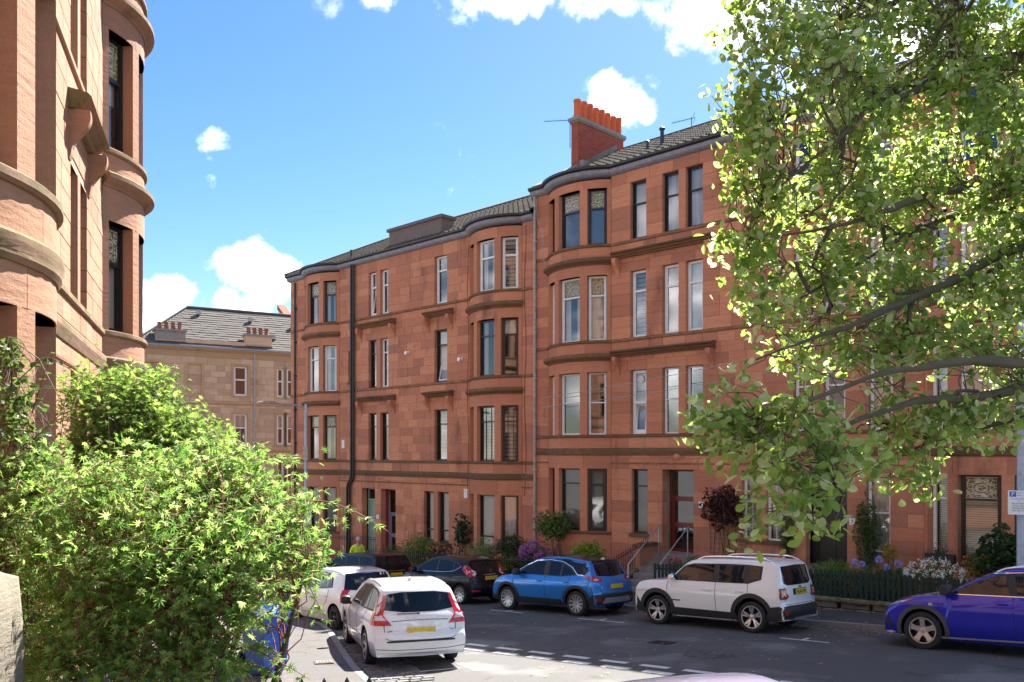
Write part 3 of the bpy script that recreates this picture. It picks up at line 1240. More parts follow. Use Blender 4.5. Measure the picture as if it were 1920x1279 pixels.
RTH = -3.42
door(RB, 2.50, 3.74, RTH, RH[0], REDDOOR, glazed=1, dep=.48, fan=.95, panels=(.5,))
MB().box(2.48, 2.505, .301, .48, RTH, RH[0]).box(3.735, 3.76, .301, .48, RTH, RH[0]).build('porch_lining', SAGE, RB, fix=False)
MB().box(2.5, 3.74, .2, 1.1, RTH - .2, RTH).build('doorstep', CEMENT, RB, fix=False)
door(RB, 7.70, 8.96, -3.42, RH[0], BLACKDOOR, name='door', leaves=2, dep=.42, fan=.4, panels=(.36, .48))
MB().box(7.6, 9.06, -.05, .5, -3.65, -3.42).build('doorstep', CEMENT, RB, fix=False)


def text(b, name, s_, M, size, mat, ext=.003, align='LEFT'):
    cu = bpy.data.curves.new(name, 'FONT')
    cu.body = s_
    cu.size = size
    cu.extrude = ext
    cu.align_x = align
    cu.resolution_u = 2
    tmp = bpy.data.objects.new(name, cu)
    COL.objects.link(tmp)
    bpy.context.view_layer.update()
    me = bpy.data.meshes.new_from_object(tmp)
    bpy.data.objects.remove(tmp)
    me.materials.clear()
    me.materials.append(mat)
    return link(name, me, b, M)


FRONT = Matrix.Rotation(R(90), 4, 'X')   # text facing -y


def number_plaque(b, u, z, s_):
    p = MB().box(u - .085, u + .085, -.02, 0, z - .1, z + .1).build('number_plaque', SIGNW, b, fix=False)
    text(p, 'numeral', s_, Matrix.Translation((u, -.022, z - .06)) @ FRONT, .17, INK, align='CENTER')


number_plaque(RB, 4.05, -1.72, '5')
number_plaque(RB, 9.12, -2.0, '7')
MB().lathe([(.14, 0), (.14, -.02), (.1, -.05), (.04, -.06), (.0, -.06)], (3.1, 0, -.12), 14, 'y').build('carved_rosette', REDD, RB, smooth=40, fix=False)

# roof
E0 = REAVE + .40
RIDGE = 13.1
tile_field(RB, lambda f: R0 + .65, lambda f: R1, -.30, E0, 5.0, RIDGE, UT, .30, .34, TILE)
m = MB()
m.add([(R0, -.22, E0 - .06), (R1, -.22, E0 - .06), (R1, 5, RIDGE - .06), (R0, 5, RIDGE - .06), (R1, 10.3, E0 - .1), (R0, 10.3, E0 - .1)], [(0, 1, 2, 3), (3, 2, 4, 5)])
m.build('roof', ROOFD, RB)
x = R0 + .65
while x < R1:
    m = MB()
    m.tube([(x, 5.0, RIDGE + .02), (x + .44, 5.0, RIDGE + .02)], .11, 8)
    m.build('ridge_tile', TILE, RB, smooth=50, fix=False)
    x += .45
MB().prism([(-.15, E0 - .1), (4.8, RIDGE + .02), (4.8, RIDGE + .25), (-.15, E0 + .12)], R0, R0 + .42).build('skew_coping', CEMENT, RB)
ST = chimney_stack(RB, -3.52, -3.14, 2.25, 5.35, 11.0, 13.72)
MB().box(-3.60, -3.06, 2.15, 5.45, 13.72, 13.86).box(-3.57, -3.09, 2.2, 5.4, 13.66, 13.72).build('cope', CEMENT, ST, fix=False)
chimney_pots(ST, [-3.33] * 8, [2.42 + .40 * k for k in range(8)], 13.86, .78, .155)
for k in range(3):
    MB().box(-3.14, -2.9, 2.3 + k * .95, 3.2 + k * .95, 11.2 + k * .42, 12.05 + k * .42).build('flashing_step', CEMENT, ST, fix=False)
vt = MB().lathe([(.07, 0), (.07, .75), (.11, .76), (.11, .82), (.0, .9)], (1.75, 1.1, 10.95), 10)
vt.build('vent_pipe', GUTTER, RB, smooth=40, fix=False)
MB().lathe([(.05, 0), (.05, .5), (.08, .51), (.0, .58)], (1.25, .9, 10.85), 10).build('vent_pipe', GUTTER, RB, smooth=40, fix=False)
drain(RB, -3.42, -4.9, REAVE + .1, PIPEG, .055)
drain(RB, 14.35, -4.9, REAVE + .1, PIPEG, .055)


def aerial(name, base, h, boom_dir, label, L=1.1, parent=None):
    e = empty(name, base, 0, label, 'aerial')
    m = MB().tube([(0, 0, 0), (0, 0, h)], .018, 6)
    m.build('mast', IRON, e, fix=False)
    d = Vector(boom_dir).normalized()
    s_ = Vector((-d.y, d.x, 0)).normalized()
    p = Vector((0, 0, h * .92))
    MB().tube([p - d * .15, p + d * L], .012, 6).build('boom', IRON, e, fix=False)
    n = 9
    for k in range(n):
        c = p + d * (L * k / (n - 1))
        MB().tube([c - s_ * .16, c + s_ * .16], .006, 4).build('element', IRON, e, fix=False)
    g = MB()
    for dz in (-.12, .12):
        g.tube([p - d * .1 - s_ * .22 + Vector((0, 0, dz)), p - d * .1 + s_ * .22 + Vector((0, 0, dz))], .012, 4)
    g.build('reflector', IRON, e, fix=False)
    return e


c0 = T(-3.62, -2.3, 12.7)
aerial('tv_aerial', c0, 1.25, (-.95, -.2, -.12), 'television aerial strapped to the left edge of the tall brick chimney')
aerial('tv_aerial', T(.4, -5.2, 13.0), .7, (-.95, .1, -.2), 'small television aerial on the ridge right of the brick chimney', .8)

# --- farther tenement of the same line
MS, MH, MEAVE = [-3.95, -.33, 3.15, 6.62], [-1.70, 1.93, 5.46, 8.73], 9.15
M0, M1 = -21.46, -3.5
MBL = building_empty('tenement', RO, EU, -6, 'farther red sandstone tenement with hipped roof and black double downpipe')
MBAYS = (-5.72, -18.42)
SGM = (-9.56, -8.72)
PRM = (-14.44, -12.89)
MW = []
for i in (1, 2, 3):
    MW += [(*SGM, MS[i], MH[i]), (*PRM, MS[i], MH[i])]
MW += [(-10.28, -8.62, MS[0], MH[0]), (-16.12, -15.68, 3.52, 5.1)]
MDO = [(-14.98, -13.93, -5.6, MH[0]), (-13.47, -12.34, -5.6, MH[0])]
mct, mcb = tenement(MBL, M0, M1, -6.0, MS, MH, MEAVE, MBAYS, MW, True, False, MDO)
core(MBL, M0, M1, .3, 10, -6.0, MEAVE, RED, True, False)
eaves(MBL, M0 - .15, M1, MEAVE, MBAYS)
for i in (1, 2, 3):
    MB().box(-13.82, -13.52, .002, .3, MS[i], MH[i]).build('mullion', REDD, MBL, fix=False)
MB().box(-9.63, -9.34, .002, .3, MS[0], MH[0]).build('mullion', REDD, MBL, fix=False)
MB().box(-10.36, -8.54, -.06, .28, MS[0] - .12, MS[0] + .004).build('sill', REDM, MBL, fix=False)
MB().box(-16.18, -15.62, -.04, .28, 3.42, 3.524).build('sill', REDM, MBL, fix=False)
for z in (mct[2] + .16, mct[1] + .06):
    hood(MBL, -15.18, -12.3, z, REDM, REDD)
    hood(MBL, -10.1, -8.28, z, REDM, REDD)
styM1 = {3: [(WHITE, dict(tr=.66, cur='blue', fw=.075)), (WHITE, dict(tr=.66, cur='drapes', fw=.075)), (WHITE, dict(tr=.66, cur='slat', fw=.075))],
         2: [(BLACK, dict(tr=.72, cur='half', fw=.06, hb=.72)), (BLACK, dict(tr=.72, cur='drapes', fw=.06)), (BLACK, dict(tr=.72, cur='half', fw=.06, hb=.72))],
         1: [(BLACK, dict(tr=.72, cur='vene', bars=2)), (BLACK, dict(tr=.72, cur='vene', bars=2)), (BLACK, dict(tr=.72, cur='slat', bars=2))],
         0: [(BLACK, dict(tr=.24, cur='net')), (BLACK, dict(tr=.24, cur='net')), (BLACK, dict(tr=.24, cur='net'))]}
styM2 = {3: [(BLACK, dict(tr=.68, cur='net', stain=True)), (BLACK, dict(tr=.68, cur='drapes', stain=True)), (BLACK, dict(tr=.68, cur='drapes', stain=True))],
         2: [(WHITE, dict(tr=.72, cur='drapes', fw=.05)), (WHITE, dict(tr=.72, cur='blind', fw=.05)), (WHITE, dict(tr=.72, cur='drapes', fw=.05))],
         1: [(BLACK, dict(tr=.74, cur='net', stain=True)), (BLACK, dict(tr=.74, cur='drapes', stain=True)), (BLACK, dict(tr=.74, cur='drapes', stain=True))],
         0: [(BLACK, dict(tr=.68, cur='half', hb=.68)), (BLACK, dict(tr=.68, cur='half', hb=.68)), (BLACK, dict(tr=.68, cur='half', hb=.68))]}
for uc, sty in zip(MBAYS, (styM1, styM2)):
    for i, ls in sty.items():
        for (t0, t1), (fm, k) in zip(LIGHTS, ls):
            bay_window(MBL, uc, t0, t1, MS[i], MH[i], fm, **k)
wall_window(MBL, *SGM, MS[3], MH[3], WHITE, tr=.70, cur='blue', fw=.075)
wall_window(MBL, *SGM, MS[2], MH[2], BLACK, tr=.72, cur='blind', fw=.06, tilt=R(11))
wall_window(MBL, *SGM, MS[1], MH[1], BLACK, tr=.72, cur='vene')
wall_window(MBL, PRM[0], -13.82, MS[3], MH[3], WHITE, tr=.66, cur='half', fw=.075, tilt=R(9))
wall_window(MBL, -13.52, PRM[1], MS[3], MH[3], WHITE, tr=.66, cur='blue', fw=.075)
wall_window(MBL, PRM[0], -13.82, MS[2], MH[2], BLACK, tr=.72, cur='grey')
wall_window(MBL, -13.52, PRM[1], MS[2], MH[2], WHITE, tr=.72, cur='grey')
wall_window(MBL, PRM[0], -13.82, MS[1], MH[1], BLACK, tr=.72, cur='blind')
wall_window(MBL, -13.52, PRM[1], MS[1], MH[1], BLACK, tr=.72, cur='vene')
wall_window(MBL, -10.28, -9.63, MS[0], MH[0], BLACK, tr=.24, cur='blind', fw=.07)
wall_window(MBL, -9.34, -8.62, MS[0], MH[0], BLACK, tr=.24, cur='blind', fw=.07)
wall_window(MBL, -16.12, -15.68, 3.52, 5.1, WHITE, tr=.5, cur='blind')
MTH = -4.75
door(MBL, -14.98, -13.93, MTH, MH[0], GREENDOOR, dep=.4, fan=.55, panels=(.42, .55))
door(MBL, -13.47, -12.34, MTH, MH[0], GREYDOOR, glazed=1, dep=.5, fan=1.15, panels=(.45,))
MB().box(-13.49, -13.465, .301, .5, MTH, MH[0]).box(-12.345, -12.32, .301, .5, MTH, MH[0]).build('porch_lining', MAROON, MBL, fix=False)
MB().box(-15.05, -12.25, -.25, .5, MTH - .9, MTH).build('doorstep', CEMENT, MBL, fix=False)
number_plaque(MBL, -13.7, -3.05, '3')
tile_field(MBL, lambda f: M0 - .15 + 5.0 * f, lambda f: M1 + .1, -.30, MEAVE + .40, 5.0, 12.2, UT, .30, .34, TILE)
m = MB()
z0 = MEAVE + .34
m.add([(M0 - .15, -.22, z0), (M1, -.22, z0), (M1, 5, 12.14), (M0 + 5, 5, 12.14), (M1, 10.3, z0), (M0 - .15, 10.3, z0)], [(0, 1, 2, 3), (3, 2, 4, 5), (0, 3, 5)])
m.build('roof', ROOFD, MBL)
m = MB().tube([(M0 - .15, -.28, MEAVE + .44), (M0 + 5, 5, 12.24), (M1, 5, 12.24)], .11, 8)
m.build('ridge_tiles', TILE, MBL, smooth=50, fix=False)
wh = MB().box(-12.85, -9.12, .02, .75, MEAVE + .34, 10.42).build('wallhead_stack', SOOTY, MBL, fix=False)
MB().box(-12.95, -9.02, -.06, .83, 10.42, 10.56).build('cope', SOOTY, wh, fix=False)
MB().box(-12.95, -9.02, -.2, .019, MEAVE + .315, MEAVE + .42).build('lead_flashing', LEAD, wh, fix=False)
# black soil pipes beside the left bow, crossing over low down
for du in (0, .19):
    u = -15.72 + du
    drain(MBL, u, 0, 0, GUTTER, .058, bends=[(u - .35, -.11, -5.3), (u - .35, -.11, -1.75), (u - .28, -.11, -1.5), (u - .05, -.11, -1.25), (u, -.11, -1.0), (u, -.11, MEAVE + .9 - du * 4)])
drain(MBL, -20.9, -5.5, MEAVE, GUTTER, .05)
for u, z in ((-6.98 - .45, -1.72), (-16.45, .45)):
    MB().box(u - .11, u + .11, -.09, 0, z - .2, z + .2).build('alarm_box', PLASTIC, MBL, fix=False)
for u, z in ((-11.35, 4.62), (-7.75, 4.05)):
    lm = MB().box(u - .05, u + .05, -.05, 0, z - .06, z + .06)
    lm.lathe([(.03, 0), (.05, -.02), (.085, -.16), (.0, -.16)], (u, -.05, z - .02), 12, 'y')
    lm.build('security_lamp', SIGNW, MBL, smooth=40, fix=False)
# slack cables clipped to the stone
for k, (u, zt) in enumerate(((-4.35, 9.0), (-4.0, 9.1), (-7.35, 8.9))):
    pts = [(u + .05 * math.sin(i * 1.3 + k), -.02 - (.63 if False else .0), zt - i * .9) for i in range(13)]
    MB().tube(pts, .009, 5).build('cable', INK, MBL, fix=False)
MB().tube([(-3.3, -.12, 10.0), (-3.25, -.13, 9.2), (-2.95, -.14, 8.5), (-2.75, -.35, 7.6), (-2.7, -.3, 7.3)], .014, 5).build('cable', PIPEG, RB, fix=False)
# overhead telephone wires
ph = empty('telephone_wire', T(-3.0, .15, 2.5), 0, 'thin telephone wires drooping along the nearer red tenement', 'wire')
for k, (dz0, dz1) in enumerate(((0, 1.8), (-.35, 1.1))):
    a, c = T(-2.4, .75, 2.1 + dz0), T(16, 1.9, 2.6 + dz1)
    b0 = ph.location
    pts = [a.lerp(c, i / 20) - Vector((0, 0, .35 * math.sin(PI * i / 20))) - b0 for i in range(21)]
    MB().tube(pts, .010, 5).build('wire', PIPEG, ph, fix=False)

# ------------------------------------------------------------------ pale sandstone tenement close on the left
EL = Vector((-.327, .945, 0)).normalized()
LO = Vector((-4.89, 7.81, 0))
LB = building_empty('tenement', LO, EL, -3, 'pale pink sandstone tenement with round bow windows, close on the sunlit left')
LS, LH, LEAVE = [-1.1, 2.37, 5.9, 9.4], [1.25, 4.5, 8.2, 11.5], 12.4
LBAYS = (0.0, 10.55)
LPR = (5.25, 6.95)
LW = [(*LPR, LS[i], LH[i] - (.12 if i else 0)) for i in range(4)] + [(-4.6, -3.3, LS[i], LH[i]) for i in range(4)]
lct, lcb = tenement(LB, -7.0, 13.2, -4.6, LS, LH, LEAVE, LBAYS, LW, True, True, mats=(PINK, PINK, PINKM, PINK, PMORT))
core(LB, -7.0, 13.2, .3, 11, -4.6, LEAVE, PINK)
for i in range(4):
    c = sum(LPR) / 2
    MB().box(c - .13, c + .13, .002, .3, LS[i], LH[i] - (.12 if i else 0)).build('mullion', PINK, LB, fix=False)
    wall_window(LB, LPR[0], c - .13, LS[i], LH[i] - .12, BLACK, tr=.66, cur='net', dep=.2)
    wall_window(LB, c + .13, LPR[1], LS[i], LH[i] - .12, BLACK, tr=.66, cur='net', dep=.2)
    wall_window(LB, -4.6, -3.3, LS[i], LH[i], BLACK, tr=.66, cur='net', dep=.2)
for i, k in ((0, 'dark'), (1, 'net'), (2, 'dark'), (3, 'net')):
    for uc in LBAYS:
        for (t0, t1) in LIGHTS:
            bay_window(LB, uc, t0, t1, LS[i], LH[i], BLACK, dep=-.2, tr=.64, cur='drapes' if (i == 1) else ('half' if i == 2 else k), hb=.45, stain=i > 0, fw=.075)
hood(LB, 4.95, 7.25, 5.32, PINKM, PINK, h=.24, out=.32, brk=.68)
hood(LB, 4.95, 7.25, 9.0, PINKM, PINK, h=.24, out=.32, brk=.68)
m = MB()
sweep(m, facade_path(-7.0, 13.2, LBAYS), [(-.1, -2.45), (.10, -2.45), (.10, -2.05), (.03, -1.93), (-.1, -1.9)])
m.build('plinth_course', PINKM, LB, smooth=30)
m = MB()
sweep(m, facade_path(-7.0, 13.2, LBAYS), [(-.3, LEAVE), (.08, LEAVE), (.3, LEAVE + .25), (.3, LEAVE + .38), (-.3, LEAVE + .4)])
m.build('eaves_cornice', PINKM, LB, smooth=30)
MB().prism([(-.2, LEAVE + .38), (5.6, LEAVE + 3.2), (11, LEAVE + .38)], -7, 13.2).build('roof', TILE, LB, fix=True)

# ------------------------------------------------------------------ tan sandstone building closing the street
ES = Vector((.859, .511, 0)).normalized()
SO = Vector(((526 - 960) / 1600 * 61.2, 61.2, 0))
SB = building_empty('tenement', SO, ES, -7, 'tan sandstone building with grey tiled roof and two squat chimneys, far down the street')
S0_, S1_, SZ = -9.6, 16.0, 7.15
scol = [(-5.42 - .93, -5.42), (-3.27, -2.33), (-.27, .26), (.44, .97), (3.4, 4.3), (6.3, 6.9), (7.1, 7.7), (10, 10.9), (-9.0, -8.1)]
srow = [(4.02, 6.08), (.62, 2.76), (-2.75, -.55)]
SW = [(a, c, d, e) for a, c in scol for d, e in srow]
zl = levels([-8, -2.75, -.55, .62, 2.76, 4.02, 6.08, SZ - .55], .40)
Ms = [blk(a + .01, c - .01, random.uniform(-.008, .006), .3, d + .008, e - .008) for a, c, d, e in courses(S0_, S1_, zl, SW, .85)]
hidS = lambda c: (Vector((c[0], c[1], 0)) - SO).dot(ES) > 1.0
emit_pieces(SB, 'stone', 'ashlar_stones', TAN, UB, Ms, 300, hidS)
wall_panel(SB, S0_, S1_, -8, SZ, SW, TMORT)
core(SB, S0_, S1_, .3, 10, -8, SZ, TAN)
for z, h, o in ((3.35, .2, .12), (.05, .2, .12)):
    m = MB()
    sweep(m, [(S0_, 0), (S1_, 0)], [(-.02, z), (.03, z), (o, z + h * .6), (o, z + h), (-.02, z + h + .03)])
    m.build('string_course', TAND, SB)
m = MB()
sweep(m, [(S0_, 0), (S1_, 0)], [(-.02, SZ - .55), (.03, SZ - .55), (.06, SZ - .2), (.25, SZ - .05), (.3, SZ + .12), (-.1, SZ + .12)])
m.build('eaves_cornice', TAND, SB)
MB().box(S0_, S1_, -.36, -.24, SZ + .04, SZ + .16).build('gutter', LEAD, SB, fix=False)
for a, c in scol:
    for k, (d, e) in enumerate(srow):
        g = .17
        m = MB()
        m.box(a - g, a, -.03, .25, d - .15, e + g).box(c, c + g, -.03, .25, d - .15, e + g)
        m.box(a, c, -.028, .25, e, e + g - .003).box(a, c, -.05, .25, d - .14, d)
        m.build('window_surround', TAND, SB, fix=False)
        if a < -5 and k == 0:
            for q in range(3):
                hh = (e - d) / 3
                MB().box(a + .004, c - .004, .07, .2, d + q * hh + .006, d + (q + 1) * hh - .006).build('blocking_stone', TAN, SB, fix=False)
            continue
        wall_window(SB, a, c, d, e, WHITE, dep=.12, tr=.55, cur='dark' if k != 1 else 'half', hb=.6, fw=.10, bars=1 if k == 1 and a < -2 else 0)
drain(SB, -1.85, -7.5, SZ, PIPEG, .06)
def s0f(f): return S0_ - .2 + 4.2 * f
tile_field(SB, s0f, lambda f: 14.0, -.3, SZ + .12, 4.2, 10.55, US, .60, .32, TILEG, 300, .012)
m = MB()
m.add([(S0_ - .2, -.2, SZ + .06), (14, -.2, SZ + .06), (14, 4.2, 10.5), (S0_ + 4, 4.2, 10.5), (14, 8.6, SZ + .1), (S0_ - .2, 8.6, SZ + .1)], [(0, 1, 2, 3), (3, 2, 4, 5), (0, 3, 5)])
m.build('roof', TILEG, SB)
MB().tube([(S0_ - .2, -.25, SZ + .2), (S0_ + 4, 4.2, 10.62), (14, 4.2, 10.62)], .10, 8).build('ridge_tiles', TILEG, SB, smooth=50, fix=False)
for u0, u1, zt in ((-8.35, -6.45, 8.35), (-2.45, -.6, 8.4)):
    c = MB().box(u0, u1, .05, .75, SZ + .1, zt - .12).build('chimney', TAN if u0 > -5 else CEMENT, SB, fix=False)
    MB().box(u0 - .1, u1 + .1, -.05, .85, zt - .12, zt).build('cope', CEMENT, c, fix=False)
    MB().box(u0 - .03, u1 + .03, -.03, .05, SZ + .4, SZ + .5).build('band', TAND, c, fix=False)
    chimney_pots(c, [u0 + .3 + k * (u1 - u0 - .6) / 3 for k in range(4)], [.4] * 4, zt, .5, .15, plain('old_chimney_pot', (.22, .085, .055), .7, var=.2))
MB().box(-6.45, -2.45, .0, .3, SZ + .12, SZ + .62).build('parapet', TAN, SB, fix=False)
for u, f in ((-5.0, .8), (-1.4, .72), (1.6, .62), (-.2, .3)):
    MB().box(u - .14, u + .14, -.3 + 4.5 * f - .12, -.3 + 4.5 * f + .12, SZ + .1 + 3.43 * f, SZ + .42 + 3.43 * f).build('roof_vent', PIPEG, SB, fix=False)
sk = MB().prism([(1.6, 8.5), (6.8, 11.3), (6.8, 7.2), (1.6, 7.2)], 1.75, 2.2).build('party_wall', PLASTIC, SB)
MB().prism([(1.4, 8.48), (6.9, 11.45), (6.9, 11.85), (1.4, 8.85)], 1.65, 2.3).build('cope', BRICK, sk)
aerial('tv_aerial', SO + ES * -9.4 + Vector((-.51, .86, 0)) * 1.2 + Vector((0, 0, 7.5)), 2.6, (-1, -.3, 0), 'television aerial on the far tan building beside the left bow', .9)

# ------------------------------------------------------------------ ground
def asphalt(name, base, light, patch=.5, scale=1.0):
    t = NT(name)
    n1 = t.noise(130 * scale, None, 3, .7)
    n2 = t.noise(38 * scale, None, 3, .6)
    big = t.noise(.55, None, 5, .6)
    col = t.mix(t.rng_(n1, .42, .72), base, light)
    col = t.mix(t.rng_(n2, .60, .75, 0, .6), col, tuple(c * .5 for c in base))
    col = t.mix(t.rng_(big, .52, .68, 0, patch), col, tuple(c * 1.5 for c in light))
    col = t.mix(t.rng_(t.noise(1.3, t.pos((1, 1, 1)), 5), .60, .72, 0, .45), col, tuple(c * .55 for c in base))
    if patch:
        wr = t.node('ShaderNodeTexVoronoi', feature='DISTANCE_TO_EDGE')
        t.set(wr, 'Scale', .42)
        mpv = t.node('ShaderNodeVectorMath', operation='ADD')
        wv = t.node('ShaderNodeTexNoise')
        t.set(wv, 'Scale', 1.4)
        t.l.new(t.pos(), wv.inputs['Vector'])
        t.l.new(t.pos(), mpv.inputs[0])
        t.l.new(wv.outputs['Color'], mpv.inputs[1])
        t.l.new(mpv.outputs[0], wr.inputs['Vector'])
        crack = t.math('MULTIPLY', t.rng_(wr.outputs['Distance'], .012, .003), t.rng_(t.noise(.35, None, 3), .50, .60))
        col = t.mix(t.math('MULTIPLY', crack, .7), col, tuple(c * .35 for c in base))
        oil = t.math('MULTIPLY', t.rng_(t.noise(.8, None, 4), .62, .70), .5)
        col = t.mix(oil, col, tuple(c * .45 for c in base))
    b = t.bsdf(Base_Color=col, Roughness=.82, Specular_IOR_Level=.35, Normal=t.bump(t.math('ADD', n1, n2), .6, .012))
    return t.done(b)


ROADM = asphalt('road_asphalt', (.072, .070, .068), (.155, .15, .144), .5)
PAVEM = asphalt('pavement_asphalt', (.080, .075, .070), (.15, .138, .128), .35)
PAVEDM = asphalt('dark_pavement_asphalt', (.052, .050, .048), (.11, .105, .10), .25)
KERBM = stone('kerb_granite', (.27, .255, .245), (.22, .21, .20), (.17, .165, .16), soot=.35, bump=.4)
SETTM = stone('granite_sett', (.20, .19, .18), (.15, .145, .14), (.11, .105, .10), soot=.4, bump=.5)
PAINTM = plain('road_paint', (.62, .61, .58), .7, var=.16, vs=30)


def axis(lo, hi, fine0, fine1, step, far):
    a = list(np.arange(fine0, fine1 + .001, step))
    return [lo] + list(np.linspace(lo, fine0, far)[1:-1]) + a + list(np.linspace(fine1, hi, far)[1:-1]) + [hi]


xs = axis(-700, 700, -40, 40, 2.0, 8)
ys = axis(-200, 900, -14, 80, 2.0, 8)
m = MB()
nx = len(xs)
m.add([(x, y, road_z(x, y)) for y in ys for x in xs], [(j * nx + i, j * nx + i + 1, (j + 1) * nx + i + 1, (j + 1) * nx + i) for j in range(len(ys) - 1) for i in range(nx - 1)])
tag(m.build('road', ROADM, None, smooth=60, fix=False), kind='structure')


def spline(pts, step):
    P = [Vector((*p, 0)) if len(p) == 2 else Vector(p) for p in pts]
    out = []
    for i in range(len(P) - 1):
        p0, p1, p2, p3 = P[max(0, i - 1)], P[i], P[i + 1], P[min(len(P) - 1, i + 2)]
        n = max(2, int((p2 - p1).length / .1))
        for k in range(n):
            t = k / n
            out.append(.5 * ((2 * p1) + (p2 - p0) * t + (2 * p0 - 5 * p1 + 4 * p2 - p3) * t * t + (3 * p1 - p0 - 3 * p2 + p3) * t ** 3))
    out.append(P[-1])
    res = [out[0]]
    d = 0
    for a, c in zip(out[:-1], out[1:]):
        d += (c - a).length
        if d >= step:
            res.append(c)
            d = 0
    return res


def surf(name, rowA, rowB, dzA, dzB, mat, n=6, kind='structure'):
    """sheet between two rows of points, draped on the ground"""
    m = MB()
    vs = []
    for a, c in zip(rowA, rowB):
        for k in range(n + 1):
            p = a.lerp(c, k / n)
            vs.append((p.x, p.y, road_z(p.x, p.y) + dzA + (dzB - dzA) * k / n))
    m.add(vs, [(i * (n + 1) + k, i * (n + 1) + k + 1, (i + 1) * (n + 1) + k + 1, (i + 1) * (n + 1) + k) for i in range(len(rowA) - 1) for k in range(n)])
    o = m.build(name, mat, None, smooth=60)
    return tag(o, kind=kind)


def offset(row, d):
    out = []
    for i, p in enumerate(row):
        t = (row[min(len(row) - 1, i + 1)] - row[max(0, i - 1)]).normalized()
        out.append(p + Vector((-t.y, t.x, 0)) * d)
    return out


KH = .125
# left kerb, from behind the camera round the bend
KL = spline([(5.6, -7), (2.8, 0.3), (1.6, 3.6), (.45, 6.7), (-.75, 9.9), (-2.45, 14.29), (-3.32, 17), (-4.12, 19.67), (-4.75, 21.35), (-5.35, 22.4), (-6.35, 23.55), (-8.4, 25.5), (-13, 29.9), (-22, 38.5)], .9)
KR = [T(24 - .9 * i, 5.05) for i in range(66)]


def kerb(row, side, mat):
    e = empty('kerb', (0, 0, 0))
    e['kind'] = 'structure'
    Ms = []
    for a, c in zip(row[:-1], row[1:]):
        d = (c - a)
        L = d.length
        nrm = Vector((-d.y, d.x, 0)).normalized() * side
        mid = (a + c) / 2 + nrm * .065
        za, zc = road_z(a.x, a.y), road_z(c.x, c.y)
        X = Vector((d.x, d.y, zc - za)).normalized()
        Y = nrm * 1.0
        Z = X.cross(Y) if side > 0 else Y.cross(X)
        M = Matrix((X, Y, Z)).transposed().to_4x4() @ Matrix.Diagonal((L - .012, .13, .30, 1))
        if side < 0:
            M = Matrix((-X, Y, Z)).transposed().to_4x4() @ Matrix.Diagonal((L - .012, .13, .30, 1))
        M.translation = Vector((mid.x, mid.y, (za + zc) / 2 + KH - .15 + random.uniform(-.004, .004)))
        Ms.append(M)
    emit_pieces(e, 'kerb_stone', 'kerb_stones', mat, UB, Ms, 300, size=lambda M: .1)
    return e


kerb(KL, 1, KERBM)
kerb(KR, -1, KERBM)
KLi = offset(KL, .13)
surf('pavement', KLi, offset(KL, 2.35), KH - .006, KH + .03, PAVEM, 8)
surf('garden_ground', offset(KL, 2.35), offset(KL, 7.5), KH - .06, KH + .0, SOIL, 10)
PR_ = [T(26 - .9 * i, 4.92) for i in range(68)]
PR2 = [T(26 - .9 * i, 2.95) for i in range(68)]
surf('pavement', PR_, PR2, KH - .006, KH + .03, PAVEDM, 6)
# garden strip before the right-hand terrace
surf('garden_ground', [T(26 - .9 * i, 2.96) for i in range(68)], [T(26 - .9 * i, -.3) for i in range(68)], .14, .45, SOIL, 5)

# granite setts in the left gutter under the parked cars
e = empty('sett_paving', (0, 0, 0))
e['kind'] = 'structure'
Ms = []
row = [p for p in spline([(-1.1, 10.8), (-2.45, 14.29), (-3.32, 17), (-4.12, 19.67), (-4.75, 21.35), (-5.35, 22.4)], .135)]
for i in range(len(row) - 1):
    a, c = row[i], row[i + 1]
    d = (c - a).normalized()
    nr = Vector((d.y, -d.x, 0))
    x = .03 + (.1 if i % 2 else 0)
    while x < 1.0:
        w = random.uniform(.17, .25)
        p = (a + c) / 2 + nr * (x + w / 2)
        X = nr
        M = Matrix((nr, Vector((0, 0, -1)), d)).transposed().to_4x4()
        # front face of the unit stone looks up
        Mz = Matrix((nr, Vector((0, 0, -1)), Vector((d.x, d.y, -.072)))).transposed().to_4x4() @ Matrix.Diagonal((w - .014, .08, .135 - .014, 1))
        Mz.translation = Vector((p.x, p.y, road_z(p.x, p.y) - .022 + random.uniform(-.006, .008)))
        Ms.append(Mz)
        x += w
emit_pieces(e, 'sett', 'setts', SETTM, unit_block(.06, .08, .25), Ms, 300)

# painted lines, 4 mm sheets on the road
rp = empty('road_markings', (0, 0, 0))
rp['kind'] = 'structure'


def stripe(a, d, L, w, h=.008):
    d = Vector((d[0], d[1], 0)).normalized()
    s_ = Vector((-d.y, d.x, 0)) * w / 2
    a = Vector((a[0], a[1], 0))
    n = max(1, int(L / .5))
    vs, fs = [], []
    for i in range(n + 1):
        c = a + d * L * i / n
        for q in (c - s_, c + s_):
            vs.append((q.x, q.y, road_z(q.x, q.y) + h))
    for i in range(n):
        fs.append((2 * i, 2 * i + 1, 2 * i + 3, 2 * i + 2))
    MB().add(vs, fs).build('painted_line', PAINTM, rp)


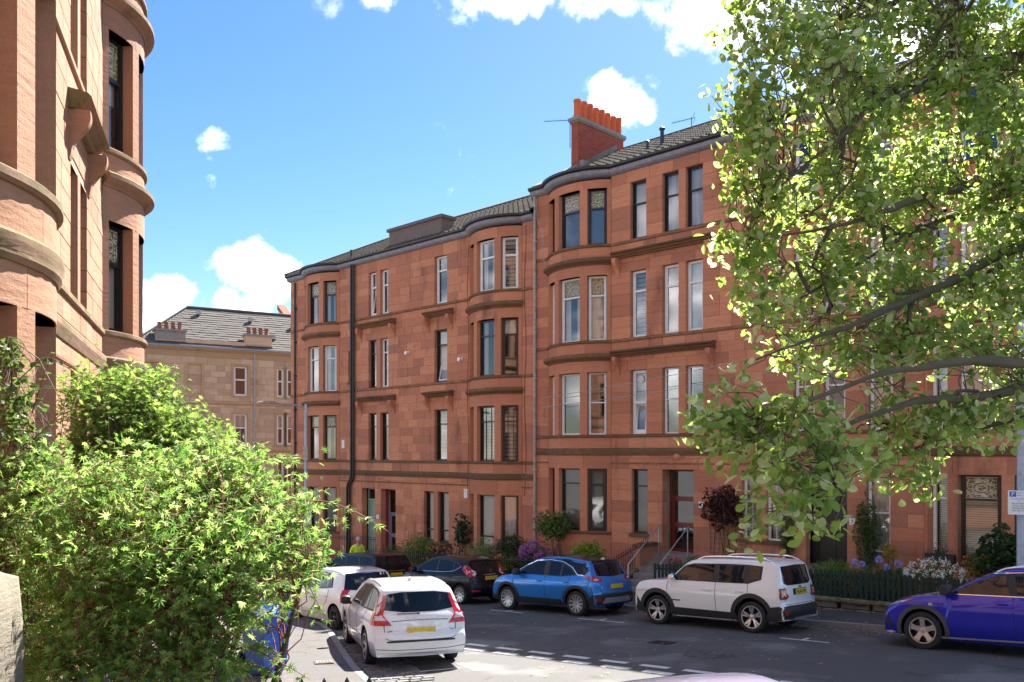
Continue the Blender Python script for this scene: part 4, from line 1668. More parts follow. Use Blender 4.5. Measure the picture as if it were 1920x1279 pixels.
gd = Vector((3.78, -3.21, 0)).normalized()
gn = Vector((gd.y, -gd.x, 0))
gp = Vector((-.97, 18.35, 0))
for k in range(-2, 15):
    p = gp + gd * (.87 * k)
    stripe(p, gd, .58, .19)
    p2 = p + gn * .47 + gd * .35
    stripe(p2, gd, .58, .19)
stripe((-.98, 15.95), (.42, -.86), .85, .12)
stripe((-1.95, 15.0), (.9, .42), 1.1, .07)
stripe((-2.45, 14.4), (.9, .45), .55, .08)
for u0, L in ((1.6, 1.3), (4.9, 1.5), (10.6, 1.1), (-4.2, 1.2), (16, 1.5)):
    a = T(u0, 7.45)
    stripe(a, EU, L, .08)
    a = T(u0 + L * .45, 7.45)
    stripe(a, -NO, .35, .08)

def ground_matrix(x, y, rz, dz=0.0):
    n = Vector((-.0133, .072, 1)).normalized()
    X = Vector((math.cos(rz), math.sin(rz), 0))
    Y = n.cross(X).normalized()
    X = Y.cross(n)
    M = Matrix((X, Y, n)).transposed().to_4x4()
    M.translation = (x, y, road_z(x, y) + dz)
    return M


# gully grates and covers in the carriageway
for (u, v), lb in (((6.6, 5.35), 'iron gully grate in the right gutter before the white boxy car'), ((-.2, 5.35), 'iron gully grate in the right gutter by the sky blue crossover'), ((9.0, 9.6), 'small iron grate out in the shaded road')):
    p = T(u, v)
    ge = empty('gully_grate', label=lb, cat='gully grate', mat=ground_matrix(p.x, p.y, math.atan2(EU.y, EU.x), .006))
    m = MB()
    m.box(-.24, .24, -.2, -.17, -.02, .008).box(-.24, .24, .17, .2, -.02, .008).box(-.24, -.21, -.17, .17, -.02, .008).box(.21, .24, -.17, .17, -.02, .008)
    m.build('frame', IRON, ge, fix=False)
    for k in range(9):
        MB().box(-.195 + k * .046, -.172 + k * .046, -.17, .17, -.02, .006).build('grate_bar', IRON, ge, fix=False)

# iron cover in the left pavement
mc = empty('manhole_cover', label='small iron cover set in the sunlit left pavement', cat='manhole cover', mat=ground_matrix(-3.42, 15.5, R(17), KH + .014) @ Matrix.Diagonal((.55, .9, 1, 1)))
MB().box(-.3, .3, -.19, .19, -.03, .006).build('cover_frame', plain('rusty_iron', (.15, .10, .075), .7, .4, var=.3), mc, fix=False)
for i in range(5):
    for j in range(3):
        MB().box(-.25 + i * .105, -.17 + i * .105, -.15 + j * .105, -.08 + j * .105, .006, .014).build('raised_pad', KERBM, mc, fix=False)

# fallen leaves along the right gutter
q = []
for _ in range(900):
    u = random.uniform(-8, 18)
    v = 5.25 + abs(random.gauss(0, .28)) if random.random() < .7 else random.uniform(3.0, 7.5)
    q.append(T(u, v))
for _ in range(120):
    p = Vector((random.uniform(-3, 6), random.uniform(13, 24), 0))
    q.append(p)
LV = np.array([(0, -.5, 0), (.32, -.1, .06), (0, .5, .0), (-.32, -.1, .06)])
V, Fc = [], []
for p in q:
    s_ = random.uniform(.05, .1)
    a = random.uniform(0, 6.3)
    ca, sa = math.cos(a), math.sin(a)
    n = len(V)
    d = (p - RO).dot(NO)
    base = road_z(p.x, p.y) + (KH + .02 if 2.9 < d < 5.0 else 0) + .012
    tl = random.uniform(-.3, .3)
    for x, y, z in LV:
        V.append((p.x + s_ * (x * ca - y * sa), p.y + s_ * (x * sa + y * ca), base + abs(s_ * y * tl) + s_ * z))
    Fc.append((n, n + 1, n + 2, n + 3))
fl = link('fallen_leaves', mesh_np('fallen_leaves', V, Fc, 4, leafmat('dry_leaf', (.30, .16, .05), (.42, .25, .08), (.5, .34, .14), .2, .7), rnd=rng.random(len(Fc))))
tag(fl, 'yellow and brown fallen leaves scattered along the right gutter', 'fallen leaves', kind='stuff')

# ------------------------------------------------------------------ leaves
def oval_leaf(w=.33):
    v = [(0, -.5, 0), (w * .8, -.22, .07), (w, .08, .09), (w * .6, .36, .06), (0, .5, 0), (-w * .6, .36, .06), (-w, .08, .09), (-w * .8, -.22, .07), (0, 0, 0)]
    f = [(0, 1, 2, 8), (8, 2, 3, 4), (8, 4, 5, 6), (0, 8, 6, 7)]
    return np.array(v), np.array(f)


def palm_leaf():
    tips = [(-125, .26), (-78, .43), (-38, .54), (0, .60), (38, .54), (78, .43), (125, .26)]
    v = [(0, -.08, .0)]
    no_ = [(-160, .08)] + [((a[0] + c[0]) / 2, .17) for a, c in zip(tips[:-1], tips[1:])] + [(160, .08)]
    for a, r in no_:
        v.append((r * math.sin(R(a)), r * math.cos(R(a)) - .08, .03))
    for a, r in tips:
        v.append((r * math.sin(R(a)), r * math.cos(R(a)) - .08, -.06 * r))
    f = [(0, 1 + i, 9 + i, 2 + i) for i in range(7)]
    return np.array(v), np.array(f)


def blade_leaf():
    v = [(-.03, -.5, 0), (.03, -.5, 0), (.045, 0, .16), (-.045, 0, .16), (.008, .5, .02), (-.008, .5, .02)]
    return np.array(v), np.array([(0, 1, 2, 3), (3, 2, 4, 5)])


def petal():
    v = [(0, -.5, 0), (.42, 0, .12), (0, .5, .0), (-.42, 0, .12)]
    return np.array(v, float), np.array([(0, 1, 2, 3)])


OVAL, PALM, BLADE, PETAL, SLIM = oval_leaf(), palm_leaf(), blade_leaf(), petal(), oval_leaf(.17)


def frames(nrm, axis):
    """rotation matrices (N,3,3): columns x, y(leaf axis), z(normal)"""
    n = nrm / np.linalg.norm(nrm, axis=1, keepdims=True)
    y = axis - n * (axis * n).sum(1, keepdims=True)
    y /= np.maximum(1e-6, np.linalg.norm(y, axis=1, keepdims=True))
    x = np.cross(y, n)
    return np.stack([x, y, n], 2)


def leaf_mesh(name, unit, P, Rm, sz, mat, rn=None):
    uv, uf = unit
    V = np.einsum('nij,kj->nki', Rm * sz[:, None, None], uv) + P[:, None, :]
    n = len(P)
    F = uf[None] + (np.arange(n) * len(uv))[:, None, None]
    r = np.repeat(rng.random(n) if rn is None else rn, len(uf))
    return mesh_np(name, V.reshape(-1, 3), F.reshape(-1, 4), 4, mat, rnd=r)


def leaves_on(root, unit, P, Rm, sz, mat, singles=0, rest='foliage'):
    """the leaves that show largest become parts of their own, the rest one part"""
    base = np.array(root.location)
    n = len(P)
    idx = np.zeros(n, bool)
    if singles:
        k = np.array([seen_px(p) for p in P]) * sz * (np.abs(Rm[:, 1, 2]) + .3)
        o = np.argsort(-k)[:singles]
        o = o[k[o] > 0]
        idx[o] = True
        me = mesh_np('leaf', unit[0], unit[1], 4, mat, rnd=np.zeros(len(unit[1])))
        for i in o:
            M = Matrix([[*(Rm[i][r] * sz[i]), P[i][r] - base[r]] for r in range(3)] + [[0, 0, 0, 1]])
            link('leaf', me, root, M)
    q = ~idx
    if q.any():
        o = link(rest, leaf_mesh(rest, unit, P[q] - base, Rm[q], sz[q], mat), root)
        o['kind'] = 'stuff'


def rand_dirs(n):
    v = rng.normal(size=(n, 3))
    return v / np.linalg.norm(v, axis=1, keepdims=True)


def tube_np(paths, rads, nside=5):
    """many thin tubes in one mesh: paths list of (k,3) arrays, rads list of (k,)"""
    V, F = [], []
    off = 0
    for p, r in zip(paths, rads):
        k = len(p)
        d = np.gradient(p, axis=0)
        d /= np.maximum(1e-9, np.linalg.norm(d, axis=1, keepdims=True))
        ref = np.array([0, 0, 1.0]) if abs(d[0][2]) < .85 else np.array([1.0, 0, 0])
        x = np.cross(d, ref)
        x /= np.maximum(1e-9, np.linalg.norm(x, axis=1, keepdims=True))
        y = np.cross(x, d)
        a = np.arange(nside) * 2 * PI / nside
        ring = p[:, None] + (x[:, None] * np.cos(a)[None, :, None] + y[:, None] * np.sin(a)[None, :, None]) * r[:, None, None]
        V.append(ring.reshape(-1, 3))
        i = np.arange(k - 1)[:, None] * nside
        j = np.arange(nside)[None]
        j2 = (j + 1) % nside
        F.append(np.stack([i + j, i + j2, i + nside + j2, i + nside + j], 2).reshape(-1, 4) + off)
        off += k * nside
    return np.concatenate(V), np.concatenate(F)


def wiggle(a, b, n, amp, sag=0.0):
    t = np.linspace(0, 1, n)[:, None]
    p = a * (1 - t) + b * t
    L = np.linalg.norm(b - a)
    w = np.cumsum(rng.normal(size=(n, 3)) * amp * L / n, axis=0)
    w -= w[0]
    w -= t * w[-1]
    p = p + w
    p[:, 2] -= sag * L * np.sin(t[:, 0] * PI)
    return p


# ------------------------------------------------------------------ the whitebeam overhanging the street from the right
LIMBS = [
    (0.085, [(7.11, 8.3, 0.78), (5.73, 7.9, 0.79), (4.5, 7.5, 0.57), (4.06, 7.3, 0.46), (3.3, 7.0, 0.37), (2.89, 6.8, 0.26), (2.47, 6.6, 0.08), (2.11, 6.5, -0.12)]),
    (0.075, [(7.11, 8.3, 1.09), (5.58, 7.7, 0.91), (4.32, 7.2, 0.72), (3.81, 7.0, 0.73), (3.41, 6.9, 0.63), (3.15, 6.8, 0.59), (2.97, 6.7, 0.64), (2.64, 6.6, 0.45), (2.19, 6.5, 0.3), (1.62, 6.5, 0.24)]),
    (0.075, [(7.11, 8.3, 1.92), (5.91, 8.3, 2.18), (5.12, 8.2, 2.1), (4.46, 8.1, 1.77), (4.0, 8.0, 1.52), (3.56, 7.9, 1.33), (3.08, 7.7, 1.08), (2.53, 7.5, 0.89), (2.1, 7.3, 0.73)]),
    (0.07, [(7.16, 8.3, 2.23), (6.13, 8.6, 2.47), (5.34, 8.9, 2.55), (5.09, 9.0, 2.62), (4.73, 9.0, 2.53), (4.39, 9.0, 2.42), (3.82, 9.0, 2.14), (3.26, 9.0, 1.8), (2.76, 9.0, 1.46)]),
    (0.075, [(7.16, 8.3, 2.44), (5.99, 8.4, 2.73), (5.1, 8.5, 2.68), (4.89, 8.5, 2.75), (4.62, 8.6, 2.7), (4.24, 8.7, 2.68), (3.85, 8.8, 2.56), (3.23, 8.9, 2.34), (2.48, 9.0, 2.31)]),
    (0.075, [(7.16, 8.3, 2.85), (6.13, 8.6, 3.71), (5.5, 8.8, 4.18), (4.95, 8.8, 4.03), (4.51, 8.7, 3.91), (4.08, 8.6, 3.65), (3.61, 8.5, 3.48), (3.4, 8.5, 3.37), (3.18, 8.4, 3.07), (2.91, 8.3, 2.85), (2.46, 8.2, 2.46)]),
    (0.1, [(7.16, 8.3, 2.23), (6.55, 8.8, 2.86), (5.93, 9.3, 3.25), (5.52, 9.5, 3.65), (5.17, 9.5, 4.36), (4.6, 9.5, 4.93), (4.04, 9.5, 5.52), (3.32, 9.5, 6.0)]),
    (0.06, [(5.17, 9.5, 4.36), (5.04, 9.6, 4.86), (5.02, 9.8, 5.57), (5.0, 10.0, 6.56)]),
    (0.07, [(7.16, 8.3, 3.11), (5.95, 8.0, 4.05), (4.88, 7.8, 4.34), (4.04, 7.7, 4.38), (3.18, 7.7, 4.19)]),
    (0.06, [(7.11, 8.3, 0.67), (5.65, 7.6, 0.38), (4.5, 7.2, 0.27), (3.73, 7.1, 0.13), (3.24, 7.0, 0.0), (2.98, 7.0, -0.18)]),
    (0.08, [(7.2, 8.3, 2.6), (7.9, 9.2, 3.9), (8.6, 10.0, 5.2), (9.0, 10.6, 6.2)]),
    (0.08, [(7.2, 8.3, 2.3), (8.3, 7.6, 3.2), (9.2, 7.2, 4.2)]),
]
LOBES = [((2.34, 8.5, 4.36), 0.37, 0.37), ((2.7, 8.3, 3.84), 0.57, 0.47), ((2.31, 8.4, 3.36), 0.39, 0.42), ((2.39, 8.3, 2.7), 0.44, 0.47), ((2.31, 8.4, 2.1), 0.34, 0.37), ((2.46, 8.2, 1.49), 0.36, 0.41), ((3.07, 8.2, 4.05), 0.56, 0.46), ((3.98, 8.6, 4.35), 0.7, 0.43), ((4.9, 8.8, 4.35), 0.55, 0.5), ((3.22, 8.6, 3.39), 0.64, 0.54), ((3.89, 8.4, 3.41), 0.63, 0.53), ((4.67, 8.4, 3.31), 0.58, 0.58), ((3.21, 8.7, 2.56), 0.65, 0.54), ((3.98, 8.6, 2.63), 0.64, 0.54), ((4.67, 8.3, 2.33), 0.47, 0.52), ((3.15, 8.4, 1.73), 0.53, 0.47), ((3.65, 8.0, 1.65), 0.5, 0.45), ((4.39, 7.9, 1.43), 0.44, 0.44), ((2.59, 7.4, 0.88), 0.42, 0.28), ((3.19, 7.4, 0.93), 0.42, 0.32), ((3.89, 7.4, 0.97), 0.42, 0.32), ((1.42, 6.5, 0.2), 0.2, 0.24), ((1.67, 6.5, 0.37), 0.22, 0.18), ((1.73, 6.3, 0.04), 0.35, 0.28), ((2.13, 6.3, 0.24), 0.35, 0.28), ((1.94, 6.1, -0.19), 0.32, 0.23), ((1.65, 6.0, -0.45), 0.17, 0.15), ((2.14, 6.0, -0.41), 0.15, 0.26), ((2.52, 6.4, 0.0), 0.32, 0.28), ((3.15, 6.8, 0.21), 0.38, 0.26), ((3.1, 6.8, -0.13), 0.26, 0.17), ((3.63, 7.0, 0.22), 0.35, 0.24), ((4.19, 7.2, 0.23), 0.27, 0.27), ((4.46, 7.6, 0.71), 0.24, 0.28), ((3.31, 6.8, -0.23), 0.11, 0.15), ((5.65, 8.3, 1.82), 0.78, 1.56), ((5.79, 8.5, 3.98), 0.8, 1.06), ((6.69, 8.3, 2.59), 0.78, 1.82), ((4.35, 8.8, 5.5), 1.38, 0.66), ((2.8, 8.3, 4.88), 0.73, 0.47), ((8.6, 9.8, 5.2), .9, .7), ((9.0, 7.4, 4.0), .8, .7)]

# the lowest sprays hang nearest to the street's mouth, clear of the crown's own shade
LOBES = [(tuple(a * .82 for a in c), rx * .84, rz * .84) if c[1] <= 6.6 else (c, rx, rz) for c, rx, rz in LOBES]
LOBES = [(tuple(a * s_ for a in c), rx * s_, rz * s_) for c, rx, rz in LOBES for s_ in (.78 if c[2] > 1.0 and c[0] / c[1] < .335 else .89 if c[2] > 1.0 and c[0] / c[1] < .42 else 1.0,)]
for k in range(2, 9):
    r_, pts = LIMBS[k]
    LIMBS[k] = (r_, [tuple(a * (.78 if q[0] / q[1] < .335 else 1 - .22 * max(0, min(1, (.52 - q[0] / q[1]) / .185))) for a in q) for q in pts])
for k in (0, 1):
    r_, pts = LIMBS[k]
    n_ = len(pts) - 1
    LIMBS[k] = (r_, [tuple(a * (1 - .18 * max(0, i / n_ - .25) / .75) for a in q) for i, q in enumerate(pts)])


def resample(pts, n):
    P = np.array(pts, float)
    d = np.r_[0, np.cumsum(np.linalg.norm(np.diff(P, axis=0), axis=1))]
    s_ = np.linspace(0, d[-1], n)
    # catmull-like smoothing through dense linear resample and a light blur
    Q = np.stack([np.interp(s_, d, P[:, k]) for k in range(3)], 1)
    for _ in range(2):
        Q[1:-1] = .25 * Q[:-2] + .5 * Q[1:-1] + .25 * Q[2:]
    return Q


def sprays(root, limbs, lobes, nfac, per, unit, mat, twigmat, lsz, singles, up=.55, droop=.25, spread=.11, tw=(.007, .003), thin=1.0, depth=.95, back=None):
    """twigs from the limbs into the crown's volume, leaves at and along their ends"""
    base = np.array(root.location)
    LP = np.concatenate([resample(p, 24)[4:] for _, p in limbs])
    P, A, N, paths, rads = [], [], [], [], []
    for (c, rx, rz) in lobes:
        c = np.array(c)
        ry = max(rx, rz) * depth
        n = max(3, int(nfac * (rx * rz + rx * ry + rz * ry) * 2.2 * thin))
        d = rand_dirs(n) * (rng.random((n, 1)) ** .42)
        for q in c + d * np.array([rx, ry, rz]):
            dist = np.linalg.norm(LP - q, axis=1) + .35 * np.maximum(0, q[0] * -1 + LP[:, 0] * 1 < 0)
            near = np.argsort(dist)[:34]
            s_ = LP[near[rng.integers(len(near))]]
            path = wiggle(s_, q, 7, .55, -.06)
            paths.append(path - base)
            L = np.linalg.norm(q - s_)
            rads.append(np.linspace(tw[0] * (1 + L * .5), tw[1], 7))
            dr = path[-1] - path[-2]
            dr /= max(1e-6, np.linalg.norm(dr))
            k = per
            # a rosette at the tip, a few leaves on the way
            for j in range(k):
                if j < k * .7:
                    o = q + rng.normal(size=3) * spread * .45
                    a = dr * .6 + rand_dirs(1)[0]
                else:
                    t = rng.uniform(.45, .95)
                    i0 = int(t * 6)
                    o = path[i0] + rng.normal(size=3) * spread * .3
                    a = rand_dirs(1)[0]
                a[2] -= droop
                a /= np.linalg.norm(a)
                P.append(o + a * lsz[0] * .5)
                A.append(a)
                N.append(np.array([0, 0, up]) + rand_dirs(1)[0] * .8)
    P, A, N = np.array(P), np.array(A), np.array(N)
    Rm = frames(N, A)
    sz = rng.uniform(lsz[0], lsz[1], len(P))
    leaves_on(root, unit, P, Rm, sz, mat, singles)
    V, F = tube_np(paths, rads, 4)
    o = link('twigs', mesh_np('twigs', V, F, 4, twigmat, smooth=True), root)
    o['kind'] = 'stuff'


wb = empty('whitebeam_tree', (7.4, 8.3, road_z(7.4, 8.3) + .1), 0, 'big whitebeam whose leafy limbs reach in from the right', 'tree')
B0 = np.array(wb.location)
tr = resample([(7.55, 8.4, B0[2] - .3), (7.45, 8.35, -1.8), (7.3, 8.3, -.3), (7.15, 8.3, 1.0), (7.2, 8.3, 2.3), (7.2, 8.35, 3.0)], 16)
V, F = tube_np([tr - B0], [np.linspace(.27, .15, 16)], 14)
link('trunk', mesh_np('trunk', V, F, 4, BARK, smooth=True), wb)
for r, pts in LIMBS:
    p = resample(pts, 26)
    p = p + np.cumsum(rng.normal(size=p.shape) * .008, axis=0)
    V, F = tube_np([p - B0], [np.linspace(r, .006, 26) * (1 + .12 * rng.normal(size=26))], 9)
    link('limb', mesh_np('limb', V, F, 4, BARK, smooth=True), wb)
# side branches leaving the limbs
sub, srad, sl_ = [], [], []
for r, pts in LIMBS:
    p = resample(pts, 26)
    for k in range(7, 25, 2):
        d = p[min(25, k + 1)] - p[k - 1]
        d /= np.linalg.norm(d)
        e_ = d * .9 + rand_dirs(1)[0] * .75
        e_[2] += -.1
        q = p[k] + e_ / np.linalg.norm(e_) * rng.uniform(.5, 1.15)
        if q[1] < 4.7 or q[2] < -.6:
            continue
        if min(max(abs(q[0] - c_[0]) / rx_, abs(q[1] - c_[1]) / max(rx_, rz_), abs(q[2] - c_[2]) / rz_) for c_, rx_, rz_ in LOBES) > 1.05:
            continue
        w = wiggle(p[k], q, 9, .5, -.05)
        sub.append(w - B0)
        srad.append(np.linspace(r * .30, .007, 9))
        sl_.append((0, [tuple(z) for z in w]))
V, F = tube_np(sub, srad, 6)
link('side_branches', mesh_np('side_branches', V, F, 4, BARK, smooth=True), wb)['kind'] = 'stuff'
sprays(wb, LIMBS + [(0, [tuple(q + B0) for q in w]) for w in sub], LOBES, 36, 14, OVAL, WBEAM, TWIG, (.05, .098), 300, up=.5, droop=.2, spread=.13, tw=(.0042, .0022))

# ------------------------------------------------------------------ maples in the left front garden
FM = [((-3.54, 6.3, -0.2), 0.24, 0.28), ((-3.04, 6.0, -0.34), 0.34, 0.3), ((-2.67, 6.1, -0.19), 0.42, 0.23), ((-2.28, 6.3, -0.16), 0.39, 0.24), ((-1.96, 6.4, -0.2), 0.32, 0.24), ((-1.68, 6.4, -0.44), 0.22, 0.28), ((-1.54, 6.4, -0.76), 0.16, 0.22), ((-2.35, 5.7, -0.5), 0.53, 0.29), ((-1.92, 5.8, -0.58), 0.36, 0.29), ((-2.73, 5.6, -0.7), 0.42, 0.24), ((-2.17, 5.5, -0.82), 0.38, 0.24), ((-1.82, 5.7, -0.96), 0.23, 0.21), ((-2.52, 5.6, -1.08), 0.39, 0.21), ((-2.07, 5.7, -1.21), 0.21, 0.25), ((-3.38, 6.0, -0.56), 0.22, 0.22), ((-2.8, 5.4, -1.28), 0.24, 0.17), ((-1.99, 5.9, -1.44), 0.15, 0.15), ((-2.9, 5.6, -1.32), .36, .22), ((-2.4, 5.35, -1.42), .36, .18), ((-2.15, 5.6, -1.42), .26, .2), ((-3.3, 6.2, -1.1), .3, .4), ((-2.6, 7.0, -.5), .6, .35), ((-2.2, 6.6, -.9), .5, .4), ((-2.95, 6.4, -.95), .45, .4)]
BM = [((-5.3, 10.6, 0.73), 0.36, 0.3), ((-4.93, 10.8, 0.81), 0.41, 0.3), ((-4.61, 11, 0.82), 0.28, 0.31), ((-5.07, 10.4, 0.33), 0.49, 0.39), ((-4.55, 10.7, 0.4), 0.54, 0.4), ((-4.19, 11, 0.34), 0.41, 0.34), ((-3.92, 11.2, 0.07), 0.28, 0.28), ((-5.21, 10.3, -0.06), 0.32, 0.32), ((-4.55, 10.4, -0.07), 0.59, 0.33), ((-4.7, 10.8, -.6), .8, .5), ((-4.9, 11.3, .2), .6, .6)]
fm = empty('japanese_maple', (-2.45, 6.1, road_z(-2.45, 6.1) + KH), 0, 'sprawling light green maple in front, drooping over the pavement and blue bins', 'tree')
FB = np.array(fm.location)
FL = []
for k, (c, rx, rz) in enumerate(FM):
    b0 = FB + np.array([rng.uniform(-.12, .12), rng.uniform(-.1, .1), -.2])
    c = np.array(c)
    mid = b0 * .5 + c * .5 + np.array([rng.uniform(-.25, .25), rng.uniform(-.2, .2), .15])
    FL.append((.045, [tuple(b0), tuple(b0 * .8 + mid * .2 + np.array([0, 0, .3])), tuple(mid), tuple(c - np.array([0, 0, rz * .3]))]))
for k, (r, pts) in enumerate(FL):
    p = resample(pts, 18)
    V, F = tube_np([p - FB], [np.linspace(.055 if k % 3 == 0 else .035, .010, 18)], 8)
    link('stem', mesh_np('stem', V, F, 4, BARK, smooth=True), fm)
SP = [[(-1.93, 6.3, -0.12), (-1.72, 6.25, 0.0), (-1.53, 6.2, -0.07)], [(-1.57, 6.3, -0.35), (-1.32, 6.2, -0.35), (-1.07, 6.1, -0.44), (-0.87, 6.0, -0.55)], [(-1.63, 6.2, -0.78), (-1.47, 6.1, -0.91), (-1.36, 6.05, -1.1), (-1.27, 6.0, -1.22)], [(-1.86, 6.2, -0.89), (-1.64, 6.1, -1.07), (-1.5, 6.0, -1.12)], [(-1.92, 5.9, -1.29), (-1.59, 5.8, -1.41), (-1.35, 5.7, -1.51)], [(-2.85, 6, -0.08), (-2.66, 5.9, -0.01), (-2.43, 5.9, 0.0)], [(-2.72, 5.5, -0.52), (-2.62, 5.45, -0.78), (-2.58, 5.4, -1.05)], [(-2.09, 6.3, -0.04), (-1.93, 6.3, 0.06), (-1.81, 6.3, 0.1)]]


def trailing(root, runs, unit, mat, twigmat, lsz, n=13):
    """long shoots hung with leaves in pairs"""
    base = np.array(root.location)
    P, A, N, paths, rads = [], [], [], [], []
    for pts in runs:
        p = resample(pts, 16)
        paths.append(p - base)
        rads.append(np.linspace(.006, .002, 16))
        for k in range(n):
            i = 1 + int(14 * k / n)
            d = p[i + 1] - p[i - 1] if i < 15 else p[15] - p[13]
            d /= np.linalg.norm(d)
            for s_ in (-1, 1):
                side = np.cross(d, [0, 0, 1]) * s_
                a = d * .7 + side * .8 + rng.normal(size=3) * .25 + np.array([0, 0, -.45])
                a /= np.linalg.norm(a)
                P.append(p[i] + a * lsz[0] * .55)
                A.append(a)
                N.append(np.array([0, -.25, .7]) + rand_dirs(1)[0] * .5)
    P, A, N = map(np.array, (P, A, N))
    o = link('trailing_shoots', leaf_mesh('trailing_shoots', unit, P - base, frames(N, A), rng.uniform(lsz[0], lsz[1], len(P)), mat), root)
    o['kind'] = 'stuff'
    V, F = tube_np(paths, rads, 4)
    link('shoot_stems', mesh_np('shoot_stems', V, F, 4, twigmat, smooth=True), root)['kind'] = 'stuff'


sprays(fm, FL, FM, 70, 13, PALM, MAPLE, REDTWIG, (.055, .105), 300, up=.6, droop=.6, spread=.2, tw=(.004, .002), depth=1.0)
# many random arching shoots give the shrub its shaggy outline
for c, rx, rz in FM[:17]:
    for _ in range(7):
        a = np.array(c) + rand_dirs(1)[0] * np.array([rx, rx, rz]) * .7
        o = rand_dirs(1)[0]
        o[2] = abs(o[2]) * .3 - .1
        o[0] += .15
        e1 = a + o * rng.uniform(.14, .28)
        e2 = e1 + o * rng.uniform(.1, .24) - np.array([0, 0, rng.uniform(.04, .26)])
        if e2[0] / e2[1] > -.225: continue
        SP.append([tuple(a), tuple(e1), tuple(e2)])
trailing(fm, SP, PALM, MAPLE, REDTWIG, (.07, .11), 9)
bm = empty('japanese_maple', (-4.8, 10.9, road_z(-4.8, 10.9) + KH), 0, 'rounded dark green maple behind, against the pale stone house', 'tree')
BB = np.array(bm.location)
BL = []
for k, (c, rx, rz) in enumerate(BM):
    b0 = BB + np.array([rng.uniform(-.1, .1), rng.uniform(-.1, .1), -.2])
    c = np.array(c)
    mid = b0 * .5 + c * .5 + np.array([rng.uniform(-.2, .2), rng.uniform(-.2, .2), .1])
    BL.append((.05, [tuple(b0), tuple(mid), tuple(c)]))
    p = resample(BL[-1][1], 14)
    V, F = tube_np([p - BB], [np.linspace(.05, .012, 14)], 7)
    link('stem', mesh_np('stem', V, F, 4, BARK, smooth=True), bm)
sprays(bm, BL, BM, 62, 12, PALM, MAPLE2, TWIG, (.085, .13), 150, up=.9, droop=.35, spread=.2, tw=(.005, .002), depth=1.0)

# climber on the near bow
CLB = [((-3.88, 6.6, 0.7), 0.1, 0.17), ((-3.72, 6.4, 0.36), 0.14, 0.2), ((-3.68, 6.4, 0.04), 0.18, 0.24), ((-3.6, 6.4, -0.2), 0.24, 0.2), ((-3.53, 6.5, -0.04), 0.12, 0.12), ((-3.75, 6.5, -.7), .2, .4), ((-3.75, 6.6, -1.4), .2, .5)]
cl = empty('climbing_rose', (-3.8, 6.6, road_z(-3.8, 6.6) + KH), 0, 'straggly climbing rose at the left edge beside the pale stone pier', 'climbing plant')
CB = np.array(cl.location)
p = resample([tuple(CB), (-3.8, 6.6, -2), (-3.75, 6.5, -.8), (-3.8, 6.55, .1), (-3.9, 6.6, .9)], 20)
V, F = tube_np([p - CB], [np.linspace(.022, .006, 20)], 6)
link('stem', mesh_np('stem', V, F, 4, BARK, smooth=True), cl)
sprays(cl, [(0, [tuple(q) for q in p])], CLB, 95, 9, OVAL, SHRUBM, TWIG, (.04, .075), 60, up=.5, droop=.3, spread=.09, tw=(.0022, .0015), depth=1.0)
trailing(cl, [[(-3.7, 6.4, .55), (-3.45, 6.3, .72), (-3.2, 6.3, .62)], [(-3.6, 6.4, .1), (-3.35, 6.35, .3), (-3.15, 6.3, .33)], [(-3.6, 6.4, .3), (-3.5, 6.4, .62), (-3.42, 6.4, .8)]], OVAL, SHRUBM, REDTWIG, (.04, .065), 7)


# ------------------------------------------------------------------ garden plants before the terrace
def plant(name, label, u, v, zc, rx, rz, n, lsz, mat, unit=OVAL, cat='shrub', zb=None, up=.6, droop=.1, flowers=None, stem=True, group=None, ry=None, shell=.42):
    p = T(u, v)
    g = road_z(p.x, p.y) + .28 if zb is None else zb
    e = empty(name, (p.x, p.y, g), 0, label, cat, group)
    c = np.array([p.x, p.y, zc])
    ry = rx if ry is None else ry
    d = rand_dirs(n) * (rng.random((n, 1)) ** shell)
    # lumpy outline
    lum = 1 + .22 * np.sin(d[:, :1] * 7 + zc * 9) * np.cos(d[:, 2:] * 6 + u)
    ax = np.array(EU)[None] * d[:, :1] * rx + np.array(NO)[None] * d[:, 1:2] * ry + np.array([[0, 0, 1.0]]) * d[:, 2:] * rz
    P = c + ax * lum
    A = d + rng.normal(size=(n, 3)) * .6
    A[:, 2] -= droop
    N = np.c_[np.zeros((n, 2)), np.full(n, up)] + rand_dirs(n) * .8 + d * .3
    sz = rng.uniform(lsz[0], lsz[1], n)
    o = link('foliage', leaf_mesh('foliage', unit, P - np.array(e.location), frames(N, A), sz, mat), e)
    o['kind'] = 'stuff'
    if stem:
        paths = []
        for _ in range(7):
            a = np.array([p.x + rng.uniform(-.05, .05), p.y + rng.uniform(-.05, .05), g - .1])
            paths.append(wiggle(a, c + rand_dirs(1)[0] * np.array([rx, rx, rz]) * .6, 8, .3) - np.array(e.location))
        V, F = tube_np(paths, [np.linspace(.018, .006, 8)] * 7, 5)
        link('stems', mesh_np('stems', V, F, 4, BARK, smooth=True), e)['kind'] = 'stuff'
    if flowers:
        fmat, k, fs, zlo = flowers
        dd = rand_dirs(k)
        dd[:, 2] = np.abs(dd[:, 2]) * (1 - zlo) + zlo * .0
        dd[:, 1] = np.abs(dd[:, 1])
        Q = c + (np.array(EU)[None] * dd[:, :1] * rx + np.array(NO)[None] * dd[:, 1:2] * ry + np.array([[0, 0, 1.0]]) * dd[:, 2:] * rz) * 1.04
        PP = (Q[:, None] + rng.normal(size=(k, 9, 3)) * fs * .5).reshape(-1, 3)
        o = link('flowers', leaf_mesh('flowers', PETAL, PP - np.array(e.location), frames(rand_dirs(len(PP)) + [0, 0, .6], rand_dirs(len(PP))), rng.uniform(.5, .9, len(PP)) * fs, fmat), e)
        o['kind'] = 'stuff'
    return e


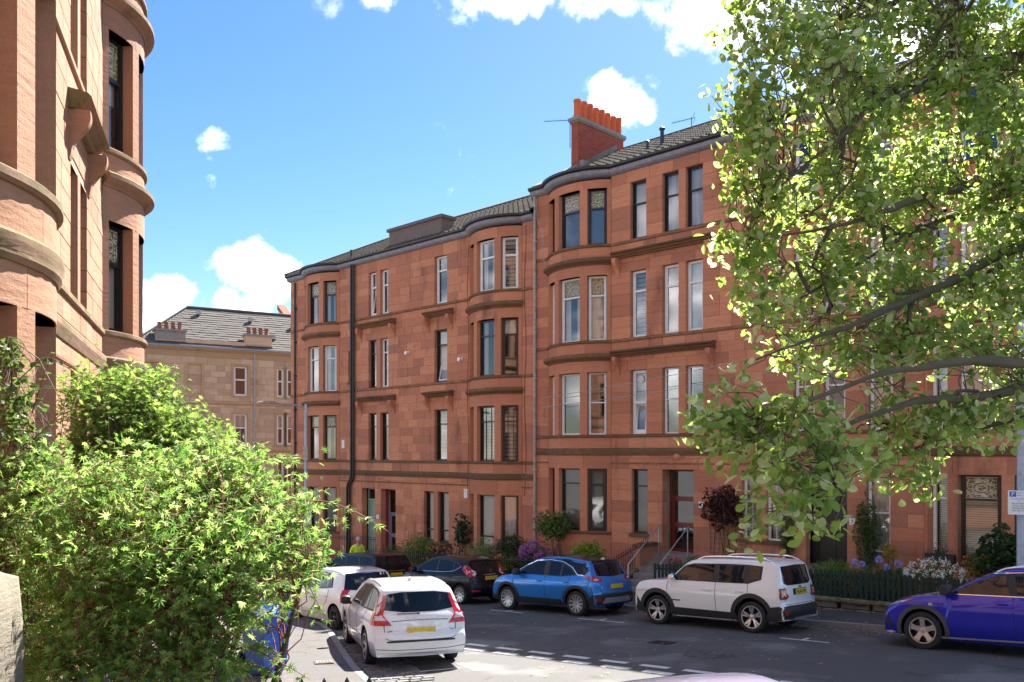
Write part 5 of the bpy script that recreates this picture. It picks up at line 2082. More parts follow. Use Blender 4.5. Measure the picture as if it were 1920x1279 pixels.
plant('bamboo', 'bright green leafy bush behind the railings, left of the double window', -8.5, 1.8, -4.15, .75, .75, 1500, (.09, .17), SHRUBL, SLIM, up=.4, droop=.4)
plant('garden_shrub', 'narrow green bush at the railings below the grey door', -9.8, 2.0, -4.5, .5, .6, 800, (.08, .14), SHRUBM, SLIM, up=.4, droop=.3)
plant('wall_shrub', 'thin dark wall shrub trained between the double window and the bow', -7.25, .45, -3.3, .48, .75, 420, (.10, .17), SHRUBD, up=.3, ry=.25)
plant('red_shrub', 'low reddish shrub below the wall shrub', -7.7, 1.2, -4.1, .65, .38, 420, (.06, .11), COPPER)
plant('red_shrub', 'dark leafless looking shrub at the railings behind the black hatchback', -10.9, 1.9, -4.5, .6, .45, 300, (.05, .09), COPPER)
plant('variegated_shrub', 'pale variegated bush in front of the right bow of the farther tenement', -4.95, 1.5, -4.05, .6, .7, 900, (.09, .17), leafmat('variegated_leaf', (.12, .19, .05), (.2, .26, .09), (.3, .34, .16), .35, .5), SLIM)
plant('yew_bush', 'dark green feathery bush left of the purple hydrangea', -3.6, 1.2, -3.85, .78, .72, 2200, (.08, .15), SHRUBD, SLIM, droop=.3)
plant('montbretia', 'clump of arching leaves with orange flowers behind the black hatchback', -2.9, 2.3, -4.45, .8, .62, 700, (.35, .7), SHRUBM, BLADE, 'flower clump', up=.2, droop=-.3, flowers=(PETALO, 34, .08, .0))
plant('hydrangea', 'purple and pink hydrangea bush above the blue crossover car', -1.95, 1.6, -3.85, .58, .55, 800, (.07, .12), SHRUBM, flowers=(PETALP, 46, .13, .0))
plant('small_tree', 'small rose tree on two bare stems before the tall bow', -1.66, .95, -2.7, .72, .55, 1300, (.08, .14), leafmat('rose_leaf', (.07, .13, .03), (.10, .16, .035), (.15, .17, .05), .4, .45), cat='tree', zb=-4.5)
plant('lime_bush', 'rounded lime green bush right of the small rose tree', .36, 1.5, -3.65, .66, .55, 1500, (.09, .15), leafmat('lime_leaf', (.14, .22, .03), (.20, .28, .035), (.27, .33, .06), .4, .45))
plant('fern', 'low green ferns behind the railing at the foot of the steps', 1.3, 2.1, -4.25, .8, .35, 600, (.2, .35), SHRUBL, BLADE, up=.3, droop=-.3, cat='fern')
plant('copper_shrub', 'dark purple leaved climber above the brown trellis', 5.05, .32, -1.75, .80, .72, 2200, (.06, .11), COPPER, ry=.3, up=.3)
plant('ivy_climber', 'narrow green climber left of the black double door', 7.2, .2, -2.55, .27, .85, 800, (.07, .12), SHRUBM, SLIM, cat='climbing plant', ry=.2, up=.2, droop=.5)
plant('ivy_climber', 'tall green climber on the wall right of house number 7', 9.6, .2, -2.3, .36, 1.05, 1300, (.08, .14), SHRUBM, SLIM, cat='climbing plant', ry=.22, up=.2, droop=.5)
plant('fern', 'fresh green ferns behind the dark picket fence beside the white car', 9.35, 1.8, -3.35, .65, .4, 700, (.2, .36), SHRUBL, BLADE, up=.3, droop=-.35, cat='fern')
plant('agapanthus', 'agapanthus with pale blue flower heads behind the picket fence', 10.7, 1.8, -3.4, .85, .38, 620, (.25, .45), SHRUBM, BLADE, 'flower clump', up=.2, droop=-.4)
plant('white_flower_bush', 'bush covered in small white flowers behind the picket fence', 12.05, 1.9, -3.15, .72, .48, 1100, (.05, .1), SHRUBM, flowers=(PETALW, 120, .055, .0))
plant('yellow_shrub', 'yellowish shrub below the right hand light of the end bow', 12.75, 1.0, -2.85, .36, .36, 420, (.05, .09), SHRUBL, flowers=(PETALO, 10, .05, .2))
plant('yellow_shrub', 'small golden plant at the narrow white window', 10.36, .5, -2.75, .26, .26, 260, (.05, .09), leafmat('golden_leaf', (.3, .25, .04), (.36, .27, .05), (.25, .24, .05), .4, .5))
plant('laurel_bush', 'glossy dark laurel bush at the foot of the lamp post on the right', 13.4, 1.3, -2.55, .62, .75, 1500, (.09, .15), SHRUBD)
plant('border_plants', 'mixed green border plants behind the short picket fence', 4.7, 1.6, -3.6, .8, .35, 800, (.12, .25), SHRUBL, BLADE, 'flower clump', up=.3, droop=-.3)
plant('pink_flowers', 'pink flowers at the corner of the short picket fence', 4.25, 1.95, -3.45, .3, .22, 130, (.06, .1), SHRUBM, flowers=(PETALK, 12, .08, .0), cat='flower clump')
plant('hedge_plants', 'low green plants filling the border behind the long picket fence', 11.3, 2.35, -3.72, 2.6, .3, 2400, (.08, .16), SHRUBM, SLIM, 'flower clump', ry=.4)
# flower stalks of the agapanthus
for k, (u, z) in enumerate(((10.1, -3.0), (10.55, -2.82), (10.75, -3.02), (11.05, -2.9), (11.25, -3.12), (9.9, -2.95))):
    p = T(u, 1.8)
    e = empty('agapanthus_flower', (p.x, p.y, -3.5), 0, ('leftmost but one','tallest','third from the left','fourth from the left','rightmost','leftmost')[k] + ' pale blue agapanthus head behind the long picket fence', 'flower', 'agapanthus heads behind the picket fence')
    MB().tube([(0, 0, -.2), (.02, 0, z + 3.5)], .008, 5).build('stalk', SHRUBM, e, fix=False)
    d = rand_dirs(60)
    PP = np.array([.02, 0, z + 3.5]) + d * .085
    link('flower_head', leaf_mesh('flower_head', PETAL, PP, frames(rand_dirs(60), d), rng.uniform(.05, .07, 60), PETALB), e)
# bare creeper stems on the wall at the far right
e = empty('bare_creeper', T(13.6, .02, -3.2), 0, 'leafless creeper stems spread over the wall at the right edge', 'climbing plant')
paths = []
for k in range(26):
    a = Vector((rng.uniform(13.45, 13.75), 0, -2.6))
    pts = [np.array([0, 0, 0.0])]
    u, z = a.x, -2.6 + rng.uniform(0, .8)
    row = []
    for j in range(9):
        q = T(u, .02 + .015 * (j % 2), z) - e.location
        row.append(np.array(q))
        u += rng.uniform(-.16, .12)
        z += rng.uniform(.08, .34)
    paths.append(np.array(row))
V, F = tube_np(paths, [np.linspace(.010, .004, 9)] * len(paths), 4)
link('stems', mesh_np('stems', V, F, 4, TWIG), e)['kind'] = 'stuff'

# ------------------------------------------------------------------ cars
def paintmat(name, col, flake=.0, rough=.28, metal=0.0, coat=1.0):
    t = NT(name)
    n = t.noise(3.0, None, 3)
    c = t.mix(t.rng_(n, .4, .7, 0, .10), col, tuple(q * .8 for q in col))
    b = t.bsdf(Base_Color=c, Roughness=rough, Metallic=metal, Coat_Weight=coat, Specular_IOR_Level=.5 * coat)
    b.inputs['Coat Roughness'].default_value = .03
    return t.done(b)


CARW = paintmat('white_car_paint', (.74, .74, .74))
CARI = paintmat('ivory_car_paint', (.76, .765, .75))
CARBK = paintmat('black_car_paint', (.006, .006, .008), coat=.35)
CARBL = paintmat('sky_blue_metallic_paint', (.015, .20, .60), metal=.35, rough=.32)
CARLX = paintmat('deep_blue_metallic_paint', (.018, .02, .46), metal=.45, rough=.3)
CARLI = paintmat('silver_lilac_paint', (.20, .20, .30), metal=.6, rough=.3)
CGLASS = plain('car_glass', (.008, .010, .012), .03, spec=.5, var=.02)
CBLK = plain('car_black_plastic', (.018, .019, .02), .55)
CDARK = plain('car_underside', (.006, .006, .006), .9)
CCHR = plain('car_chrome', (.75, .76, .78), .15, 1.0, var=.02)
CALLOY = plain('car_alloy', (.56, .55, .55), .32, .85, var=.04)
CALLOYD = plain('car_dark_alloy', (.03, .03, .032), .35, .5)
CTYRE = plain('car_tyre', (.018, .018, .018), .85)
CRED = plain('car_red_lens', (.50, .010, .008), .10, coat=.8, var=.03)
CCLEAR = plain('car_clear_lens', (.55, .52, .5), .12, coat=.8)
CAMB = plain('car_amber_lens', (.75, .16, .02), .15, coat=.8)
CSEAM = plain('car_seam', (.02, .02, .022), .8)
CSILV = plain('car_silver_trim', (.42, .43, .44), .4, .5)


def platemat():
    t = NT('yellow_number_plate')
    tc = t.node('ShaderNodeTexCoord')
    mp = t.node('ShaderNodeMapping')
    mp.inputs['Scale'].default_value = (1, 5, 1)
    t.l.new(tc.outputs['Generated'], mp.inputs['Vector'])
    n = t.noise(4.5, mp.outputs[0], 1)
    col = t.mix(t.rng_(n, .42, .62, 0, .55), (.74, .50, .02), (.34, .20, .015))
    return t.done(t.bsdf(Base_Color=col, Roughness=.35))


PLATE = platemat()
PLATEC = plain('yellow_plate', (.74, .50, .02), .35, var=.04)


def crom(pts, step):
    out = []
    n = len(pts)
    for i in range(n - 1):
        p0, p1, p2, p3 = [np.array(pts[min(n - 1, max(0, j))], float) for j in (i - 1, i, i + 1, i + 2)]
        L = np.linalg.norm(p2 - p1)
        k = max(1, int(L / step))
        m1 = (p2 - p0) * .5 * min(1, L / max(1e-6, np.linalg.norm(p2 - p0)) * 1.6)
        m2 = (p3 - p1) * .5 * min(1, L / max(1e-6, np.linalg.norm(p3 - p1)) * 1.6)
        for j in range(k):
            t = j / k
            t2, t3 = t * t, t * t * t
            out.append((2 * t3 - 3 * t2 + 1) * p1 + (t3 - 2 * t2 + t) * m1 + (-2 * t3 + 3 * t2) * p2 + (t3 - t2) * m2)
    out.append(np.array(pts[-1], float))
    return np.array(out)


def car_body(sp):
    """closed shell: side outline x front outline x plan, corners rounded; local x forward, origin at the middle of the ground plan"""
    L, Wd, H, zb0 = sp['L'], sp['W'], sp['H'], sp.get('clear', .20)
    prof = crom(sp['prof'], .07)
    hw = Wd / 2
    ft = sp['front']                       # (z, fraction of the half width)
    fz, ff = [p[0] for p in ft], [p[1] for p in ft]
    belt = sp['belt']
    NS, NC, NTp = 16, 5, 6
    V = []
    for (s_, zt) in prof:
        x = L / 2 - s_
        t = x / (L / 2)
        pl = 1 - sp.get('plan', .05) * abs(t) ** 3.5
        zb = zb0 + .07 * max(0, abs(t) - .72) / .28
        rc = sp.get('rc', .09) if zt > belt + .12 else .07
        rc = min(rc, (zt - zb) * .45)
        z1 = zt - rc
        ring = []
        # underside then flank then corner then top
        y0 = hw * pl * np.interp(zb, fz, ff)
        ring.append((0, zb))
        ring.append((y0 * .9, zb))
        for k in range(NS):
            z = zb + (z1 - zb) * (k / (NS - 1)) if z1 <= belt + .02 else (zb + (belt - zb) * k / 9 if k <= 9 else belt + (z1 - belt) * (k - 9) / (NS - 1 - 9))
            ring.append((hw * pl * np.interp(z, fz, ff), z))
        y1 = ring[-1][0]
        for k in range(1, NC + 1):
            a = PI / 2 * k / NC
            ring.append((y1 - rc * 1.1 * (1 - math.cos(a)), z1 + rc * .86 * math.sin(a)))
        ya, za = ring[-1]
        for k in range(1, NTp + 1):
            q = k / NTp
            ring.append((ya * (1 - q), za + (zt - za) * (1 - (1 - q) ** 2)))
        kb = (sp.get('kf', .18) if t > 0 else sp.get('kr', .11)) * max(0, min(1, (abs(t) - .42) / .5)) ** 1.2
        for (y, z) in ring:
            V.append((x - math.copysign(kb * (y / hw) ** 2, t), y, z))
    n = len(prof)
    m = NS + NC + NTp + 2
    V = np.array(V).reshape(n, m, 3)
    # full ring: right side mirrored; index 0 (bottom centre) and m-1 (top centre) shared
    full = np.concatenate([V, V[:, -2:0:-1] * np.array([1, -1, 1])], 1)
    M2 = full.shape[1]
    verts = full.reshape(-1, 3).tolist()
    faces = []
    for i in range(n - 1):
        for j in range(M2):
            j2 = (j + 1) % M2
            faces.append((i * M2 + j, (i + 1) * M2 + j, (i + 1) * M2 + j2, i * M2 + j2))
    for i, rev in ((0, False), (n - 1, True)):
        c = len(verts)
        verts.append(full[i].mean(0).tolist())
        for j in range(M2):
            j2 = (j + 1) % M2
            faces.append((c, i * M2 + j2, i * M2 + j) if rev else (c, i * M2 + j, i * M2 + j2))
    bm = bmesh.new()
    bv = [bm.verts.new(v) for v in verts]
    for f in faces:
        try:
            bm.faces.new([bv[k] for k in f])
        except ValueError:
            pass
    bmesh.ops.remove_doubles(bm, verts=bm.verts, dist=.0015)
    bmesh.ops.recalc_face_normals(bm, faces=bm.faces)
    return bm


def conform(bvh, outline, axis, off, thick=.012, step=.09):
    """patch that lies on the body: outline in (x,z) for 'y', (y,z) for 'x+'/'x-', (x,y) for 'z'; stands off by off, edges turned in"""
    pts = []
    n = len(outline)
    for i in range(n):
        a, c = outline[i], outline[(i + 1) % n]
        k = max(1, int(math.dist(a, c) / step))
        for j in range(k):
            pts.append((a[0] + (c[0] - a[0]) * j / k, a[1] + (c[1] - a[1]) * j / k))
    nb = len(pts)
    edges = [(i, (i + 1) % nb) for i in range(nb)]
    xs = [p[0] for p in pts]
    ys = [p[1] for p in pts]
    gx = np.arange(min(xs) + step / 2, max(xs), step)
    gy = np.arange(min(ys) + step / 2, max(ys), step)

    def inside(x, y):
        c = False
        for (i, j) in edges:
            (x1, y1), (x2, y2) = pts[i], pts[j]
            if (y1 > y) != (y2 > y) and x < (x2 - x1) * (y - y1) / (y2 - y1) + x1:
                c = not c
        return c
    inner = [(x, y) for x in gx for y in gy if inside(x, y)]
    r = delaunay_2d_cdt([Vector(p) for p in pts + inner], edges, [], 1, 1e-5)
    v2, fcs = r[0], r[2]
    dirs = {'y': Vector((0, -1, 0)), 'x+': Vector((-1, 0, 0)), 'x-': Vector((1, 0, 0)), 'z': Vector((0, 0, -1)), 'd': Vector((1, -1, 0)).normalized()}
    d = dirs[axis]
    out, inn = [], []
    for p in v2:
        a_, b_ = p[0], p[1]
        h = None
        for _ in range(44):
            if axis == 'y': o = Vector((a_, 3, b_))
            elif axis == 'x+': o = Vector((5, a_, b_))
            elif axis == 'x-': o = Vector((-5, a_, b_))
            elif axis == 'd': o = Vector((-a_ * .7071, -a_ * .7071, b_)) - d * 6
            else: o = Vector((a_, b_, 4))
            h, nrm, _, _ = bvh.ray_cast(o, d)
            if h is not None and abs(nrm.dot(d)) > (.22 if axis != 'y' else .12) and not (axis == 'y' and h.y < .5):
                break
            # slide towards the body until the ray meets a face that looks this way
            if axis in ('x-', 'x+'):
                a_ *= .988
                b_ -= .006 if b_ > 1.1 else 0
            elif axis == 'y':
                a_ *= .988
            else:
                a_ *= .98
                b_ *= .98
        if h is None:
            h, nrm, _, _ = bvh.find_nearest(o + d * 2)
        if nrm.dot(d) > 0: nrm = -nrm
        out.append(h + nrm * off)
        inn.append(h - nrm * thick)
    vs = [tuple(p) for p in out]
    fs = [tuple(f) for f in fcs]
    cnt = {}
    for f in fs:
        for i in range(len(f)):
            e = (f[i], f[(i + 1) % len(f)])
            cnt[e] = 1
    k = len(vs)
    vs += [tuple(p) for p in inn]
    for (a, c) in list(cnt):
        if (c, a) not in cnt:
            fs.append((c, a, a + k, c + k))
    return vs, fs


def ring_outline(cx, cz, r0, r1, a0, a1, n=16):
    o = [(cx + r1 * math.cos(a0 + (a1 - a0) * i / n), cz + r1 * math.sin(a0 + (a1 - a0) * i / n)) for i in range(n + 1)]
    return o + [(cx + r0 * math.cos(a1 + (a0 - a1) * i / n), cz + r0 * math.sin(a1 + (a0 - a1) * i / n)) for i in range(n + 1)]


def strip(pts, w):
    """thin outline along an open polyline"""
    P = [Vector(p) for p in pts]
    l, r = [], []
    for i, p in enumerate(P):
        d = (P[min(len(P) - 1, i + 1)] - P[max(0, i - 1)]).normalized()
        s_ = Vector((-d.y, d.x)) * w / 2
        l.append(tuple(p + s_))
        r.append(tuple(p - s_))
    return l + r[::-1]


def wheel_obj(parent, r, wid, x, y, style, mat, rimf=.72):
    """tyre with the rim and its spokes as sub-parts; outer face towards the sign of y"""
    s_ = 1 if y > 0 else -1
    t = MB()
    w = wid
    t.lathe([(r * rimf, -w * .42), (r * .86, -w * .5), (r * .97, -w * .42), (r, -w * .2), (r, w * .2), (r * .97, w * .42), (r * .86, w * .5), (r * rimf, w * .42)], (0, 0, 0), 36, 'y')
    M = Matrix.Translation((x, y, r)) @ Matrix.Rotation(0 if s_ > 0 else PI, 4, 'Z')
    wo = t.build('wheel', CTYRE, parent, smooth=40, M=M)
    rr = r * rimf
    b = MB()
    b.lathe([(rr + .002, w * .40), (rr - .004, w * .46), (rr - .025, w * .45), (rr - .035, w * .28), (rr - .05, -.02), (0.0, -.03)], (0, 0, 0), 36, 'y')
    b.build('rim', CALLOYD if mat is CALLOYD else CALLOYD, wo, smooth=40)
    k = MB()
    k.lathe([(rr + .004, w * .41), (rr, w * .475), (rr - .018, w * .47), (rr - .022, w * .40)], (0, 0, 0), 36, 'y')
    k.lathe([(.075, .02), (.07, w * .30), (.05, w * .36), (.0, w * .37)], (0, 0, 0), 16, 'y')

    def spoke(a, w0, w1, r0=.05, r1=None, y0=.34, y1=.43):
        r1 = r1 or rr - .012
        ca, sa = math.cos(a), math.sin(a)
        q = []
        for rad, ww, yy in ((r0, w0, w * y0), (r1, w1, w * y1)):
            for dx in (-ww, ww):
                for dy in (0, -.035):
                    q.append((rad * ca - dx * sa, yy + dy, rad * sa + dx * ca))
        k.add(q, [(0, 2, 6, 4), (1, 5, 7, 3), (0, 4, 5, 1), (2, 3, 7, 6), (4, 6, 7, 5)])
    n, kind = style
    for i in range(n):
        a = 2 * PI * i / n + .3
        if kind == 'double':
            spoke(a - .11, .018, .022)
            spoke(a + .11, .018, .022)
        elif kind == 'wide':
            spoke(a, .055, .035)
            spoke(a - .2, .012, .016, rr * .55)
            spoke(a + .2, .012, .016, rr * .55)
        elif kind == 'y':
            spoke(a, .026, .026, .05, rr * .58)
            spoke(a - .17, .02, .022, rr * .42)
            spoke(a + .17, .02, .022, rr * .42)
        else:
            spoke(a, .024, .03)
    k.build('spokes', mat, wo, smooth=30)
    return wo


def car(name, label, sp, rear_axle, heading, v_label='car'):
    """rear_axle: ground point under the middle of the rear axle"""
    fx, fy = heading
    f = Vector((fx, fy, 0)).normalized()
    L, wb = sp['L'], sp['wb']
    xr = -L / 2 + sp['ro']                    # rear axle in local x
    c = Vector((rear_axle[0], rear_axle[1], 0)) - f * xr
    X = (Vector((c.x + f.x, c.y + f.y, road_z(c.x + f.x, c.y + f.y))) - Vector((c.x, c.y, road_z(c.x, c.y)))).normalized()
    s_ = Vector((-f.y, f.x, 0))
    Y = (Vector((c.x + s_.x, c.y + s_.y, road_z(c.x + s_.x, c.y + s_.y))) - Vector((c.x, c.y, road_z(c.x, c.y)))).normalized()
    Z = X.cross(Y).normalized()
    Y = Z.cross(X)
    M = Matrix((X, Y, Z)).transposed().to_4x4()
    M.translation = Vector((c.x, c.y, road_z(c.x, c.y) + .006))
    root = empty(name, label=label, cat=v_label, mat=M)
    bm = car_body(sp)
    bvh = BVHTree.FromBMesh(bm)
    me = bpy.data.meshes.new('body')
    bm.to_mesh(me)
    bm.free()
    me.materials.append(sp['paint'])
    me.materials.append(CDARK)
    tmp = link('body', me)
    # wheel arches cut out of the shell
    r = sp['r']
    xs_ = (xr, xr + wb)
    cut = MB()
    for x in xs_:
        for sg in (1, -1):
            y0, y1 = sg * (sp['W'] / 2 - .34), sg * (sp['W'] / 2 + .3)
            n = 28
            ra = r + sp.get('gap', .055)
            vs = [(x + ra * math.cos(2 * PI * k / n), yy, r + .01 + ra * math.sin(2 * PI * k / n)) for yy in (min(y0, y1), max(y0, y1)) for k in range(n)]
            fs = [tuple(range(n)), tuple(range(n, 2 * n))[::-1]] + [(k, k + n, (k + 1) % n + n, (k + 1) % n) for k in range(n)]
            cut.add(vs, fs, 1)
    co = cut.build('cutter', [CDARK, CDARK], None)
    for solver, tol in (('EXACT', False), ('EXACT', True), ('FAST', False)):
        tmp.modifiers.clear()
        md = tmp.modifiers.new('b', 'BOOLEAN')
        md.operation = 'DIFFERENCE'
        md.object = co
        md.solver = solver
        if solver == 'EXACT':
            md.use_hole_tolerant = tol
        bpy.context.view_layer.update()
        dg = bpy.context.evaluated_depsgraph_get()
        me2 = bpy.data.meshes.new_from_object(tmp.evaluated_get(dg))
        reach = max(abs(v.co.y) for v in me2.vertices)
        if reach < sp['W'] / 2 + .1 and len(me2.polygons) > 900:
            break
        print('boolean retry', label, solver, tol, reach, len(me2.polygons))
    bpy.data.objects.remove(tmp)
    bpy.data.objects.remove(co)
    me2.polygons.foreach_set('use_smooth', [True] * len(me2.polygons))
    me2.set_sharp_from_angle(angle=R(38))
    body = link('body', me2, root)
    for x in xs_:
        for sg in (1, -1):
            wheel_obj(root, r, sp.get('tw', .215), x, sg * (sp['W'] / 2 - sp.get('tw', .215) * .5 - .02), sp['spokes'], sp.get('alloy', CALLOY), sp.get('rimf', .72))
    for it in sp['patches']:
        nm, mat, axis, outline, off = it[:5]
        opt = it[5] if len(it) > 5 else {}
        sub = opt.get('sub')
        try:
            vs, fs = conform(bvh, outline, axis, off, opt.get('thick', .012), opt.get('step', .09))
        except Exception as ex:
            print('patch', nm, ex)
            continue
        m = MB().add(vs, fs)
        o = m.build(nm, mat, root, smooth=40)
        if opt.get('mirror', axis in ('y', 'd')):
            m2 = MB().add([(x, -y, z) for x, y, z in vs], fs)
            m2.build(nm, mat, root, smooth=40)
    for fn in sp.get('extra', []):
        fn(root, sp, bvh)
    return root


def mirrors(x, y, z, mat, s=1.0):
    def fn(root, sp, bvh):
        for sg in (1, -1):
            m = MB()
            prof = [(-.10, -.02), (-.085, .10), (-.02, .13), (.06, .11), (.10, .03), (.07, -.06), (-.06, -.07)]
            vs, fs = [], []
            for k, (yy, sc) in enumerate(((-.11, .75), (-.06, 1), (.05, 1), (.10, .7))):
                for (a, c) in prof:
                    vs.append((x + a * sc * s, sg * (y + .11 + yy * s), z + c * sc * s))
            n = len(prof)
            for k in range(3):
                for j in range(n):
                    fs.append((k * n + j, k * n + (j + 1) % n, (k + 1) * n + (j + 1) % n, (k + 1) * n + j))
            fs += [tuple(range(n)), tuple(range(3 * n, 4 * n))[::-1]]
            m.add(vs, fs)
            m.box(x - .03, x + .03, sg * (y - .12) if sg > 0 else -(y + .03), sg * (y + .03) if sg > 0 else -(y - .12), z - .07, z - .02)
            m.build('wing_mirror', mat, root, smooth=50)
    return fn


def handles(xs_, z, mat, y=None):
    def fn(root, sp, bvh):
        for x in xs_:
            for sg in (1, -1):
                h, nr, _, _ = bvh.ray_cast(Vector((x, 3 * sg, z)), Vector((0, -sg, 0)))
                if h is None: continue
                m = MB()
                yy = h.y
                m.tube([(x - .1, yy, z), (x - .08, yy + sg * .035, z + .003), (x + .06, yy + sg * .035, z + .005), (x + .1, yy, z)], .016, 7)
                m.build('door_handle', mat, root, smooth=50)
    return fn


def rails(x0, x1, y, mat, lift=.05):
    def fn(root, sp, bvh):
        for sg in (1, -1):
            pts = []
            for k in range(11):
                x = x0 + (x1 - x0) * k / 10
                h, nr, _, _ = bvh.ray_cast(Vector((x, sg * y, 4)), Vector((0, 0, -1)))
                e = lift * min(1, min(k, 10 - k) / 1.0)
                pts.append((x, sg * y, h.z + e))
            MB().tube(pts, .019, 7).build('roof_rail', mat, root, smooth=50)
    return fn


def plate(z, mat=PLATE, w=.52, h=.115, txt=None, tilt=.06, y=0):
    def fn(root, sp, bvh):
        hit, nr, _, _ = bvh.ray_cast(Vector((-5, y, z)), Vector((1, 0, 0)))
        m = MB()
        m.box(-w / 2, w / 2, -.014, 0, -h / 2, h / 2)
        M = Matrix.Translation((hit.x - .012, y, z)) @ Matrix.Rotation(R(-90), 4, 'Z') @ Matrix.Rotation(-tilt, 4, 'X')
        p = m.build('number_plate', mat, root, M=M, fix=False)
        if txt:
            text(p, 'lettering', txt, Matrix.Translation((0, -.016, -.036)) @ FRONT, .10, INK, .002, 'CENTER')
    return fn


def badge(s_, z, size, mat, y=0.0, spread=None):
    def fn(root, sp, bvh):
        chars = list(s_) if spread else [s_]
        for i, ch in enumerate(chars):
            yy = y - (i - (len(chars) - 1) / 2) * (spread or 0)
            hit, nr, _, _ = bvh.ray_cast(Vector((-5, yy, z)), Vector((1, 0, 0)))
            M = Matrix.Translation((hit.x - .006, yy, z - size * .35)) @ Matrix.Rotation(R(-90), 4, 'Z') @ FRONT
            text(root, 'lettering', ch, M, size, mat, .004, 'CENTER')
    return fn


def antenna(x, L=.35, y=0, lean=.5):
    def fn(root, sp, bvh):
        h, nr, _, _ = bvh.ray_cast(Vector((x, y, 4)), Vector((0, 0, -1)))
        MB().tube([h, h + Vector((-lean * L, 0, L))], [.009, .004], 6).build('aerial', CBLK, root, smooth=50)
    return fn


def fin(x):
    def fn(root, sp, bvh):
        h, nr, _, _ = bvh.ray_cast(Vector((x, 0, 4)), Vector((0, 0, -1)))
        MB().prism([(x + .09, h.z - .01), (x - .06, h.z + .07), (x - .09, h.z + .06), (x - .09, h.z - .01)], -.018, .018, 'y').build('roof_fin', CSILV, root)
    return fn


def wiper(y0, y1, z0, z1):
    def fn(root, sp, bvh):
        pts = []
        for k in range(8):
            t = k / 7
            y, z = y0 + (y1 - y0) * t, z0 + (z1 - z0) * t
            hit, nr, _, _ = bvh.ray_cast(Vector((-5, y, z)), Vector((1, 0, 0)))
            pts.append(hit + Vector((-.022, 0, 0)))
        MB().tube(pts, [.02] + [.009] * 7, 6).build('rear_wiper', CBLK, root, smooth=50)
    return fn


def trim_of(xs_, z0, z1, w=.014):
    return strip([(x, z) for x, z in zip(xs_, (z0, z1))], w)


def arch_set(sp, wdt=.07, mat=None, zlow=.24):
    """plastic lips round the wheel openings and along the sills"""
    L, xr = sp['L'], -sp['L'] / 2 + sp['ro']
    xf = xr + sp['wb']
    r = sp['r']
    ra = r + sp.get('gap', .055)
    a0 = math.asin(min(.9, (zlow - r) / (ra + wdt)))
    out = []
    for x in (xr, xf):
        out.append(('wheel_arch', mat or CBLK, 'y', ring_outline(x, r + .01, ra - .004, ra + wdt, a0, PI - a0), .012, dict(step=.07)))
    return out


F_STD = lambda roof: [(.15, .86), (.25, .95), (.45, .99), (.62, 1.0), (.80, .985), (.95, .94), (1.05, .91), roof]

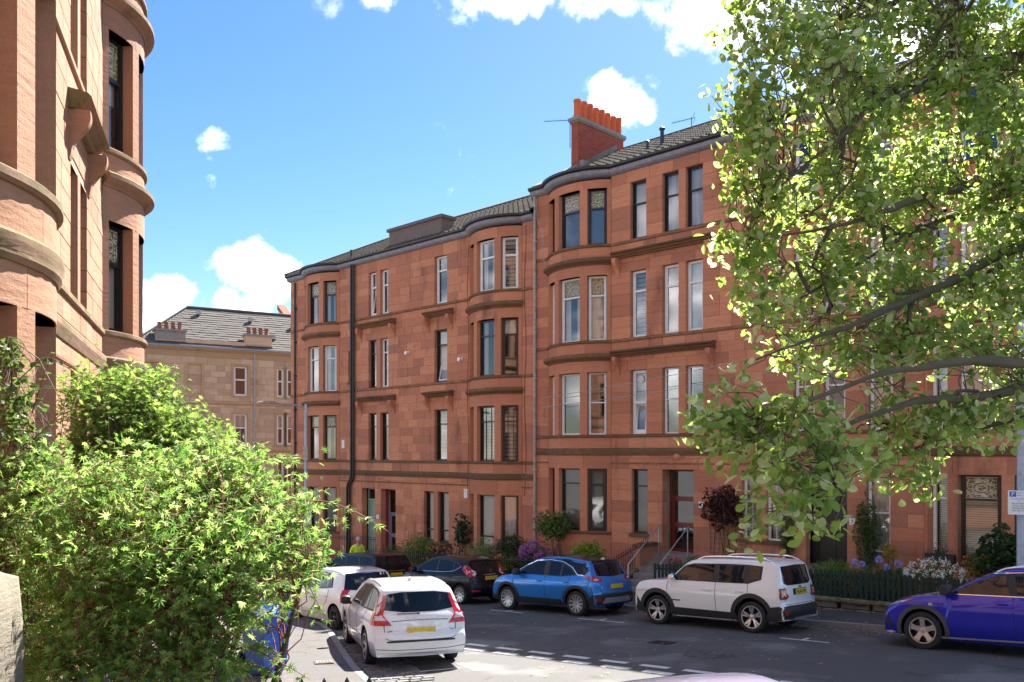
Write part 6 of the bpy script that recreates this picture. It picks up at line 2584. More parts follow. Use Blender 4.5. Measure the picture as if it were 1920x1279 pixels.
# 1 white estate on the left, tail to the camera
VO = dict(L=4.82, W=1.80, H=1.54, wb=2.81, ro=1.06, r=.335, paint=CARW, belt=.98, clear=.19, kf=.2, kr=.16, plan=.06, spokes=(7, 'single'), rc=.10,
          prof=[(0, .42), (.01, .6), (.1, .74), (.5, .88), (1.35, .99), (1.75, 1.22), (2.2, 1.44), (2.8, 1.535), (3.6, 1.525), (4.2, 1.48), (4.36, 1.445), (4.5, 1.22), (4.62, 1.02), (4.68, .95), (4.71, .84), (4.73, .70), (4.80, .64), (4.82, .5), (4.80, .33)],
          front=[(.15, .86), (.28, .95), (.45, .985), (.62, .99), (.82, 1.0), (.93, .97), (1.0, .92), (1.54, .69)])
e_ = VO['L'] / 2
VO['patches'] = [
    ('window_surround', CBLK, 'y', [(.62, 1.0), (.30, 1.24), (-.15, 1.415), (-.9, 1.455), (-1.6, 1.41), (-1.98, 1.33), (-2.06, 1.03), (-1.0, 1.01)], .004),
    ('side_window', CGLASS, 'y', [(.52, 1.02), (.26, 1.23), (-.12, 1.38), (-.36, 1.40), (-.36, 1.03)], .008),
    ('side_window', CGLASS, 'y', [(-.42, 1.03), (-.42, 1.405), (-.95, 1.42), (-1.22, 1.40), (-1.28, 1.04)], .008),
    ('side_window', CGLASS, 'y', [(-1.34, 1.045), (-1.28, 1.40), (-1.6, 1.375), (-1.93, 1.305), (-1.98, 1.06)], .008),
    ('rear_window', CGLASS, 'x-', [(-.63, 1.06), (-.56, 1.33), (-.3, 1.365), (.3, 1.365), (.56, 1.33), (.63, 1.06), (.3, 1.02), (-.3, 1.02)], .006),
    ('windscreen', CGLASS, 'z', [(1.0, -.62), (1.04, 0), (1.0, .62), (.42, .56), (.34, 0), (.42, -.56)], .006, dict(mirror=False)),
    ('tail_light', CRED, 'x-', [(.715, 1.05), (.625, 1.31), (.565, 1.33), (.635, 1.05), (.665, .98), (.52, .80), (.83, .80), (.84, .93)], .016, dict(mirror=True, thick=.03)),
    ('tail_light', CRED, 'y', [(-1.93, 1.06), (-1.86, 1.28), (-1.92, 1.31), (-2.04, 1.06), (-2.12, .96), (-2.15, .81), (-1.98, .81), (-1.92, .95)], .012, dict(thick=.03)),
    ('indicator', CCLEAR, 'x-', [(.68, .97), (.81, .96), (.81, .885), (.62, .885)], .020, dict(mirror=True)),
    ('tailgate_seam', CSEAM, 'x-', strip([(-.66, .80), (-.64, .58), (-.55, .545), (.55, .545), (.64, .58), (.66, .80)], .012), .003),
    ('tailgate_seam', CSEAM, 'x-', strip([(-.52, .87), (-.2, .885), (.2, .885), (.52, .87)], .01), .003),
    ('bumper_strip', CBLK, 'x-', [(-.62, .505), (-.62, .535), (0, .55), (.62, .535), (.62, .505), (0, .515)], .012),
    ('bumper_line', CSEAM, 'x-', strip([(-.88, .40), (-.5, .375), (.5, .375), (.88, .40)], .010), .003),
    ('door_seam', CSEAM, 'y', strip([(-.39, 1.0), (-.40, .6), (-.38, .28)], .012), .003),
    ('door_seam', CSEAM, 'y', strip([(.62, .98), (.60, .6), (.56, .28)], .012), .003),
    ('door_seam', CSEAM, 'y', strip([(-1.30, 1.0), (-1.22, .78), (-1.0, .6), (-.96, .28)], .012), .003),
    ('head_light', CCLEAR, 'd', [(-1.9, .62), (-1.35, .66), (-1.3, .80), (-1.85, .74)], .01) if False else ('side_strip', CSEAM, 'y', strip([(1.6, .50), (-1.6, .50)], .012), .003),
]
VO['extra'] = [mirrors(.68, .86, 1.0, CBLK, .9), handles((-.25, -1.05), .86, CARW), plate(.70), badge('VOLVO', .915, .055, CCHR, 0, .125), badge('V70', .69, .06, CSEAM, .56),
               badge('D5', .69, .05, CSEAM, -.58), fin(-1.25), wiper(.02, .42, 1.0, 1.0), rails(-1.7, .0, .60, CARW, .0)]
car('parked_car', 'white estate car with tall red tail lights parked on the setts, tail to us', VO, (-1.93, 16.25), (-.315, .949))

# 2 white city car beyond it
SK = dict(L=3.57, W=1.65, H=1.48, wb=2.42, ro=.52, r=.295, paint=CARW, belt=.93, clear=.19, kf=.2, kr=.12, plan=.07, spokes=(5, 'y'), alloy=CALLOYD, rc=.09, tw=.18,
          prof=[(0, .42), (.02, .62), (.12, .78), (.4, .90), (.75, .98), (1.1, 1.2), (1.5, 1.40), (2.0, 1.475), (2.7, 1.465), (3.15, 1.42), (3.27, 1.37), (3.38, 1.1), (3.46, .92), (3.49, .8), (3.52, .62), (3.57, .55), (3.56, .33)],
          front=[(.15, .88), (.28, .96), (.5, 1.0), (.75, .995), (.9, .965), (1.0, .93), (1.48, .74)])
SK['patches'] = [
    ('window_surround', CBLK, 'y', [(.72, .97), (.42, 1.2), (.08, 1.35), (-.5, 1.38), (-1.0, 1.34), (-1.12, 1.02), (-.5, .97)], .004),
    ('side_window', CGLASS, 'y', [(.62, .99), (.38, 1.2), (.08, 1.32), (-.2, 1.34), (-.2, .99)], .008),
    ('side_window', CGLASS, 'y', [(-.26, .99), (-.26, 1.345), (-.55, 1.35), (-.96, 1.31), (-1.06, 1.04), (-.6, .99)], .008),
    ('rear_window', CGLASS, 'x-', [(-.66, .98), (-.56, 1.36), (0, 1.385), (.56, 1.36), (.66, .98), (.0, .95)], .006),
    ('windscreen', CGLASS, 'z', [(.98, -.55), (1.02, 0), (.98, .55), (.42, .52), (.36, 0), (.42, -.52)], .006, dict(mirror=False)),
    ('tail_light', CRED, 'x-', [(.68, .66), (.66, .98), (.60, .98), (.56, .66)], .016, dict(mirror=True, thick=.03)),
    ('tail_light', CRED, 'y', [(-1.60, .68), (-1.56, .98), (-1.68, .98), (-1.74, .68)], .010, dict(thick=.03)),
    ('reverse_light', CCLEAR, 'x-', [(.64, .74), (.63, .86), (.58, .86), (.57, .74)], .020, dict(mirror=True)),
    ('tailgate_seam', CSEAM, 'x-', strip([(-.62, .66), (-.6, .55), (.6, .55), (.62, .66)], .010), .003),
    ('bumper_line', CSEAM, 'x-', strip([(-.7, .38), (.7, .38)], .010), .003),
    ('door_seam', CSEAM, 'y', strip([(-.24, .97), (-.25, .3)], .011), .003),
    ('door_seam', CSEAM, 'y', strip([(.68, .95), (.66, .6), (.60, .3)], .011), .003),
    ('door_seam', CSEAM, 'y', strip([(-.95, .97), (-.9, .7), (-.72, .55), (-.7, .3)], .011), .003),
    ('sill_line', CSEAM, 'y', strip([(.8, .34), (-.85, .34)], .010), .003)]
SK['extra'] = [mirrors(.66, .83, .98, CARW, .85), handles((-.1, -.85), .80, CARW), plate(.66), badge('CITIGO', .80, .045, CSEAM, .42), antenna(-1.15, .33), wiper(.0, .3, .96, .97)]
car('parked_car', 'small white city car with black wheels parked ahead of the white estate', SK, (-3.72, 21.3), (-.60, .80))


def right_car(name, label, sp, u_rear, v_near=7.12):
    v = v_near - sp['W'] / 2 + .02
    p = T(u_rear, v)
    return car(name, label, sp, (p.x, p.y), (-EU.x, -EU.y))


# 3 boxy white off-roader
JE = dict(L=4.24, W=1.82, H=1.68, wb=2.57, ro=.86, r=.355, paint=CARI, belt=1.06, clear=.24, kf=.16, kr=.10, plan=.045, spokes=(5, 'y'), rc=.10, gap=.075,
          prof=[(0, .45), (.0, .7), (.03, .92), (.12, 1.02), (.4, 1.08), (1.12, 1.14), (1.4, 1.38), (1.66, 1.58), (1.9, 1.635), (2.6, 1.665), (3.5, 1.65), (3.95, 1.60), (4.03, 1.54), (4.10, 1.25), (4.14, 1.08), (4.17, .85), (4.18, .66), (4.23, .60), (4.24, .48), (4.2, .34)],
          front=[(.2, .88), (.32, .95), (.5, .985), (.85, 1.0), (1.0, .975), (1.08, .94), (1.66, .77)])
JE['patches'] = [
    ('window_surround', CBLK, 'y', [(.92, 1.11), (.54, 1.47), (.30, 1.52), (-.55, 1.535), (-.55, 1.10)], .004),
    ('side_window', CGLASS, 'y', [(.78, 1.125), (.49, 1.44), (.28, 1.49), (-.27, 1.50), (-.27, 1.115)], .008),
    ('window_surround', CBLK, 'y', [(-.55, 1.10), (-.55, 1.535), (-1.15, 1.53), (-1.52, 1.50), (-1.50, 1.20), (-1.18, 1.10)], .0045),
    ('side_window', CGLASS, 'y', [(-.42, 1.115), (-.42, 1.50), (-1.10, 1.495), (-1.06, 1.12)], .009),
    ('side_window', CGLASS, 'y', [(-1.18, 1.16), (-1.21, 1.49), (-1.47, 1.475), (-1.46, 1.22)], .009),
    ('rear_window', CGLASS, 'x-', [(-.66, 1.13), (-.62, 1.50), (0, 1.525), (.62, 1.50), (.66, 1.13), (.52, 1.08), (-.52, 1.08)], .006),
    ('windscreen', CGLASS, 'z', [(.90, -.62), (.94, 0), (.90, .62), (.52, .58), (.48, 0), (.52, -.58)], .006, dict(mirror=False)),
    ('sill_cladding', CBLK, 'y', [(1.0, .22), (1.0, .44), (.85, .46), (-.85, .43), (-.95, .22)], .010),
    ('bumper', CBLK, 'y', [(2.12, .26), (2.12, .66), (1.95, .70), (1.72, .40), (1.70, .26)], .010),
    ('bumper', CBLK, 'y', [(-2.12, .28), (-2.12, .62), (-1.95, .63), (-1.72, .60), (-1.62, .40), (-1.62, .28)], .010),
    ('bumper', CBLK, 'x-', [(-.86, .34), (-.86, .60), (-.6, .63), (.6, .63), (.86, .60), (.86, .34)], .014, dict(thick=.03)),
    ('skid_plate', CSILV, 'x-', [(-.5, .30), (-.42, .37), (.42, .37), (.5, .30)], .022),
    ('tail_light_bezel', CBLK, 'x-', [(.85, .78), (.85, 1.02), (.60, 1.02), (.60, .78)], .012, dict(mirror=True, thick=.02)),
    ('tail_light', CRED, 'x-', [(.83, .80), (.83, 1.0), (.62, 1.0), (.62, .80)], .022, dict(mirror=True, thick=.02)),
    ('tail_light', CRED, 'y', [(-1.95, .80), (-1.95, 1.0), (-2.06, 1.0), (-2.06, .80)], .012, dict(thick=.02)),
    ('light_cross', CCLEAR, 'x-', strip([(.66, .84), (.79, .96)], .028), .027, dict(mirror=True)),
    ('light_cross', CCLEAR, 'x-', strip([(.66, .96), (.79, .84)], .028), .0275, dict(mirror=True)),
    ('fog_light', CRED, 'x-', [(.78, .44), (.78, .53), (.68, .53), (.68, .44)], .020, dict(mirror=True)),
    ('side_marker', CAMB, 'y', [(2.02, .88), (1.98, 1.02), (1.93, 1.01), (1.96, .87)], .010),
    ('tailgate_seam', CSEAM, 'x-', strip([(-.66, 1.06), (-.66, .66), (.66, .66), (.66, 1.06)], .011), .003),
    ('number_recess', CSEAM, 'x-', [(-.34, .86), (-.34, 1.0), (.34, 1.0), (.34, .86)], .002),
    ('door_seam', CSEAM, 'y', strip([(-.34, 1.10), (-.35, .45)], .012), .003),
    ('door_seam', CSEAM, 'y', strip([(.98, 1.10), (1.02, .8), (.98, .46)], .012), .003),
    ('door_seam', CSEAM, 'y', strip([(-1.18, 1.10), (-1.18, .88), (-.98, .66), (-.92, .46)], .012), .003),
    ('door_badge', CBLK, 'y', [(.92, .615), (.92, .645), (.62, .645), (.62, .615)], .006),
    ('roof_lamp', CRED, 'x-', [(-.16, 1.575), (-.16, 1.60), (.16, 1.60), (.16, 1.575)], .03) if False else ('seam', CSEAM, 'y', strip([(1.9, .80), (1.2, .86)], .008), .002),
] + arch_set(JE, .10)
JE['extra'] = [mirrors(.80, .86, 1.17, CCHR, .85), handles((-.12, -.98), .92, CARI), plate(.93, PLATEC, txt='NG66 FNG', tilt=.03), badge('Jeep', 1.045, .07, INK, 0), rails(-1.75, .25, .64, CCHR, .055), fin(-1.6)]
right_car('parked_car', 'white boxy off-road style car with black wheel arches and roof rails', JE, 9.75)

# 4 sky blue crossover with black roof
CR = dict(L=4.21, W=1.83, H=1.60, wb=2.60, ro=.78, r=.335, paint=CARBL, belt=1.0, clear=.22, kf=.22, kr=.15, plan=.06, spokes=(11, 'single'), rc=.10, gap=.07,
          prof=[(0, .45), (.02, .68), (.12, .85), (.4, .98), (1.0, 1.07), (1.45, 1.32), (1.95, 1.53), (2.4, 1.585), (3.0, 1.56), (3.5, 1.50), (3.78, 1.45), (3.9, 1.26), (4.03, 1.06), (4.10, .95), (4.14, .78), (4.17, .62), (4.21, .52), (4.18, .34)],
          front=[(.2, .86), (.32, .94), (.5, .98), (.80, 1.0), (.93, .97), (1.02, .92), (1.58, .70)])
CR['patches'] = [
    ('roof_panel', CARBK, 'z', [(.12, -.52), (.16, 0), (.12, .52), (-.4, .58), (-1.1, .56), (-1.66, .50), (-1.68, 0), (-1.66, -.50), (-1.1, -.56), (-.4, -.58)], .004, dict(mirror=False)),
    ('roof_side', CARBK, 'y', [(.10, 1.50), (-.35, 1.535), (-1.0, 1.50), (-1.62, 1.42), (-1.78, 1.30), (-1.55, 1.08), (-1.28, 1.10), (-1.1, 1.28), (-.75, 1.41), (-.3, 1.46), (.06, 1.45)], .003),
    ('window_surround', CBLK, 'y', [(1.0, 1.06), (.62, 1.27), (.22, 1.43), (-.28, 1.465), (-.75, 1.42), (-1.1, 1.28), (-1.32, 1.09), (-.8, 1.04)], .004),
    ('side_window', CGLASS, 'y', [(.86, 1.075), (.58, 1.25), (.2, 1.405), (-.10, 1.435), (-.10, 1.06)], .008),
    ('side_window', CGLASS, 'y', [(-.30, 1.06), (-.30, 1.44), (-.62, 1.42), (-.72, 1.38), (-.70, 1.06)], .008),
    ('side_window', CGLASS, 'y', [(-.78, 1.065), (-.80, 1.37), (-1.06, 1.26), (-1.22, 1.11)], .008),
    ('chrome_strip', CCHR, 'y', strip([(1.02, 1.06), (.62, 1.285), (.22, 1.445), (-.28, 1.48), (-.76, 1.435), (-1.12, 1.29), (-1.34, 1.10), (-1.55, 1.09)], .022), .010),
    ('rear_window', CGLASS, 'x-', [(-.60, 1.08), (-.55, 1.38), (0, 1.41), (.55, 1.38), (.60, 1.08), (0, 1.05)], .006),
    ('spoiler', CARBK, 'x-', [(-.6, 1.395), (-.52, 1.46), (0, 1.48), (.52, 1.46), (.6, 1.395), (0, 1.42)], .02, dict(thick=.05)),
    ('windscreen', CGLASS, 'z', [(1.04, -.60), (1.10, 0), (1.04, .60), (.28, .55), (.20, 0), (.28, -.55)], .006, dict(mirror=False)),
    ('sill_cladding', CBLK, 'y', [(.98, .20), (.95, .42), (-.78, .42), (-.9, .20)], .010),
    ('bumper', CBLK, 'y', [(2.1, .26), (2.1, .40), (1.9, .44), (1.75, .40), (1.74, .26)], .010),
    ('bumper', CBLK, 'y', [(-2.12, .28), (-2.12, .58), (-1.9, .60), (-1.75, .50), (-1.72, .28)], .010),
    ('bumper', CBLK, 'x-', [(-.88, .34), (-.88, .58), (-.5, .60), (.5, .60), (.88, .58), (.88, .34)], .014, dict(thick=.03)),
    ('skid_plate', CSILV, 'x-', [(-.62, .36), (-.5, .50), (.5, .50), (.62, .36)], .024),
    ('fog_light', CRED, 'x-', [(.84, .42), (.84, .48), (.66, .48), (.66, .42)], .022, dict(mirror=True)),
    ('tail_light', CRED, 'x-', [(.86, 1.0), (.76, 1.08), (.56, 1.0), (.50, .94), (.72, .92), (.85, .94)], .016, dict(mirror=True, thick=.03)),
    ('tail_light', CRED, 'y', [(-1.55, 1.075), (-1.72, 1.08), (-2.0, 1.0), (-2.0, .93), (-1.85, .95)], .012, dict(thick=.03)),
    ('reverse_light', CCLEAR, 'x-', [(.80, .97), (.70, 1.01), (.60, .97), (.72, .945)], .021, dict(mirror=True)),
    ('tailgate_seam', CSEAM, 'x-', strip([(-.60, .92), (-.62, .62), (.62, .62), (.60, .92)], .010), .003),
    ('door_seam', CSEAM, 'y', strip([(-.20, 1.04), (-.20, .42)], .011), .003),
    ('door_seam', CSEAM, 'y', strip([(1.0, 1.02), (1.02, .75), (.95, .42)], .011), .003),
    ('door_seam', CSEAM, 'y', strip([(-1.10, 1.04), (-1.08, .85), (-.86, .62), (-.82, .42)], .011), .003),
    ('head_light', CCLEAR, 'y', [(1.98, .78), (1.80, .92), (1.62, .94), (1.80, .82)], .010),
] + arch_set(CR, .075)
CR['extra'] = [mirrors(.80, .90, 1.10, CBLK, 1.0), handles((-.0, -.98), .90, CARBL), plate(.79), fin(-1.55), wiper(.0, .35, 1.06, 1.10)]
MBadge = None
right_car('parked_car', 'sky blue crossover car with black roof and yellow rear plate', CR, 4.55)

# 5 black hatchback
FI = dict(L=3.95, W=1.73, H=1.48, wb=2.49, ro=.66, r=.30, paint=CARBK, belt=.95, clear=.18, kf=.22, kr=.15, plan=.07, spokes=(10, 'single'), rc=.10,
          prof=[(0, .40), (.03, .58), (.12, .72), (.45, .88), (.85, .97), (1.3, 1.22), (1.8, 1.42), (2.25, 1.475), (2.8, 1.44), (3.3, 1.37), (3.52, 1.33), (3.62, 1.15), (3.76, .96), (3.84, .86), (3.88, .7), (3.92, .55), (3.95, .45), (3.92, .30)],
          front=[(.15, .86), (.28, .95), (.5, .99), (.72, 1.0), (.88, .97), (.97, .92), (1.47, .68)])
FI['patches'] = [
    ('window_surround', CBLK, 'y', [(.98, .985), (.6, 1.19), (.2, 1.335), (-.3, 1.375), (-.8, 1.335), (-1.15, 1.25), (-1.3, 1.17), (-1.02, 1.03), (-.5, .985)], .004),
    ('side_window', CGLASS, 'y', [(.84, 1.0), (.56, 1.17), (.18, 1.315), (-.12, 1.345), (-.16, 1.0)], .008),
    ('side_window', CGLASS, 'y', [(-.24, 1.0), (-.21, 1.345), (-.6, 1.33), (-.9, 1.28), (-.92, 1.03), (-.6, 1.0)], .008),
    ('side_window', CGLASS, 'y', [(-.98, 1.06), (-.97, 1.265), (-1.22, 1.18)], .008),
    ('chrome_strip', CCHR, 'y', strip([(.95, .975), (-.5, .972), (-1.02, 1.015), (-1.3, 1.16)], .016), .009),
    ('rear_window', CGLASS, 'x-', [(-.60, .99), (-.54, 1.28), (0, 1.31), (.54, 1.28), (.60, .99), (0, .96)], .006),
    ('spoiler', CARBK, 'x-', [(-.56, 1.29), (-.5, 1.345), (0, 1.36), (.5, 1.345), (.56, 1.29), (0, 1.32)], .03, dict(thick=.05)),
    ('windscreen', CGLASS, 'z', [(1.05, -.58), (1.12, 0), (1.05, .58), (.30, .53), (.22, 0), (.30, -.53)], .006, dict(mirror=False)),
    ('tail_light', CRED, 'x-', [(.66, 1.2), (.62, 1.1), (.64, .88), (.80, .82), (.80, 1.0), (.72, 1.16)], .016, dict(mirror=True, thick=.03)),
    ('tail_light', CRED, 'y', [(-1.38, 1.20), (-1.52, 1.18), (-1.78, .92), (-1.80, .84), (-1.52, .95), (-1.36, 1.08)], .012, dict(thick=.03)),
    ('reverse_light', CCLEAR, 'y', [(-1.56, 1.06), (-1.64, 1.06), (-1.78, .92), (-1.78, .86), (-1.62, .93)], .018),
    ('reflector', CRED, 'x-', [(.78, .40), (.78, .46), (.50, .44), (.50, .40)], .016, dict(mirror=True)),
    ('tailgate_seam', CSEAM, 'x-', strip([(-.56, .9), (-.56, .56), (.56, .56), (.56, .9)], .010), .003),
    ('chrome_strip', CCHR, 'x-', strip([(-.26, .90), (.26, .90)], .018), .012),
    ('door_seam', CSEAM, 'y', strip([(-.20, .98), (-.22, .3)], .011), .003),
    ('door_seam', CSEAM, 'y', strip([(1.0, .96), (1.0, .6), (.92, .3)], .011), .003),
    ('head_light', CCLEAR, 'y', [(1.86, .68), (1.62, .86), (1.30, .90), (1.6, .76)], .010)]
FI['extra'] = [mirrors(.76, .86, 1.0, CARBK, .95), handles((-.05, -.85), .84, CARBK), plate(.80), wiper(.0, .34, .98, 1.0), antenna(-1.1, .2)]
right_car('parked_car', 'black five door hatchback with large red tail lights', FI, -.25, 7.0)

# 6 black car farthest along the kerb
MI = dict(L=4.25, W=1.80, H=1.46, wb=2.67, ro=.76, r=.32, paint=CARBK, belt=.98, clear=.19, kf=.2, kr=.10, plan=.06, spokes=(5, 'double'), rc=.11,
          prof=[(0, .42), (.02, .62), (.1, .82), (.4, .94), (1.15, 1.02), (1.45, 1.24), (1.75, 1.39), (2.2, 1.45), (3.2, 1.45), (3.85, 1.41), (3.98, 1.36), (4.1, 1.1), (4.16, .98), (4.2, .8), (4.22, .6), (4.25, .5), (4.22, .32)],
          front=[(.15, .87), (.28, .95), (.5, .99), (.75, 1.0), (.93, .97), (1.0, .94), (1.45, .76)])
MI['patches'] = [
    ('window_surround', CBLK, 'y', [(.96, 1.03), (.62, 1.25), (.35, 1.35), (-.3, 1.37), (-1.2, 1.36), (-1.72, 1.32), (-1.85, 1.05), (-.6, 1.02)], .004),
    ('side_window', CGLASS, 'y', [(.82, 1.045), (.58, 1.22), (.34, 1.325), (-.08, 1.34), (-.10, 1.04)], .008),
    ('side_window', CGLASS, 'y', [(-.2, 1.04), (-.18, 1.34), (-.82, 1.34), (-.95, 1.05)], .008),
    ('side_window', CGLASS, 'y', [(-1.05, 1.055), (-.94, 1.335), (-1.3, 1.33), (-1.66, 1.295), (-1.76, 1.08)], .008),
    ('rear_window', CGLASS, 'x-', [(-.60, 1.05), (-.56, 1.33), (0, 1.35), (.56, 1.33), (.60, 1.05), (0, 1.02)], .006),
    ('windscreen', CGLASS, 'z', [(.95, -.62), (1.0, 0), (.95, .62), (.42, .58), (.38, 0), (.42, -.58)], .006, dict(mirror=False)),
    ('tail_light', CRED, 'x-', [(.84, .66), (.84, .92), (.66, .92), (.66, .66)], .018, dict(mirror=True, thick=.03)),
    ('tail_light', CRED, 'y', [(-1.96, .68), (-1.96, .92), (-2.08, .92), (-2.08, .68)], .012, dict(thick=.02)),
    ('chrome_strip', CCHR, 'x-', strip([(-.4, .62), (-.42, .84), (.42, .84), (.4, .62)], .02), .012),
    ('door_seam', CSEAM, 'y', strip([(-.14, 1.0), (-.15, .3)], .011), .003)]
MI['extra'] = [mirrors(.78, .90, 1.06, CARBK, .9), handles((0, -.9), .88, CCHR), plate(.72, PLATEC), antenna(-1.35, .3, -.0)]
right_car('parked_car', 'black car parked farthest away, beside the man in the yellow jacket', MI, -5.2, 7.0)

# 7 deep blue SUV cut by the right edge
LX = dict(L=4.63, W=1.86, H=1.645, wb=2.66, ro=1.02, r=.365, paint=CARLX, belt=1.06, clear=.21, kf=.26, kr=.14, plan=.07, spokes=(5, 'wide'), rc=.10, gap=.06, rimf=.70,
          prof=[(0, .36), (.0, .6), (.08, .78), (.35, .93), (.8, 1.03), (1.35, 1.10), (1.8, 1.35), (2.25, 1.56), (2.7, 1.64), (3.3, 1.61), (3.9, 1.50), (4.2, 1.42), (4.4, 1.15), (4.52, 1.0), (4.58, .8), (4.62, .6), (4.63, .5), (4.6, .34)],
          front=[(.15, .87), (.28, .95), (.45, .985), (.7, .99), (.92, 1.0), (1.02, .96), (1.1, .92), (1.645, .70)])
LX['patches'] = [
    ('window_surround', CBLK, 'y', [(.98, 1.11), (.55, 1.34), (.12, 1.50), (-.4, 1.535), (-1.0, 1.48), (-1.55, 1.33), (-1.7, 1.2), (-1.2, 1.12)], .004),
    ('side_window', CGLASS, 'y', [(.80, 1.125), (.50, 1.30), (.12, 1.46), (-.12, 1.485), (-.20, 1.125)], .008),
    ('side_window', CGLASS, 'y', [(-.34, 1.125), (-.27, 1.49), (-.7, 1.475), (-1.02, 1.42), (-1.10, 1.13)], .008),
    ('chrome_strip', CCHR, 'y', strip([(1.02, 1.10), (.55, 1.35), (.12, 1.515), (-.4, 1.55), (-1.0, 1.495), (-1.56, 1.34)], .018), .010),
    ('chrome_strip', CCHR, 'y', strip([(.98, 1.105), (0, 1.108), (-1.2, 1.112), (-1.7, 1.19)], .016), .010),
    ('rear_window', CGLASS, 'x-', [(-.6, 1.12), (-.52, 1.38), (.52, 1.38), (.6, 1.12)], .006),
    ('windscreen', CGLASS, 'z', [(.98, -.62), (1.04, 0), (.98, .62), (.20, .56), (.10, 0), (.20, -.56)], .006, dict(mirror=False)),
    ('sill_trim', CSILV, 'y', strip([(1.15, .255), (-.8, .30)], .025), .012),
    ('sill_crease', CSEAM, 'y', strip([(1.12, .235), (-.85, .275)], .02), .004),
    ('door_seam', CSEAM, 'y', strip([(-.26, 1.1), (-.27, .32)], .011), .003),
    ('door_seam', CSEAM, 'y', strip([(1.03, 1.09), (1.06, .75), (1.02, .30)], .011), .003),
    ('head_light', CCLEAR, 'y', [(2.12, .78), (1.85, .90), (1.55, .96), (1.84, .86)], .010),
    ('head_light_top', CAMB, 'y', [(1.75, .92), (1.58, .965), (1.50, .975), (1.62, .93)], .013),
    ('air_intake', CBLK, 'y', [(2.13, .62), (2.02, .64), (1.93, .42), (1.98, .36)], .012),
    ('fog_light', CCLEAR, 'y', [(2.10, .30), (1.98, .32), (1.90, .29), (2.0, .27)], .012),
    ('lip_trim', CSILV, 'y', strip([(2.2, .27), (1.75, .245)], .02), .012),
    ('wing_badge', CSILV, 'y', [(1.22, .92), (1.15, .92), (1.15, .87), (1.22, .87)], .008),
] + arch_set(LX, .075, plain('car_grey_plastic', (.06, .06, .06), .6))
LX['extra'] = [mirrors(.86, .92, 1.17, CBLK, 1.12), handles((-.08, -1.0), .97, CARLX), rails(-1.5, .05, .62, CCHR, .03)]
right_car('parked_car', 'deep blue sport utility car with dark alloy wheels, nose at the right kerb', LX, 13.45 + 2.66, 7.12)

# 8 silver lilac car close to the camera, only its roof in view
LI = dict(FI, paint=CARLI, belt=.95)
car('parked_car', 'silver lilac car close to us, only the top of its roof showing', LI, (1.84, 5.50), (-.345, .938))

# ------------------------------------------------------------------ fences, railings, steps
def pz(u, v):
    p = T(u, v)
    return road_z(p.x, p.y) + KH


def picket_fence(label, u0, u1, v, zt0, zt1, hgt=.72, w=.085, pitch=.135):
    p = T(u0, v)
    e = empty('picket_fence', (p.x, p.y, 0), math.atan2(EU.y, EU.x), label, 'fence')
    L = u1 - u0
    n = int(L / pitch)
    m = MB()
    m.prism([(-w / 2, 0), (w / 2, 0), (w / 2, hgt - .04), (w * .18, hgt), (-w * .18, hgt), (-w / 2, hgt - .04)], -.011, .011, 'y')
    tmp = m.build('picket', FENCEG, e)
    me = tmp.data
    bpy.data.objects.remove(tmp)
    for i in range(n):
        z = zt0 + (zt1 - zt0) * i / n - hgt
        M = Matrix.Translation((i * pitch + .05, random.uniform(-.006, .006), z + random.uniform(-.012, .012))) @ Matrix.Rotation(random.uniform(-.02, .02), 4, 'Y')
        link('picket', me, e, M)
    for dz in (.14, hgt - .2):
        m = MB()
        za, zc = zt0 - hgt + dz, zt1 - hgt + dz
        m.add([(0, .013, za), (L, .013, zc), (L, .05, zc), (0, .05, za), (0, .013, za + .06), (L, .013, zc + .06), (L, .05, zc + .06), (0, .05, za + .06)],
              [(0, 3, 2, 1), (4, 5, 6, 7), (0, 1, 5, 4), (1, 2, 6, 5), (2, 3, 7, 6), (3, 0, 4, 7)])
        m.build('fence_rail', FENCEG, e)
    return e


def low_wall(label, u0, u1, v, top0, top1, name='low_stone_wall', along=EU, P0=None):
    """rubble wall with a mossy coping; stones are its parts"""
    p = T(u0, v) if P0 is None else P0
    e = empty(name, (p.x, p.y, 0), math.atan2(along.y, along.x), label, 'wall')
    L = u1 - u0
    Ms = []
    n = max(1, int(L / .42))
    for i in range(n):
        a, c = L * i / n, L * (i + 1) / n
        q = p + along * (a + c) / 2
        g = road_z(q.x, q.y) + KH - .1
        t = top0 + (top1 - top0) * (i + .5) / n - .09
        k = max(1, int(round((t - g) / .2)))
        for r_ in range(k):
            s_ = random.uniform(-.06, .06)
            Ms.append(blk(a + s_ * (r_ % 2) + .008, c + s_ * (r_ % 2) - .008, random.uniform(-.015, .015), .24, g + (t - g) * r_ / k + .006, g + (t - g) * (r_ + 1) / k - .006))
    emit_pieces(e, 'stone', 'stones', ROUGHST, unit_block(.06, .1, .12), Ms, 200)
    for i in range(max(1, int(L / .9))):
        k = max(1, int(L / .9))
        a, c = L * i / k, L * (i + 1) / k
        t0, t1 = top0 + (top1 - top0) * i / k, top0 + (top1 - top0) * (i + 1) / k
        m = MB()
        vs = []
        for (x, t) in ((a + .005, t0), (c - .005, t1)):
            vs += [(x, -.05, t - .09), (x, .27, t - .09), (x, .27, t - .03), (x, .2, t), (x, .02, t), (x, -.05, t - .03)]
        m.add(vs, [(0, 1, 2, 3, 4, 5), (11, 10, 9, 8, 7, 6)] + [(j, (j + 1) % 6, (j + 1) % 6 + 6, j + 6) for j in range(6)])
        m.build('coping_stone', MOSSY, e)
    return e


